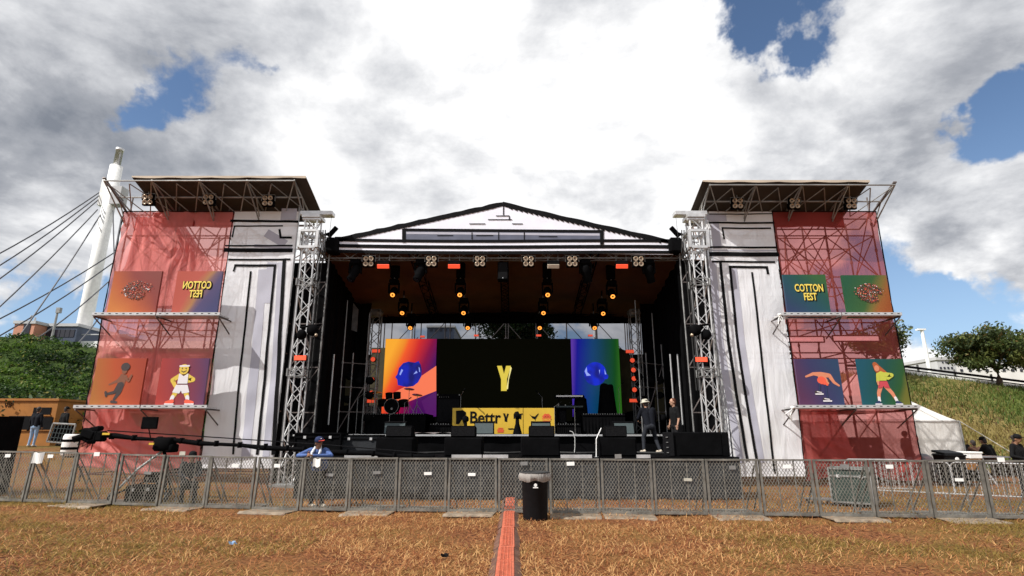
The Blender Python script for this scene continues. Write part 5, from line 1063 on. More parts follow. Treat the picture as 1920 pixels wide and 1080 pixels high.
def wedge(label, px0, px1, d_=19.3):
    x0, x1 = P(px0, 800, d_).x, P(px1, 800, d_).x; t_ = thing('monitor_wedge', label, 'monitor speaker', ((x0+x1)/2, d_, 1.6), 'monitor wedges along the stage edge')
    mb = MB(); pr = [(0, 0), (.50, 0), (.50, .16), (.30, .44), (.10, .40)]; mb.poly([(x0, d_+a, 1.6+b) for a, b in pr], (x1-x0, 0, 0)); mb.build('cabinet', 'blackp', t_)
    mb = MB(); mb.poly([(x0+.03, d_+.004, 1.63), (x1-.03, d_+.004, 1.63), (x1-.03, d_+.094, 1.97), (x0+.03, d_+.094, 1.97)], (0, -.012, 0)); mb.build('grille', 'greygrille', t_)
M['greygrille'] = mat('grey_speaker_grille', (.055, .075, .078), .7, .1, .2, 40)
for a, b, lb in ((719, 760, 'grey-fronted monitor wedge below the drum kit'), (889, 926, 'dark monitor wedge before the lettering on the yellow board'), (996, 1033, 'dark monitor wedge before the right end of the yellow board'), (1151, 1190, 'grey-fronted monitor wedge left of the man in the hat')): wedge(lb, a, b)
def case(name, label, c, sz, mt, edge='alu_dull', rz=0.0, cat='flight case', lid=True):
    t_ = thing(name, label, cat, (c[0], c[1], c[2])); Rm = Matrix.Rotation(rz, 3, 'Z'); w, dp, h = sz; c = Vector(c)
    mb = MB(); mb.box(c+Vector((0, 0, h/2)), (w-.02, dp-.02, h-.02), Rm); mb.build('panel', mt, t_)
    mb = MB(); e = .035
    for sx in (-1, 1):
        for sy in (-1, 1): mb.box(c + Rm @ Vector((sx*w/2, sy*dp/2, h/2)), (e, e, h+.01), Rm)
    for sy in (-1, 1):
        for z in (0, h*.78 if lid else h*.5, h): mb.box(c + Rm @ Vector((0, sy*dp/2, z)), (w, e, e), Rm)
    for sx in (-1, 1):
        for z in (0, h*.78 if lid else h*.5, h): mb.box(c + Rm @ Vector((sx*w/2, 0, z)), (e, dp, e), Rm)
    mb.build('edge_profile', edge, t_); mb = MB()
    for sx in (-.28, .28): mb.box(c + Rm @ Vector((sx*w, -dp/2-.02, h*.78)), (.07, .02, .07), Rm)
    mb.build('latch', 'alu', t_)
    for sx in (-1, 1):
        for sy in (-1, 1): mb = MB(); mb.lathe([(.045, -.015), (.05, -.01), (.05, .01), (.045, .015)], c + Rm @ Vector((sx*w*.38, sy*dp*.36, -.05)), 10, axis=(1, 0, 0)); mb.build('castor', 'rubber', t_)
    return t_
M['greencase'] = mat('dark_green_case_board', (.018, .035, .028), .55, 0, .3, 4)
q = G(1604, 945); case('flight_case', 'dark green flight case with silver edges behind the right barriers', (7.95+.1, 13.7, .10), (.84, .74, .74), 'greencase', 'steel', R(-38))
t_ = thing('dolly', 'low flat grey dolly lying beside the green flight case', 'dolly', (7.35, 13.9, 0)); mb = MB(); mb.box((7.35, 13.9, .13), (.6, .4, .03)); mb.bar((7.06, 13.7, .14), (7.06, 13.7, .35), .015); mb.build('platform', 'alu_dull', t_)
for sx in (-1, 1):
    for sy in (-1, 1): mb = MB(); mb.lathe([(.05, -.012), (.05, .012)], (7.35+sx*.25, 13.9+sy*.15, .06), 10, axis=(1, 0, 0)); mb.build('castor', 'rubber', t_)
case('flight_case', 'long black case at the left end of the front platform', (-5.35, 16.0, 1.16), (1.25, .7, .48), 'blackp', 'blackp'); case('flight_case', 'grey covered case right of the long black case on the platform', (-4.25, 16.2, 1.16), (1.1, .6, .42), 'dgrey', 'blackp')
case('flight_case', 'big dark case standing behind the foot of the right scrim', (12.5, 21.3, .12), (2.0, 1.0, 1.35), 'black', 'blackp')
case('flight_case', 'dark case stack behind the lower part of the left scrim', (-12.2, 21.0, .12), (1.7, .9, 1.1), 'black', 'alu_dull')
# risers
def riser(label, px0, px1, d0, d1, z1):
    x0, x1 = P(px0, 780, d0).x, P(px1, 780, d0).x; t_ = thing('riser', label, 'stage riser', ((x0+x1)/2, d0, 1.6)); mb = MB(); mb.box(((x0+x1)/2, (d0+d1)/2, z1-.04), (x1-x0, d1-d0, .08)); tp = mb
    mb = MB(); mb.grid(lambda u, v: (x0+(x1-x0)*u, d0+.03+.02*math.sin(u*80)*v, z1-.08-(z1-1.68)*v), 50, 3); sk = mb; mb = tp
    for i in range(int((x1-x0)/.09)): mb.box((x0+.05+i*.09, d0-.004, z1-.02), (.028, .008, .02), k=1)
    mb.build('top', ['blackp', 'alu_dull'], t_); sk.build('skirt', 'black', t_); return (x0, x1)
riser('black drum riser with dotted edge in front of the orange screen', 684, 798, 21.3, 23.4, 2.36); riser('low black riser with dotted edge beside the left end of the yellow board', 806, 845, 20.6, 21.6, 1.98); riser('black riser with dotted edge in front of the blue and green screen', 1092, 1172, 21.3, 23.4, 2.36); riser('low black riser with dotted edge right of the yellow board', 1044, 1088, 20.7, 21.6, 1.98)
# drum kit
dk = thing('drum_kit', 'black drum kit with cymbals on the riser before the orange screen', 'drum kit', (-4.7, 22.2, 2.36)); cx, cy = -4.72, 22.1
mb = MB(); mb.lathe([(.28, -.2), (.29, -.18), (.29, .18), (.28, .2)], (cx, cy, 2.66), 24, axis=(0, 1, 0)); bd = mb.build('bass_drum', 'blackp', dk, True); mb = MB()
for i in range(24): a, b = 2*PI*i/24, 2*PI*(i+1)/24; mb.bar((cx+.285*math.cos(a), cy-.205, 2.66+.285*math.sin(a)), (cx+.285*math.cos(b), cy-.205, 2.66+.285*math.sin(b)), .009, 4)
mb.build('hoop', 'alu_dull', bd); mb = MB(); mb.lathe([(.045, 0), (.045, .006)], (cx+.02, cy-.21, 2.56), 12, axis=(0, -1, 0)); mb.build('badge', 'alu_dull', bd)
for x, z, r_ in ((-.16, 3.06, .14), (.15, 3.08, .15), (.42, 2.78, .19), (-.42, 2.80, .17)): mb = MB(); mb.lathe([(r_, -.11), (r_, .11)], (cx+x, cy+.05, z), 18, axis=(0, -.35, 1)); mb.lathe([(r_+.008, .10), (r_+.008, .12)], (cx+x, cy+.05, z), 18, axis=(0, -.35, 1)); mb.build('tom', 'blackp', dk, True)
M['cymbal'] = mat('brass_cymbal', (.30, .20, .08), .3, .9, .2, 9)
for x, z in ((-.68, 3.22), (.62, 3.35), (.95, 3.12), (-.85, 2.98)):
    mb = MB(); mb.bar((cx+x, cy+.1, 2.4), (cx+x, cy+.1, z), .011)
    for a in (0, 2.1, 4.2): mb.bar((cx+x, cy+.1, 2.75), (cx+x+.25*math.cos(a), cy+.1+.25*math.sin(a), 2.38), .009)
    std = mb.build('cymbal_stand', 'alu_dull', dk); mb = MB(); mb.lathe([(.21, -.012), (.08, .0), (.03, .02), (.005, .025)], (cx+x, cy+.1, z), 20, axis=(.15, -.3, 1)); mb.build('cymbal', 'cymbal', std, True)
mb = MB(); mb.lathe([(.17, 0), (.17, .06)], (cx+.1, cy+.75, 2.85), 16); mb.bar((cx+.1, cy+.75, 2.4), (cx+.1, cy+.75, 2.85), .02); mb.build('stool', 'blackp', dk)
# amps
def amp(label, px0, px1, d_, z, h, corners=True):
    x0, x1 = P(px0, 780, d_).x, P(px1, 780, d_).x; t_ = thing('amplifier', label, 'amplifier', ((x0+x1)/2, d_, z)); mb = MB(); mb.box(((x0+x1)/2, d_+.2, z+h/2), (x1-x0, .4, h), bev=.02); mb.build('cabinet', 'blackp', t_); mb = MB(); mb.box(((x0+x1)/2, d_-.008, z+h*.45), (x1-x0-.08, .012, h*.75)); mb.build('grille', 'grille', t_)
    mb = MB()
    for sx in (x0+.03, x1-.03):
        for z_ in (z+.03, z+h-.03): mb.box((sx, d_-.01, z_), (.05, .03, .05))
    for k in range(5): mb.bar((x0+.1+k*.09, d_-.03, z+h*.9), (x0+.1+k*.09, d_, z+h*.9), .012)
    mb.build('corner_and_knob', 'alu_dull', t_)
amp('tall black bass amplifier in front of the black screen, left side', 818, 862, 22.0, 1.98, 1.15); amp('black amplifier cabinet under the keyboards', 1046, 1062, 21.9, 1.98, .75)
kb = thing('keyboard_stand', 'two-tier keyboard stand with pale keyboards right of the yellow board', 'keyboard', (2.1, 21.9, 1.6)); 
x0, x1 = P(1040, 742, 21.9).x, P(1095, 742, 21.9).x
for z, k in ((3.02, 0), (2.62, 1)):
    mb = MB(); mb.box(((x0+x1)/2, 21.9, z), (x1-x0, .34, .09), Matrix.Rotation(R(14), 3, 'X')); kk_ = mb.build('keyboard', 'blackp', kb); mb = MB()
    for i in range(22): mb.box((x0+.07+i*(x1-x0-.12)/22, 21.73, z+.015), ((x1-x0)/26, .04, .055))
    mb.build('keys', 'whitep' if k == 0 else 'greygrille', kk_)
mb = MB()
for s_ in (x0+.15, x1-.15): mb.bar((s_, 21.7, 1.62), (s_+.02, 22.0, 3.0), .02); mb.bar((s_, 22.15, 1.62), (s_, 21.85, 3.0), .02)
mb.build('stand', 'blackp', kb)
for nm, px0, px1, py0, py1, d_, z0, lb in (('covered_gear', 1122, 1157, 722, 778, 22.3, 2.36, 'tall black covered gear standing before the green part of the right screen'), ('covered_gear', 1074, 1106, 748, 790, 21.8, 1.6, 'black covered gear between the keyboards and the blue screen')):
    a, b = P(px0, py0, d_), P(px1, py0, d_); zt = a.z; t_ = thing(nm, lb, 'covered gear', ((a.x+b.x)/2, d_, z0)); mb = MB(); w = b.x-a.x
    mb.grid(lambda u, v, a=a, b=b, zt=zt, z0=z0, d_=d_, w=w: ((a.x+b.x)/2+(w*(.36+.14*v))*math.cos(u*2*PI)*(1+.1*math.sin(u*31)*v), d_+.3+(.3)*math.sin(u*2*PI), zt-(zt-z0)*v+.08*math.sin(u*12)*(1-v)), 40, 10); mb.poly([((a.x+b.x)/2+w*.36*math.cos(i*PI/8), d_+.3+.3*math.sin(i*PI/8), zt-.02) for i in range(16)]); mb.build('cover', 'black', t_, True)
    mb = MB(); mb.box(((a.x+b.x)/2, d_+.3, z0+.04), (w*.9, .5, .08)); mb.build('base', 'blackp', t_)
mst = proto('microphone_stand', 'x', 'microphone stand'); mb = MB(); mb.bar((0, 0, 0), (0, 0, 1.35), .010); mb.lathe([(.13, 0), (.13, .02), (.02, .03)], n=12); mb.build('stand', 'alu_dull', mst); mb = MB(); mb.bar((0, 0, 1.32), (.0, -.5, 1.50), .008); mb.build('boom', 'alu_dull', mst); mb = MB(); mb.bar((0, -.48, 1.49), (0, -.62, 1.53), .022, 8); mb.ball((0, -.64, 1.535), .03, 8, 6); mb.build('microphone', 'blackp', mst)
places(mst, [((P(px, 790, d_).x, d_, z), rz, lb, s_) for px, d_, z, rz, lb, s_ in ((863, 21.2, 1.6, .3, 'microphone stand at the left end of the yellow board', 1.05), (1017, 21.95, 1.6, -.4, 'microphone stand behind the right end of the yellow board', 1.05), (668, 20.0, 1.6, .8, 'microphone stand in the left wing', .95), (757, 21.0, 1.6, .6, 'microphone stand before the drum riser', .85), (1163, 21.8, 2.36, .2, 'microphone stand on the right riser', .75), (1078, 20.2, 1.6, -.5, 'microphone stand between the yellow board and the right riser', .7), (1040, 20.2, 1.6, .5, 'microphone stand at the right end of the yellow board', .72), (730, 19.7, 1.6, 2.4, 'low microphone stand behind the left monitor wedge', .5))], 'microphone stands on the stage')
fan = proto('stage_fan', 'x', 'stage fan'); mb = MB(); mb.lathe([(.16, 0), (.15, .05), (.07, .35), (.06, .55)], n=14); mb.build('foot', 'black', fan, True); mb = MB(); mb.lathe([(.11, -.08), (.14, -.04), (.14, .04), (.11, .08)], (0, 0, .62), 14, axis=(.5, -.8, .3)); mb.build('head', 'black', fan, True); places(fan, [((P(873, 790, 20.2).x, 20.2, 1.6), 0, 'black draped fan before the left logo on the yellow board', .85), ((P(970, 790, 20.2).x, 20.2, 1.6), 1, 'black draped fan before the middle of the yellow board', 1.05)], 'draped fans before the yellow board')
M['towelgrey'] = mat('grey_cable_sheath', (.35, .35, .34), .6)
t_ = thing('handrail', 'bent white handrail at the step of the front platform', 'handrail', (2.2, 14.9, 1.0)); a = P(1118, 858, 14.9); b = P(1118, 823, 14.9); c_ = P(1127, 803, 15.2); mb = MB(); mb.tube([a, b, c_], .014, 6); mb.build('rail', 'whitep', t_); mb = MB(); mb.box(a+Vector((0, 0, .01)), (.1, .1, .02)); mb.build('foot', 'alu', t_)
mb = MB(); mb.tube([P(1068, 808, 18.4), P(1074, 810, 18.35), P(1078, 822, 18.3), P(1078, 838, 17.5), P(1077, 848, 16.5)], .012, 6); o_ = mb.build('white_cable', 'towelgrey', None, True, off=P(1078, 840, 17.5)); tag(o_, 'white cable looping down from the main deck to the platform', 'cable')
mb = MB(); rr = random.Random(4)
pts = [Vector((-4.6+.5*i, 17.2+.5*math.sin(i*1.3), 1.08)) for i in range(20)]; mb.tube(pts, .03, 5); o_ = mb.build('black_cable', 'rubber', None, True, off=(0, 17, 1.05)); tag(o_, 'black cable snaking across the front platform', 'cable')
t_ = thing('stage_mat', 'pale grey cloth lying wrinkled on the main deck left of centre', 'cloth', (-2.9, 18.9, 1.6)); mb = MB(); mb.grid(lambda u, v: (-3.9+1.9*u, 18.55+.9*v, 1.615+.05*abs(math.sin(u*9+v*4))), 24, 10); mb.build('cloth', 'alu_dull', t_, True)

# ------------------------------------------------------------------ people
for nm, c in (('jacket_blue', (.065, .11, .27)), ('navy_cloth', (.003, .004, .008)), ('jeans_dark', (.022, .024, .030)), ('jeans_light', (.25, .36, .52)), ('tee_black', (.004, .004, .0045)), ('shoe_pale', (.50, .44, .36)), ('hat_khaki', (.42, .40, .33)), ('cap_navy', (.02, .03, .08)), ('cap_red', (.55, .06, .04)), ('brown_coat', (.09, .045, .03)), ('trouser_black', (.010, .010, .011)), ('towel', (.62, .64, .68)), ('hair_red', (.10, .035, .02))): M[nm] = mat(nm, c, .85, 0, .18, 14, .3, 40, spec=.2)
STAND = dict(pel=(0, 0, .93), che=(0, 0, 1.28), nec=(0, 0, 1.47), hea=(0, -.02, 1.62), shL=(-.19, 0, 1.42), elL=(-.25, .02, 1.13), haL=(-.25, -.06, .88), shR=(.19, 0, 1.42), elR=(.25, .02, 1.13), haR=(.25, -.06, .88),
             hiL=(-.09, 0, .92), knL=(-.10, -.02, .50), anL=(-.11, .02, .09), hiR=(.09, 0, .92), knR=(.10, -.02, .50), anR=(.11, .02, .09))
def person(label, loc, rz, J, top, legs, shoes, skin, hair=None, hat=None, face=(0, -1, 0), sc_=1.0, vox=.014, group=None, sleeve=True):
    """J overrides joints of a standing figure facing -y; the body is one remeshed surface, coloured by its nearest limb"""
    j = {k: Vector(v) for k, v in {**STAND, **J}.items()}
    t_ = thing('person', label, 'person', (0, 0, 0), group)
    prim = []      # (a, b, ra, rb, zone)
    def cap_(a, b, ra, rb, z): prim.append((Vector(a), Vector(b), ra, rb, z))
    ZT, ZL, ZS, ZK = 0, 1, 2, 3; fwd = Vector(face).normalized(); tor = (j['che']-j['pel']).normalized(); side = (j['shR']-j['shL']).normalized()
    for s_ in (-1, 1): cap_(j['pel']+side*.06*s_-tor*.02, j['che']+side*.085*s_, .115, .125, ZT); cap_(j['che']+side*.07*s_, (j['shR'] if s_ > 0 else j['shL'])-side*.035*s_, .115, .075, ZT)
    cap_(j['pel']-tor*.06-side*.05, j['pel']-tor*.06+side*.05, .12, .12, ZL); cap_(j['che']+tor*.08, j['nec'], .085, .058, ZT); cap_(j['nec'], j['hea'], .055, .055, ZK)
    for s_ in 'LR':
        cap_(j['sh'+s_], j['el'+s_], .062, .048, ZT); cap_(j['el'+s_], j['ha'+s_], .045 if sleeve else .040, .034 if sleeve else .027, ZT if sleeve else ZK)
        cap_(j['hi'+s_], j['kn'+s_], .092, .065, ZL); cap_(j['kn'+s_], j['an'+s_], .062, .046, ZL)
        ft = Vector((fwd.x, fwd.y, 0)).normalized() if s_ else fwd; ft = J.get('foot'+s_, ft); ft = Vector(ft); cap_(j['an'+s_]+Vector((0, 0, -.03))-ft*.04, j['an'+s_]+ft*.15+Vector((0, 0, -.05)), .045, .038, ZS)
    hc = j['hea']+Vector((0, 0, .02)); up = (j['hea']-j['nec']).normalized(); up = (up+Vector((0, 0, 1))).normalized(); lat = fwd.cross(up).normalized()
    hp = [(hc+up*.02, (.078, .098, .108)), (hc+fwd*.035-up*.055, (.052, .05, .06)), (hc+fwd*.105-up*.012, (.014, .022, .024)), (hc+lat*.078-up*.01, (.012, .02, .032)), (hc-lat*.078-up*.01, (.012, .02, .032)), (hc+fwd*.088-up*.062, (.028, .014, .012)), (hc+fwd*.062-up*.098, (.026, .022, .018))]
    q = Matrix((lat, fwd, up)).transposed()
    mb = MB()
    for a, b, ra, rb, z in prim: mb.bar(a, b, ra, 12, rb); mb.ball(a, ra, 12, 8); mb.ball(b, rb, 12, 8)
    for c, r_ in hp: mb.ball(c, r_, 14, 10, rot=q)
    tmp = mb.build('tmp', [M['skin']], None, off=(0, 0, 0)); md = tmp.modifiers.new('r', 'REMESH'); md.mode = 'VOXEL'; md.voxel_size = vox
    dg = bpy.context.evaluated_depsgraph_get(); me = bpy.data.meshes.new_from_object(tmp.evaluated_get(dg)); bpy.data.objects.remove(tmp)
    V = np.zeros(len(me.vertices)*3); me.vertices.foreach_get('co', V); V = V.reshape(-1, 3); best = np.full(len(V), 9.0); zn = np.zeros(len(V), int)
    for a, b, ra, rb, z in prim:
        A, Bv = np.array(a), np.array(b); ab = Bv-A; t = np.clip(((V-A)@ab)/max(1e-9, ab@ab), 0, 1); dd = np.linalg.norm(V-(A+t[:, None]*ab), axis=1)-(ra+(rb-ra)*t); m_ = dd < best; best[m_] = dd[m_]; zn[m_] = z
    for c, r_ in hp: dd = np.linalg.norm(V-np.array(c), axis=1)-max(r_)*.95; m_ = dd < best; best[m_] = dd[m_]; zn[m_] = ZK
    for m_ in (top, legs, shoes, skin, 'glass'): me.materials.append(M[m_])
    lp = np.zeros(len(me.loops), int); me.loops.foreach_get('vertex_index', lp); ps = np.zeros(len(me.polygons), int); me.polygons.foreach_get('loop_start', ps)
    me.materials.clear()
    for m_ in (top, legs, shoes, skin, 'glass'): me.materials.append(M[m_])
    mi = zn[lp[ps]].astype(np.int32)
    # hands and eyes joined to the same mesh
    hb = MB()
    for s_, sg in (('L', -1), ('R', 1)):
        w = j['ha'+s_]; d = (w-j['el'+s_]).normalized(); n_ = d.cross(fwd if abs(d.dot(fwd)) < .9 else Vector((0, 0, 1))).normalized(); f_ = n_.cross(d)
        hb.ball(w+d*.045, (.018, .040, .050), 10, 8, 3, rot=Matrix((n_, f_, d)).transposed())
        for k in range(4):
            o_ = f_*(.028-.019*k); l_ = (.068, .078, .072, .056)[k]; m1 = w+d*.085+o_; m2 = m1+d*l_*.5-n_*sg*.006; hb.tube([m1-d*.02, m1, m2, m2+d*l_*.45-n_*sg*.018], [.0095, .009, .008, .006], 6, 3)
        m1 = w+d*.03+f_*.034; hb.tube([m1, m1+(d*.5+f_*.8).normalized()*.035, m1+(d*.8+f_*.6).normalized()*.062], [.012, .010, .008], 6, 3)
    for sg in (-1, 1): hb.ball(hc+fwd*.090+lat*sg*.031+up*.018, .011, 8, 6, 4)
    me2 = bpy.data.meshes.new('person_body'); off_ = len(V); v2 = np.array(hb.v); n0 = len(me.polygons)
    fs = []; tot = np.zeros(n0, int); me.polygons.foreach_get('loop_total', tot)
    for s0, n_ in zip(ps, tot): fs.append(tuple(lp[s0:s0+n_]))
    fs += [tuple(off_+i for i in f) for f in hb.f]; me2.from_pydata(np.concatenate([V, v2]).tolist(), [], fs); 
    for m_ in (top, legs, shoes, skin, 'glass'): me2.materials.append(M[m_])
    me2.polygons.foreach_set('material_index', np.concatenate([mi, np.array(hb.m)]).astype(np.int32)); me2.polygons.foreach_set('use_smooth', [True]*len(fs)); bpy.data.meshes.remove(me)
    ob = bpy.data.objects.new('body', me2); C.objects.link(ob); ob.parent = t_
    if hair:
        mb = MB(); mb.ball(hc+up*.035-fwd*.022, (.085, .098, .100), 16, 10, rot=q); mb.ball(hc-fwd*.05-up*.03, (.072, .058, .075), 14, 8, rot=q); mb.build('hair', hair, t_, True)
    if hat and hat[0] == 'cap':
        mb = MB(); pr = [(.097, -.01), (.099, .03), (.085, .075), (.05, .10), (.004, .108)]; mb.lathe([(r_, z_) for r_, z_ in pr], hc+up*.035-fwd*.005, 18, axis=up); hh = mb.build('cap', hat[1], t_, True)
        mb = MB(); mb.poly([hc+up*.04+fwd*(.085+.0*0)+lat*.07, hc+up*.04+fwd*.13+lat*.06, hc+up*.03+fwd*.165+lat*.02, hc+up*.03+fwd*.165-lat*.02, hc+up*.04+fwd*.13-lat*.06, hc+up*.04+fwd*.085-lat*.07], up*.012); mb.build('brim', hat[2], hh)
        if len(hat) > 3: mb = MB(); mb.ball(hc+up*.085+fwd*.070-lat*.0, (.026, .012, .016), 10, 6, rot=q); mb.build('badge', 'whitep', hh)
    if hat and hat[0] == 'bucket':
        mb = MB(); mb.lathe([(.155, -.02), (.150, .0), (.100, .03), (.095, .085), (.07, .105), (.004, .11)], hc+up*.04, 22, axis=up); mb.build('bucket_hat', hat[1], t_, True)
    if hat and hat[0] == 'hood': mb = MB(); mb.ball(hc+up*.01-fwd*.015, (.105, .118, .125), 16, 10, rot=q); mb.build('hood', hat[1], t_, True)
    put(t_, loc, rz, None, sc_); return t_
man = person('man in a blue jacket and red-brimmed cap leaning on the barrier', (-4.46, 13.10, terr(-4.6, 13.1, False)), R(4),
  dict(pel=(0, .34, .86), che=(.0, .10, 1.17), nec=(.01, .03, 1.30), hea=(.03, -.03, 1.41), shL=(-.19, .08, 1.25), elL=(-.37, -.16, 1.15), haL=(-.13, -.34, 1.17), shR=(.19, .08, 1.25), elR=(.36, -.16, 1.15), haR=(.02, -.36, 1.16), hiL=(-.09, .34, .84), knL=(-.10, .26, .47), anL=(-.12, .30, .09), hiR=(.09, .34, .84), knR=(.11, .24, .47), anR=(.12, .30, .09)),
  'jacket_blue', 'trouser_black', 'shoe_pale', 'skin', 'hair', ('cap', 'cap_navy', 'cap_red', 1), face=(.72, -.68, .05), vox=.011)
mb = MB(); mb.tube([(-.12, -.02, 1.02), (-.10, -.06, 1.22), (-.05, .02, 1.34), (.06, .04, 1.35), (.08, -.05, 1.24), (.03, -.08, 1.04)], [.028, .03, .03, .03, .03, .028], 8); mb.build('towel', 'towel', man, True)
mb = MB(); a = Vector((-4.36, 12.58, .93)); mb.grid(lambda u, v: (a.x+.17*u, a.y+.02*math.sin(u*5), a.z+.17*v+.015*math.sin(u*8)), 8, 6); mb.v = [(x, y, z) for x, y, z in mb.v]; mb.k = 0; o_ = mb.build('paper_bag', 'whitep', None, off=tuple(a)); tag(o_, 'white paper hanging on the barrier below the leaning man', 'paper')
mb = MB(); a = Vector((-11.05, 13.20, .97)); mb.grid(lambda u, v: (a.x+.26*u, a.y+.03*math.sin(u*6+v), a.z+.24*v+.008*math.sin(u*8)), 8, 6); o_ = mb.build('paper_bag', 'whitep', None, off=tuple(a)); tag(o_, 'white cloth hung over the barriers at the far left', 'cloth')
q = P(1217, 800, 17.7); person('man in a khaki bucket hat and navy sweatshirt seen from behind on the platform', (q.x, 17.7, 1.045), R(190),
  dict(pel=(0, .05, .84), che=(0, -.04, 1.16), nec=(0, -.10, 1.33), hea=(.02, -.14, 1.45), shL=(-.20, -.05, 1.29), elL=(-.30, -.12, 1.02), haL=(-.24, -.32, .92), shR=(.20, -.05, 1.29), elR=(.29, -.12, 1.03), haR=(.16, -.32, .95), hiL=(-.09, .05, .82), knL=(-.20, -.06, .46), anL=(-.26, .10, .09), hiR=(.09, .05, .82), knR=(.18, -.04, .46), anR=(.22, .02, .09)),
  'navy_cloth', 'jeans_dark', 'shoe_pale', 'skinl', 'hair', ('bucket', 'hat_khaki'), face=(.2, -1, -.15), sc_=1.02)
q = P(1266, 800, 18.1); person('red-haired man in a black t-shirt standing at the right of the stage', (q.x, 18.1, 1.045), R(-75),
  dict(hea=(0, -.03, 1.62)), 'tee_black', 'trouser_black', 'shoe_pale', 'skinl', 'hair_red', None, face=(0, -1, -.1), sc_=.955, sleeve=False)
seat = dict(pel=(0, .05, .50), che=(0, -.05, .84), nec=(0, -.12, 1.02), hea=(0, -.17, 1.15), shL=(-.19, -.08, .98), elL=(-.24, -.22, .74), haL=(-.10, -.42, .66), shR=(.19, -.08, .98), elR=(.24, -.22, .74), haR=(.10, -.42, .66), hiL=(-.09, .03, .50), knL=(-.14, -.40, .50), anL=(-.14, -.38, .09), hiR=(.09, .03, .50), knR=(.14, -.40, .50), anR=(.14, -.38, .09))
t_ = thing('stool', 'low black stool under the crouching crane operator', 'stool', (-7.85, 14.05, 0)); mb = MB(); mb.box((-7.85, 14.05, .36), (.42, .36, .05), bev=.015); mb.build('seat', 'blackp', t_)
for sx in (-1, 1):
    for sy in (-1, 1): mb = MB(); mb.bar((-7.85+sx*.15, 14.05+sy*.12, .35), (-7.85+sx*.19, 14.05+sy*.16, .03), .014); mb.build('leg', 'blackp', t_)
person('crouching camera crane operator in dark clothes and cap behind the barrier', (-7.85, 14.05, .02), R(35), seat, 'jeans_dark', 'trouser_black', 'trouser_black', 'skin', 'hair', ('cap', 'tee_black', 'tee_black'), sc_=.92)
def gz(x, y): return terr(x, y, True)
for (px, py, d_, z, rz, Jx, a, b, c_, hr, ht, s_, lb) in (
  (66, 800, 25.6, None, 180, {}, 'navy_cloth', 'jeans_light', 'shoe_pale', 'hair', None, 1.0, 'person in light blue jeans and dark top beside the orange site cabin'),
  (118, 800, 26.0, None, 160, {}, 'tee_black', 'trouser_black', 'trouser_black', 'hair', ('cap', 'tee_black', 'tee_black'), 1.0, 'person in black with a cap between the site cabin and the left tower'),
  (1702, 850, 22.6, None, 20, {}, 'brown_coat', 'trouser_black', 'trouser_black', 'hair', ('hood', 'tee_black'), .97, 'hooded person seen dimly through the foot of the right scrim'),
  (1814, 850, 24.5, None, 190, seat, 'tee_black', 'trouser_black', 'trouser_black', 'hair', None, 1.12, 'seated person in black nearest the corner of the white marquee'),
  (1833, 850, 23.6, None, 170, seat, 'brown_coat', 'trouser_black', 'trouser_black', 'hair', None, 1.05, 'seated person in a brown coat behind the orange box'),
  (1858, 850, 22.6, None, 200, seat, 'tee_black', 'trouser_black', 'trouser_black', 'hair', ('cap', 'tee_black', 'tee_black'), 1.15, 'seated person in black jacket and cap on the right of the bench'),
  (1906, 850, 25.0, None, 60, {}, 'brown_coat', 'jeans_dark', 'shoe_pale', 'hair', None, .88, 'person whose face shows just above the black cap at the right edge'),
  (1908, 850, 15.2, None, 20, dict(haL=(-.06, -.30, 1.06), elL=(-.32, -.02, 1.14), haR=(.05, -.30, 1.04), elR=(.30, -.04, 1.12), hea=(0, -.07, 1.60)), 'tee_black', 'trouser_black', 'trouser_black', 'hair', ('cap', 'tee_black', 'tee_black'), .92, 'person in black jacket and black cap at the right edge looking at a phone')):
    q = P(px, py, d_); person(lb, (q.x, d_, gz(q.x, d_)+.0), R(rz), Jx, a, b, c_, 'skinl' if px > 1900 and d_ > 20 else 'skin', hr, ht, sc_=s_, vox=.02)
bq = P(1836, 850, 23.6); t_ = thing('bench', 'low wooden bench beside the white marquee carrying three seated people', 'bench', (bq.x, 23.6, 0)); mb = MB(); mb.box((bq.x, 23.6, .47), (2.4, 1.6, .05)); mb.build('seat', 'rust', t_)
for sx in (-1, 1): mb = MB(); mb.box((bq.x+sx*.9, 23.6, .22), (.06, 1.3, .45)); mb.build('leg', 'rust', t_)
q = P(1905, 870, 14.9)

# ------------------------------------------------------------------ camera crane
cr_ = thing('camera_crane', 'long black camera crane reaching from the left tower to the platform', 'camera crane', (-9.4, 14.3, 0))
pA, pB = P(178, 815, 14.35), P(815, 858, 14.15); dv = pB-pA; mb = MB(); nseg = 16
mb.tube([pA + dv*(i/nseg) + Vector((0, 0, -.03*math.sin(PI*i/nseg)+.015*math.sin(i*2.1))) for i in range(nseg+1)], [.052+.014*math.sin(i*1.7) for i in range(nseg+1)], 8)
for i in range(1, nseg): c = pA+dv*(i/nseg); mb.box(c+Vector((.1*math.sin(i*5), 0, -.01)), (.05, .14, .14))
mb.build('boom', 'black', cr_, True)
mb = MB(); mb.tube([pA+Vector((.3, 0, .10)), pA+dv*.3+Vector((0, 0, .13)), pA+dv*.7+Vector((0, 0, .13)), pB+Vector((-.2, 0, .1))], .014, 5); mb.build('guy_cable', 'grille', cr_)
mb = MB(); mb.box(pA+Vector((-.12, 0, .02)), (.34, .26, .22), Matrix.Rotation(.3, 3, 'Y'), bev=.03); mb.box(pA+Vector((-.02, .05, .14)), (.26, .2, .12), Matrix.Rotation(-.2, 3, 'Y'), bev=.03); mb.box(pA+Vector((.14, 0, -.04)), (.26, .22, .26), bev=.04); mb.bar(pA+Vector((-.22, -.05, -.02)), pA+Vector((-.42, -.14, -.12)), .065, 10, .08); mb.box(pA+Vector((-.16, 0, -.14)), (.3, .2, .06), Matrix.Rotation(.4, 3, 'Y'))
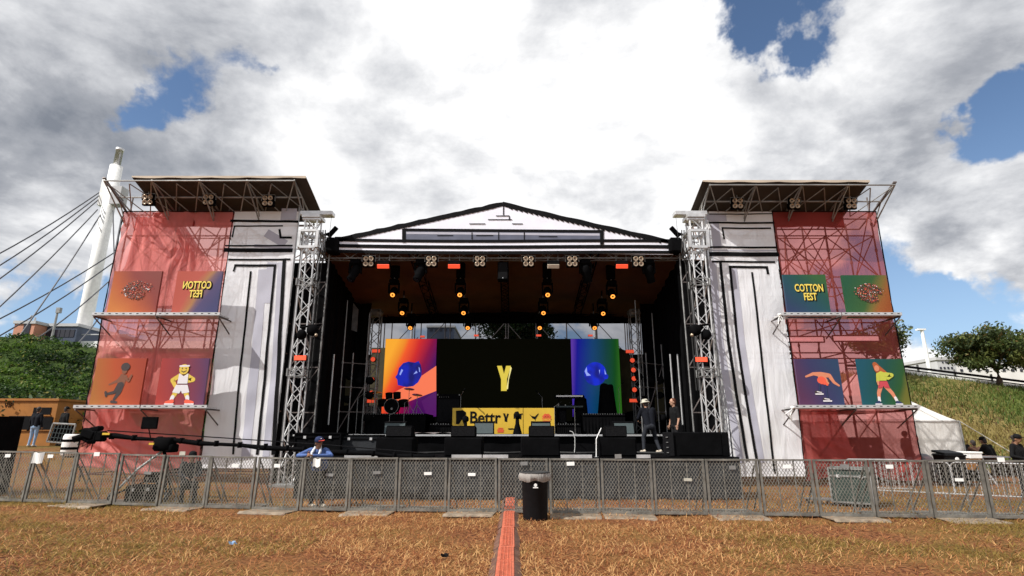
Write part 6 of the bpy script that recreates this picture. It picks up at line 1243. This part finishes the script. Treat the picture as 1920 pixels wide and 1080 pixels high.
for a_ in range(4): mb.tube([pA+Vector((-.2+.1*a_, -.1, .12)), pA+Vector((-.3+.12*a_, -.12, -.25-.04*a_)), pA+Vector((.1, -.1, -.1))], .012, 5)
hd = mb.build('camera_head', 'black', cr_)
mb = MB(); mb.box(pA+Vector((.35, -.10, .02)), (.18, .02, .05)); mb.build('tape', 'ydeck', hd)
pv = P(310, 828, 14.3); mb = MB(); mb.box(pv+Vector((0, 0, -.06)), (.46, .34, .34), bev=.06); mb.box(pv+Vector((.2, 0, -.16)), (.18, .3, .2), bev=.03); mb.build('pivot_head', 'black', cr_, True); mb = MB(); mb.box(pv+Vector((-.2, -.22, -.05)), (.12, .02, .05)); mb.build('label', 'ydeck', cr_)
mq = P(281, 793, 14.2); mb = MB(); mb.box(mq, (.40, .06, .30), bev=.015); mb.bar(mq-Vector((0, 0, .15)), mq-Vector((-.1, 0, .42)), .015); mb.build('monitor', 'blackp', cr_)
base = Vector((pv.x-.15, 14.3, terr(pv.x, 14.3, False)+.0)); 
for i, (dx, dy) in enumerate(((-.75, -.35), (.65, -.45), (.05, .7))):
    mb = MB(); f_ = base+Vector((dx, dy, .10)); mb.tube([pv-Vector((0, 0, .2)), pv.lerp(f_, .5), f_], [.035, .03, .025], 7); lg = mb.build('leg', 'steel' if i == 0 else 'blackp', cr_)
    mb = MB(); mb.lathe([(.07, -.03), (.10, -.03), (.10, .03), (.07, .03)], f_, 14, axis=(1, .3, 0)); mb.build('wheel', 'rubber', lg, True)
mb = MB()
for i, (dx, dy) in enumerate(((-.75, -.35), (.65, -.45), (.05, .7))): mb.bar(base+Vector((dx, dy, .12)), base+Vector((0, 0, .5)), .02)
mb.box(base+Vector((0, 0, .52)), (.35, .3, .25), bev=.05); mb.build('spreader', 'blackp', cr_)
t_ = case('flight_case', 'small open black case with cables beside the crane legs', (-8.75, 13.8, .12), (.55, .45, .32), 'black', 'blackp', .3)

# ------------------------------------------------------------------ left edge
t_ = thing('black_tower', 'tall cloth-covered black speaker stack at the left picture edge', 'speaker stack', (-13.75, 14.4, .1)); mb = MB()
mb.grid(lambda u, v: (-13.75+.72*max(-1, min(1, 1.35*math.cos(u*2*PI)))+.02*math.sin(u*50)*v, 14.6+.5*max(-1, min(1, 1.35*math.sin(u*2*PI))), 2.05-1.92*v), 60, 10); mb.box((-13.75, 14.6, 2.03), (1.4, .96, .06)); mb.build('cover', 'black', t_); mb = MB(); mb.box((-13.75, 14.6, .15), (1.3, .9, .1)); mb.build('base', 'blackp', t_)
M['cabin'] = mat('orange_cabin_paint', (.30, .115, .014), .6, 0, .15, 2); q0 = P(-25, 780, 26.5); q1 = P(104, 780, 26.5); cz = terr(-22, 26.5)-.05
cb = thing('site_cabin', 'orange site cabin with dark window openings below the left hill', 'cabin', ((q0.x+q1.x)/2, 26.5, cz)); xm = (q0.x+q1.x)/2; ww = q1.x-q0.x; mb = MB(); mb.box((xm, 27.6, cz+1.05), (ww, 2.2, 2.1)); mb.build('wall', 'cabin', cb)
mb = MB(); mb.box((xm, 27.6, cz+2.15), (ww+.12, 2.34, .10)); mb.box((xm, 26.47, cz+2.09), (ww+.1, .05, .03), k=0); mb.build('roof', 'cabin', cb)
for px0, px1, py0, py1 in ((63, 93, 764, 778), (16, 54, 780, 806), (58, 94, 782, 806)):
    a, b = P(px0, py0, 26.46), P(px1, py1, 26.46); mb = MB(); mb.box(((a.x+b.x)/2, 26.5, (a.z+b.z)/2), (b.x-a.x, .05, a.z-b.z)); f_ = mb.build('window', 'ink', cb); mb = MB(); mb.box(((a.x+b.x)/2, 26.465, b.z-.02), (b.x-a.x+.1, .06, .04)); mb.build('sill', 'cabin', f_)
txt('VIP', 'lettering', 'ink', cb, (P(14, 764, 26.45).x, 26.485, P(14, 764, 26.45).z), .32)
lp_ = thing('led_panel_frame', 'black lattice panel in a grey leaning frame left of the tower', 'panel frame', (-18.5, 24, .8)); a = P(88, 828, 24); b = P(100, 794, 24); c_ = P(142, 796, 24); e_ = P(132, 832, 24); mb = MB()
for u, v in ((a, b), (b, c_), (c_, e_), (e_, a)): mb.bar(u, v, .04)
mb.build('frame', 'steel', lp_); mb = MB(); mb.poly([a.lerp(c_, .06), b.lerp(e_, .08), c_.lerp(a, .08), e_.lerp(b, .08)][::-1], (0, .04, 0)); mb.build('panel', 'blackp', lp_); mb = MB()
for i in range(1, 7): mb.bar(a.lerp(e_, i/7)+Vector((0, -.03, 0)), b.lerp(c_, i/7)+Vector((0, -.03, 0)), .012, 4)
for i in range(1, 4): mb.bar(a.lerp(b, i/4)+Vector((0, -.03, 0)), e_.lerp(c_, i/4)+Vector((0, -.03, 0)), .012, 4)
mb.build('lattice', 'greygrille', lp_)
bq = P(137, 812, 23); t_ = thing('barrel', 'white round barrel beside the left scrim edge', 'barrel', (bq.x, 23, .6)); mb = MB(); mb.lathe([(.26, 0), (.29, .1), (.30, .4), (.29, .75), (.25, .85)], (bq.x, 23, .75), 18); mb.build('body', 'whitep', t_, True); mb = MB(); mb.lathe([(.302, .25), (.31, .3), (.302, .35)], (bq.x, 23, .75), 18, cap=False); mb.lathe([(.302, .55), (.31, .6), (.302, .65)], (bq.x, 23, .75), 18, cap=False); mb.build('hoop', 'blackp', t_)

# ------------------------------------------------------------------ right side: marquee, barriers, bins, boxes
x0, x1, y0, y1, he, hp_ = 13.95, 19.0, 24.0, 29.0, 2.13, 4.4; M['tent'] = scrim('white_marquee_pvc', (.86, .84, .81), (1, 1, 1), 0.0, .45, .04, .5); M['tentd'] = mat('marquee_seam', (.45, .43, .41), .6)
mq_ = thing('marquee', 'white peaked marquee standing behind the right red tower', 'marquee', ((x0+x1)/2, 26.5, 0)); xc, yc = (x0+x1)/2, (y0+y1)/2
mb = MB(); cs_ = [(x0, y0), (x1, y0), (x1, y1), (x0, y1)]
for (ax, ay), (bx_, by_) in zip(cs_, cs_[1:]+cs_[:1]):
    def fn(u, v, ax=ax, ay=ay, bx_=bx_, by_=by_): ex, ey = ax+(bx_-ax)*u, ay+(by_-ay)*u; return (ex+(xc-ex)*v, ey+(yc-ey)*v, he+(hp_-he)*v**1.12-.03*math.sin(u*PI)*(1-v))
    mb.grid(fn, 12, 10)
mb.build('roof', 'tent', mq_, True); mb = MB()
for (ax, ay), (bx_, by_) in ((cs_[0], cs_[1]), (cs_[1], cs_[2]), (cs_[3], cs_[0])): mb.grid(lambda u, v, ax=ax, ay=ay, bx_=bx_, by_=by_: (ax+(bx_-ax)*u+.05*noise.noise(Vector((u*5, v*3, ax))), ay+(by_-ay)*u+.07*noise.noise(Vector((u*6, v*3, ay+7)))-.0, he-.02-(he-.05)*v), 24, 12)
mb.build('side_wall', 'tent', mq_, True); mb = MB()
for (ax, ay), (bx_, by_) in zip(cs_, cs_[1:]+cs_[:1]): mb.bar((ax, ay, he), (bx_, by_, he), .035)
mb.build('eave_seam', 'tentd', mq_)
for ax, ay in cs_: mb = MB(); mb.bar((ax, ay-.04, 0), (ax, ay-.04, he+.02), .035); mb.build('leg', 'alu_dull', mq_)
mb = MB(); mb.bar((x1, y0-.05, he), (x1+2.0, y0-1.2, .15), .018); mb.bar((x1+2.0, y0-1.2, 0), (x1+2.03, y0-1.22, .3), .02); mb.build('guy_rope', 'bagwhite', mq_)
def bar_barrier():
    t_ = proto('steel_barrier', 'x', 'steel barrier'); W_, H_ = 2.1, 1.1; mb = MB(); pts = [(.0, 0, .15), (.0, 0, H_-.12), (.05, 0, H_-.03), (.15, 0, H_), (W_-.15, 0, H_), (W_-.05, 0, H_-.03), (W_, 0, H_-.12), (W_, 0, .15)]; mb.tube(pts, .021, 7); mb.bar((0, 0, .17), (W_, 0, .17), .018); mb.build('frame', 'alu', t_); mb = MB()
    for i in range(1, 15): mb.bar((W_*i/15, 0, .17), (W_*i/15, 0, H_), .009, 5)
    mb.build('bars', 'alu', t_)
    for x in (.25, W_-.25): mb = MB(); mb.tube([(x, -.3, .0), (x, -.26, .05), (x, 0, .17), (x, .26, .05), (x, .3, .0)], .016, 6); mb.build('foot', 'alu_dull', t_)
    return t_
bb = bar_barrier(); sps = []
chain = [(9.9, 15.9), (11.35, 14.9), (12.7, 14.0), (14.0, 13.1)]
for i, ((xa, ya), (xb, yb_)) in enumerate(zip(chain, chain[1:])): sps.append(((xa, ya, 0), math.atan2(yb_-ya, xb-xa), ('steel bar barrier nearest the foot of the right scrim', 'steel bar barrier below the white marquee', 'steel bar barrier nearest the right picture edge')[i], (math.hypot(xb-xa, yb_-ya)/2.12, 1, .83)))
sps.append(((9.6, 16.6, 0), -.2, 'steel bar barrier standing behind the others at the scrim edge', (.8, 1, .83)))
places(bb, sps, 'steel bar barriers at the right')
def wbin(label, x, y, s_=1.0):
    t_ = thing('wheelie_bin', label, 'bin', (x, y, 0)); mb = MB(); b = [(-.22, -.25), (.22, -.25), (.22, .25), (-.22, .25)]; tpp = [(-.29, -.33), (.29, -.33), (.29, .33), (-.29, .33)]
    mb.add([(x+p_[0], y+p_[1], .08) for p_ in b]+[(x+p_[0], y+p_[1], .95) for p_ in tpp], [(3, 2, 1, 0), (4, 5, 6, 7)]+[(i, (i+1) % 4, 4+(i+1) % 4, 4+i) for i in range(4)]); mb.box((x, y, .95), (.62, .70, .05), bev=.01); mb.build('body', 'binp', t_); mb = MB(); mb.box((x, y+.05, 1.03), (.60, .62, .07), Matrix.Rotation(R(8), 3, 'X'), bev=.02); mb.bar((x-.22, y+.4, .98), (x+.22, y+.4, .98), .018); mb.build('lid', 'binp', t_)
    mb = MB(); mb.ball((x, y-.325, .82), (.07, .012, .09), 10, 6); mb.build('sticker', 'whitep', t_)
    for sx in (-1, 1): mb = MB(); mb.lathe([(.1, -.025), (.1, .025)], (x+sx*.24, y+.24, .1), 14, axis=(1, 0, 0)); mb.build('wheel', 'rubber', t_)
q = P(1782, 870, 18.6); wbin('black wheelie bin with a white sticker before the marquee', q.x, 18.6)
q = P(1732, 880, 20.2); t_ = thing('rubble_bag', 'grey and red bags heaped between the marquee and the barriers', 'bags', (q.x, 20.2, 0)); mb = MB()
for i in range(5): mb.ball((q.x-.7+.38*i, 20.2+.1*(i % 2), .35+.12*(i % 3)), (.34, .3, .36), 12, 8, k=1 if i == 0 else 0)
mb.build('bag', ['greytarp', 'cap_red'], t_, True)
def crate(name, label, cat, px0, px1, py0, py1, d_, mt, depth=.5):
    a, b = P(px0, py0, d_), P(px1, py1, d_); t_ = thing(name, label, cat, ((a.x+b.x)/2, d_, b.z)); mb = MB(); mb.box(((a.x+b.x)/2, d_+depth/2, (a.z+b.z)/2), (b.x-a.x, depth, a.z-b.z-.06), bev=.02); mb.build('body', mt, t_); mb = MB(); mb.box(((a.x+b.x)/2, d_+depth/2, a.z), (b.x-a.x+.03, depth+.03, .06), bev=.01); mb.build('lid', mt, t_); return t_
crate('cool_box', 'white cool box standing on the orange box near the marquee', 'cool box', 1817, 1844, 849, 862, 19.0, 'whitep'); crate('tool_box', 'orange box under the white cool box near the marquee', 'box', 1820, 1844, 863.5, 884, 19.0, 'cabin'); crate('tool_box', 'black plinth box under the orange box near the marquee', 'box', 1819, 1846, 885.5, 905, 19.0, 'blackp')
crate('carton', 'brown cardboard carton on the table right of the steel rack', 'carton', 1861, 1874, 857, 866, 19.5, 'straw3'); t_ = thing('folding_table', 'low table with papers right of the steel rack', 'table', (P(1870, 880, 19.4).x, 19.4, 0)); xq = P(1868, 880, 19.4).x; mb = MB(); mb.box((xq, 19.7, .86), (1.0, .9, .04)); mb.build('tabletop', 'greytarp', t_)
for sx in (-1, 1):
    for sy in (-1, 1): mb = MB(); mb.bar((xq+sx*.45, 19.7+sy*.4, 0), (xq+sx*.45, 19.7+sy*.4, .85), .02); mb.build('leg', 'alu_dull', t_)
rk = thing('steel_rack', 'leaning silver steel rack between the orange box and the table', 'rack', (P(1852, 880, 19.2).x, 19.2, 0)); a, b = P(1846, 895, 19.1), P(1866, 895, 19.1); mb = MB()
for s_ in (0, 1): c0 = a.lerp(b, s_); mb.bar((c0.x, 19.1, .0), (c0.x-.35, 19.3, 1.0), .022); mb.bar((c0.x-.35, 19.3, 1.0), (c0.x-.6, 19.35, 1.02), .02)
for z in (.15, .45, .75, .98): mb.bar((a.x-.35*z, 19.1+.2*z, z), (b.x-.35*z, 19.1+.2*z, z), .016)
mb.build('frame', 'alu', rk)

# ------------------------------------------------------------------ far background
gr = thing('guard_rail', 'dark guard rail on a white kerb along the top of the right hill', 'guard rail', (38, 46, 6)); pts = [Vector((x, 46.0, terr(x, 46.0, False)+.25)) for x in np.arange(28, 60, 1.0)]
mb = MB()
for a, b in zip(pts, pts[1:]): mb.bar(a+Vector((0, 0, .55)), b+Vector((0, 0, .55)), .10, 6); mb.bar(a+Vector((0, 0, .28)), b+Vector((0, 0, .28)), .05, 6)
mb.build('rail', 'ink', gr); mb = MB()
for a, b in zip(pts, pts[1:]): mb.box(a.lerp(b, .5)+Vector((0, .1, .02)), (1.02, .3, .36), Matrix.Rotation(math.atan2(b.z-a.z, 1)*-1, 3, 'Y'))
mb.build('kerb', 'whitep', gr)
for i in range(0, len(pts), 3): mb = MB(); mb.box(pts[i]+Vector((0, .12, .4)), (.12, .12, .9)); mb.build('post', 'alu_dull', gr)
t_ = thing('lamp_post', 'plain white pole standing behind the guard rail', 'pole', (P(1745, 690, 55).x, 55, 6)); a = P(1744, 700, 55); b = P(1744, 690, 55); zt = P(1733, 618, 55).z; mb = MB(); mb.bar((a.x, 55, a.z-1), (a.x, 55, zt), .20, 10, .15); mb.build('pole', 'whitep', t_); mb = MB(); mb.box((a.x-.1, 55, zt), (.8, .4, .15)); mb.build('lamp_head', 'whitep', t_)
M['bgrey'] = mat('pale_grey_render', (.45, .45, .46), .8, 0, .1, .4); M['bwhite'] = mat('white_render', (.72, .70, .68), .8, 0, .08, .4); M['bterra'] = mat('terracotta_wall', (.50, .23, .15), .8, 0, .12, .4); M['bnavy'] = mat('dark_blue_cladding', (.035, .05, .085), .5, 0, .25, .3)
def bldg(label, px0, px1, pyt, d_, mt, depth=14, wins=(), roofm='bgrey', zb=0, par=.4):
    a = P(px0, pyt, d_); b = P(px1, pyt, d_); t_ = thing('building', label, 'building', ((a.x+b.x)/2, d_+depth/2, zb)); h = a.z-zb; mb = MB(); mb.box(((a.x+b.x)/2, d_+depth/2, zb+h/2), (b.x-a.x, depth, h)); mb.build('wall', mt, t_)
    mb = MB(); mb.box(((a.x+b.x)/2, d_+depth/2, a.z+par/2), (b.x-a.x+.3, depth+.3, par)); mb.build('roof', roofm, t_)
    for wx0, wx1, wy0, wy1 in wins: c, e_ = P(wx0, wy0, d_-.02), P(wx1, wy1, d_-.02); mb = MB(); mb.box(((c.x+e_.x)/2, d_, (c.z+e_.z)/2), (e_.x-c.x, .12, c.z-e_.z)); mb.build('window', 'glass', t_)
    return t_
bldg('pale grey building with a row of small windows on the right hill', 1756, 1790, 675, 75, 'bgrey', 12, [(1766+i*6, 1769+i*6, 678, 681) for i in range(3)] + [(1762+i*7, 1766+i*7, 688, 692) for i in range(4)])
bldg('long white low building behind the guard rail and the tree', 1790, 1990, 683, 82, 'bwhite', 14, [(1800+i*16, 1806+i*16, 692, 697) for i in range(9)])
bldg('low white building seen between the right tower and the pole', 1690, 1752, 688, 90, 'bwhite', 10, [(1700+i*12, 1705+i*12, 693, 697) for i in range(4)])
bldg('small grey rooftop block glimpsed above the black screen, left of the tree', 801, 852, 614, 110, 'bnavy', 14, [(806+i*9, 811+i*9, 616, 621) for i in range(5)])
bl1 = bldg('terracotta building with dark openings on the left hill', 28, 66, 607, 72, 'bterra', 14, [(46, 52, 606, 636)])
bl2 = bldg('dark blue clad building beside the white bridge pylon', 66, 146, 612, 74, 'bnavy', 14, [(70+i*9, 75+i*9, 618, 632) for i in range(8)], 'bgrey')
for i, hh_ in ((0, 2.2), (1, 1.6)): q = P(56+i*8, 606, 75); mb = MB(); mb.bar((q.x, 75, q.z-1), (q.x, 75, q.z+hh_*.5), .12); mb.build('mast', 'bgrey', bl1 if i == 0 else bl2)
q = P(96, 640, 50); t_ = thing('lamp_post', 'thin grey lamp post before the dark blue building', 'lamp post', (q.x, 50, 5)); zt = P(105, 582, 50).z; mb = MB(); mb.bar((q.x, 50, q.z-1.5), (q.x, 50, zt), .13, 8, .09); mb.build('pole', 'steel', t_); mb = MB(); mb.box((q.x+.1, 50, zt), (.35, .3, .5)); mb.build('lamp_head', 'steel', t_)
# cable stayed bridge
PY = 78.0; pb = P(150, 650, PY); ptp = P(231, 281, PY); pyx = pb.x; br_ = thing('bridge_pylon', 'white cable-stayed bridge pylon rising behind the left tower', 'bridge', (pyx, PY, 0))
zz_ = lambda py, px=200: P(px, py, PY).z
mb = MB(); z1 = zz_(395, 200); z2 = zz_(312, 221)
mb.lathe([(1.02, 4), (.86, z2)], (pyx, PY, 0), 24); mb.build('shaft', 'whitep', br_, True)
mb = MB(); mb.box((pyx-.55, PY, (zz_(388)+zz_(340))/2), (1.3, 1.5, zz_(340)-zz_(388))); mb.build('cable_anchor', 'whitep', br_); mb = MB(); mb.box((pyx+1.5, PY-.2, (zz_(390, 215)+zz_(355, 215))/2+.2), (1.5, 1.6, zz_(355)-zz_(388))); mb.build('service_box', 'bgrey', br_)
mb = MB(); mb.lathe([(.50, z2), (.50, zz_(284, 231)), (.56, zz_(284, 231)+.02), (.56, zz_(281, 231)+.2)], (pyx, PY, 0), 20); mb.build('top_light', 'alu', br_, True); mb = MB(); mb.lathe([(.14, z2), (.14, zz_(290, 229))], (pyx+.6, PY-.4, 0), 8); mb.build('light_rod', 'alu_dull', br_)
def cab(px0, py0, px1, py1, d1=60): a = P(px0, py0, PY-.3); b = P(px1, py1, d1); mb = MB(); mb.tube([a.lerp(b, t)+Vector((0, 0, -1.0*math.sin(PI*t)*.5)) for t in np.linspace(0, 1, 8)], .085, 5); mb.build('stay_cable', 'rust2', br_)
M['rust2'] = mat('dark_stay_cable', (.05, .05, .06), .6)
for c in ((189, 359, -60, 507), (187, 366, -60, 535), (185, 374, -60, 566), (183, 393, -60, 630), (192, 397, 30, 640), (220, 470, -60, 628), (216, 490, -40, 652), (205, 527, 40, 655), (212, 395, 222, 640), (228, 405, 216, 470), (200, 575, 130, 660)): cab(*c)
deck = thing('bridge_deck', 'white edge of the bridge deck beside the foot of the pylon', 'bridge deck', (pyx, PY, 6)); mb = MB(); q = P(140, 655, PY); mb.box((pyx+12, PY, q.z+.2), (30, 6, 1.0)); mb.build('slab', 'whitep', deck); mb = MB(); mb.bar((pyx-3, PY-3, q.z+1.6), (pyx+27, PY-3, q.z+1.6), .08); mb.build('railing', 'bgrey', deck)
# litter
for px, py, mt, lb in ((435, 1023, 'jeans_light', 'crumpled pale blue wrapper lying in the straw'), (834, 1047, 'tee_black', 'small black scrap lying in the straw'), (290, 940, 'whitep', 'small white scrap in the grass behind the barrier')):
    q = G(px, py, .04); mb = MB(); mb.grid(lambda u, v: (q.x+.09*(u-.5)+.02*math.sin(v*9), q.y+.07*(v-.5), q.z+.04+.025*math.sin(u*7+v*5)), 5, 5); o_ = mb.build('litter', mt, None, off=tuple(q)); tag(o_, lb, 'litter')

for X, Z, lb in ((8.78, 5.38, 'white tie rope knotted at the inner end of the upper right shelf'), (8.82, 2.40, 'white tie rope knotted at the inner end of the lower right shelf')):
    mb = MB(); rr = random.Random(int(Z))
    mb.ball((X, 17.62, Z+.02), (.07, .06, .05), 8, 6)
    for k in range(5): a = Vector((X, 17.6, Z)); b = a+Vector((rr.uniform(-.32, .05), rr.uniform(-.05, .3), rr.uniform(-.42, .06))); mb.tube([a, a.lerp(b, .5)+Vector((rr.uniform(-.05, .05), 0, rr.uniform(-.05, .03))), b], .013, 5)
    o_ = mb.build('tie_rope', 'whitep', None, off=(X, 17.6, Z)); tag(o_, lb, 'rope')
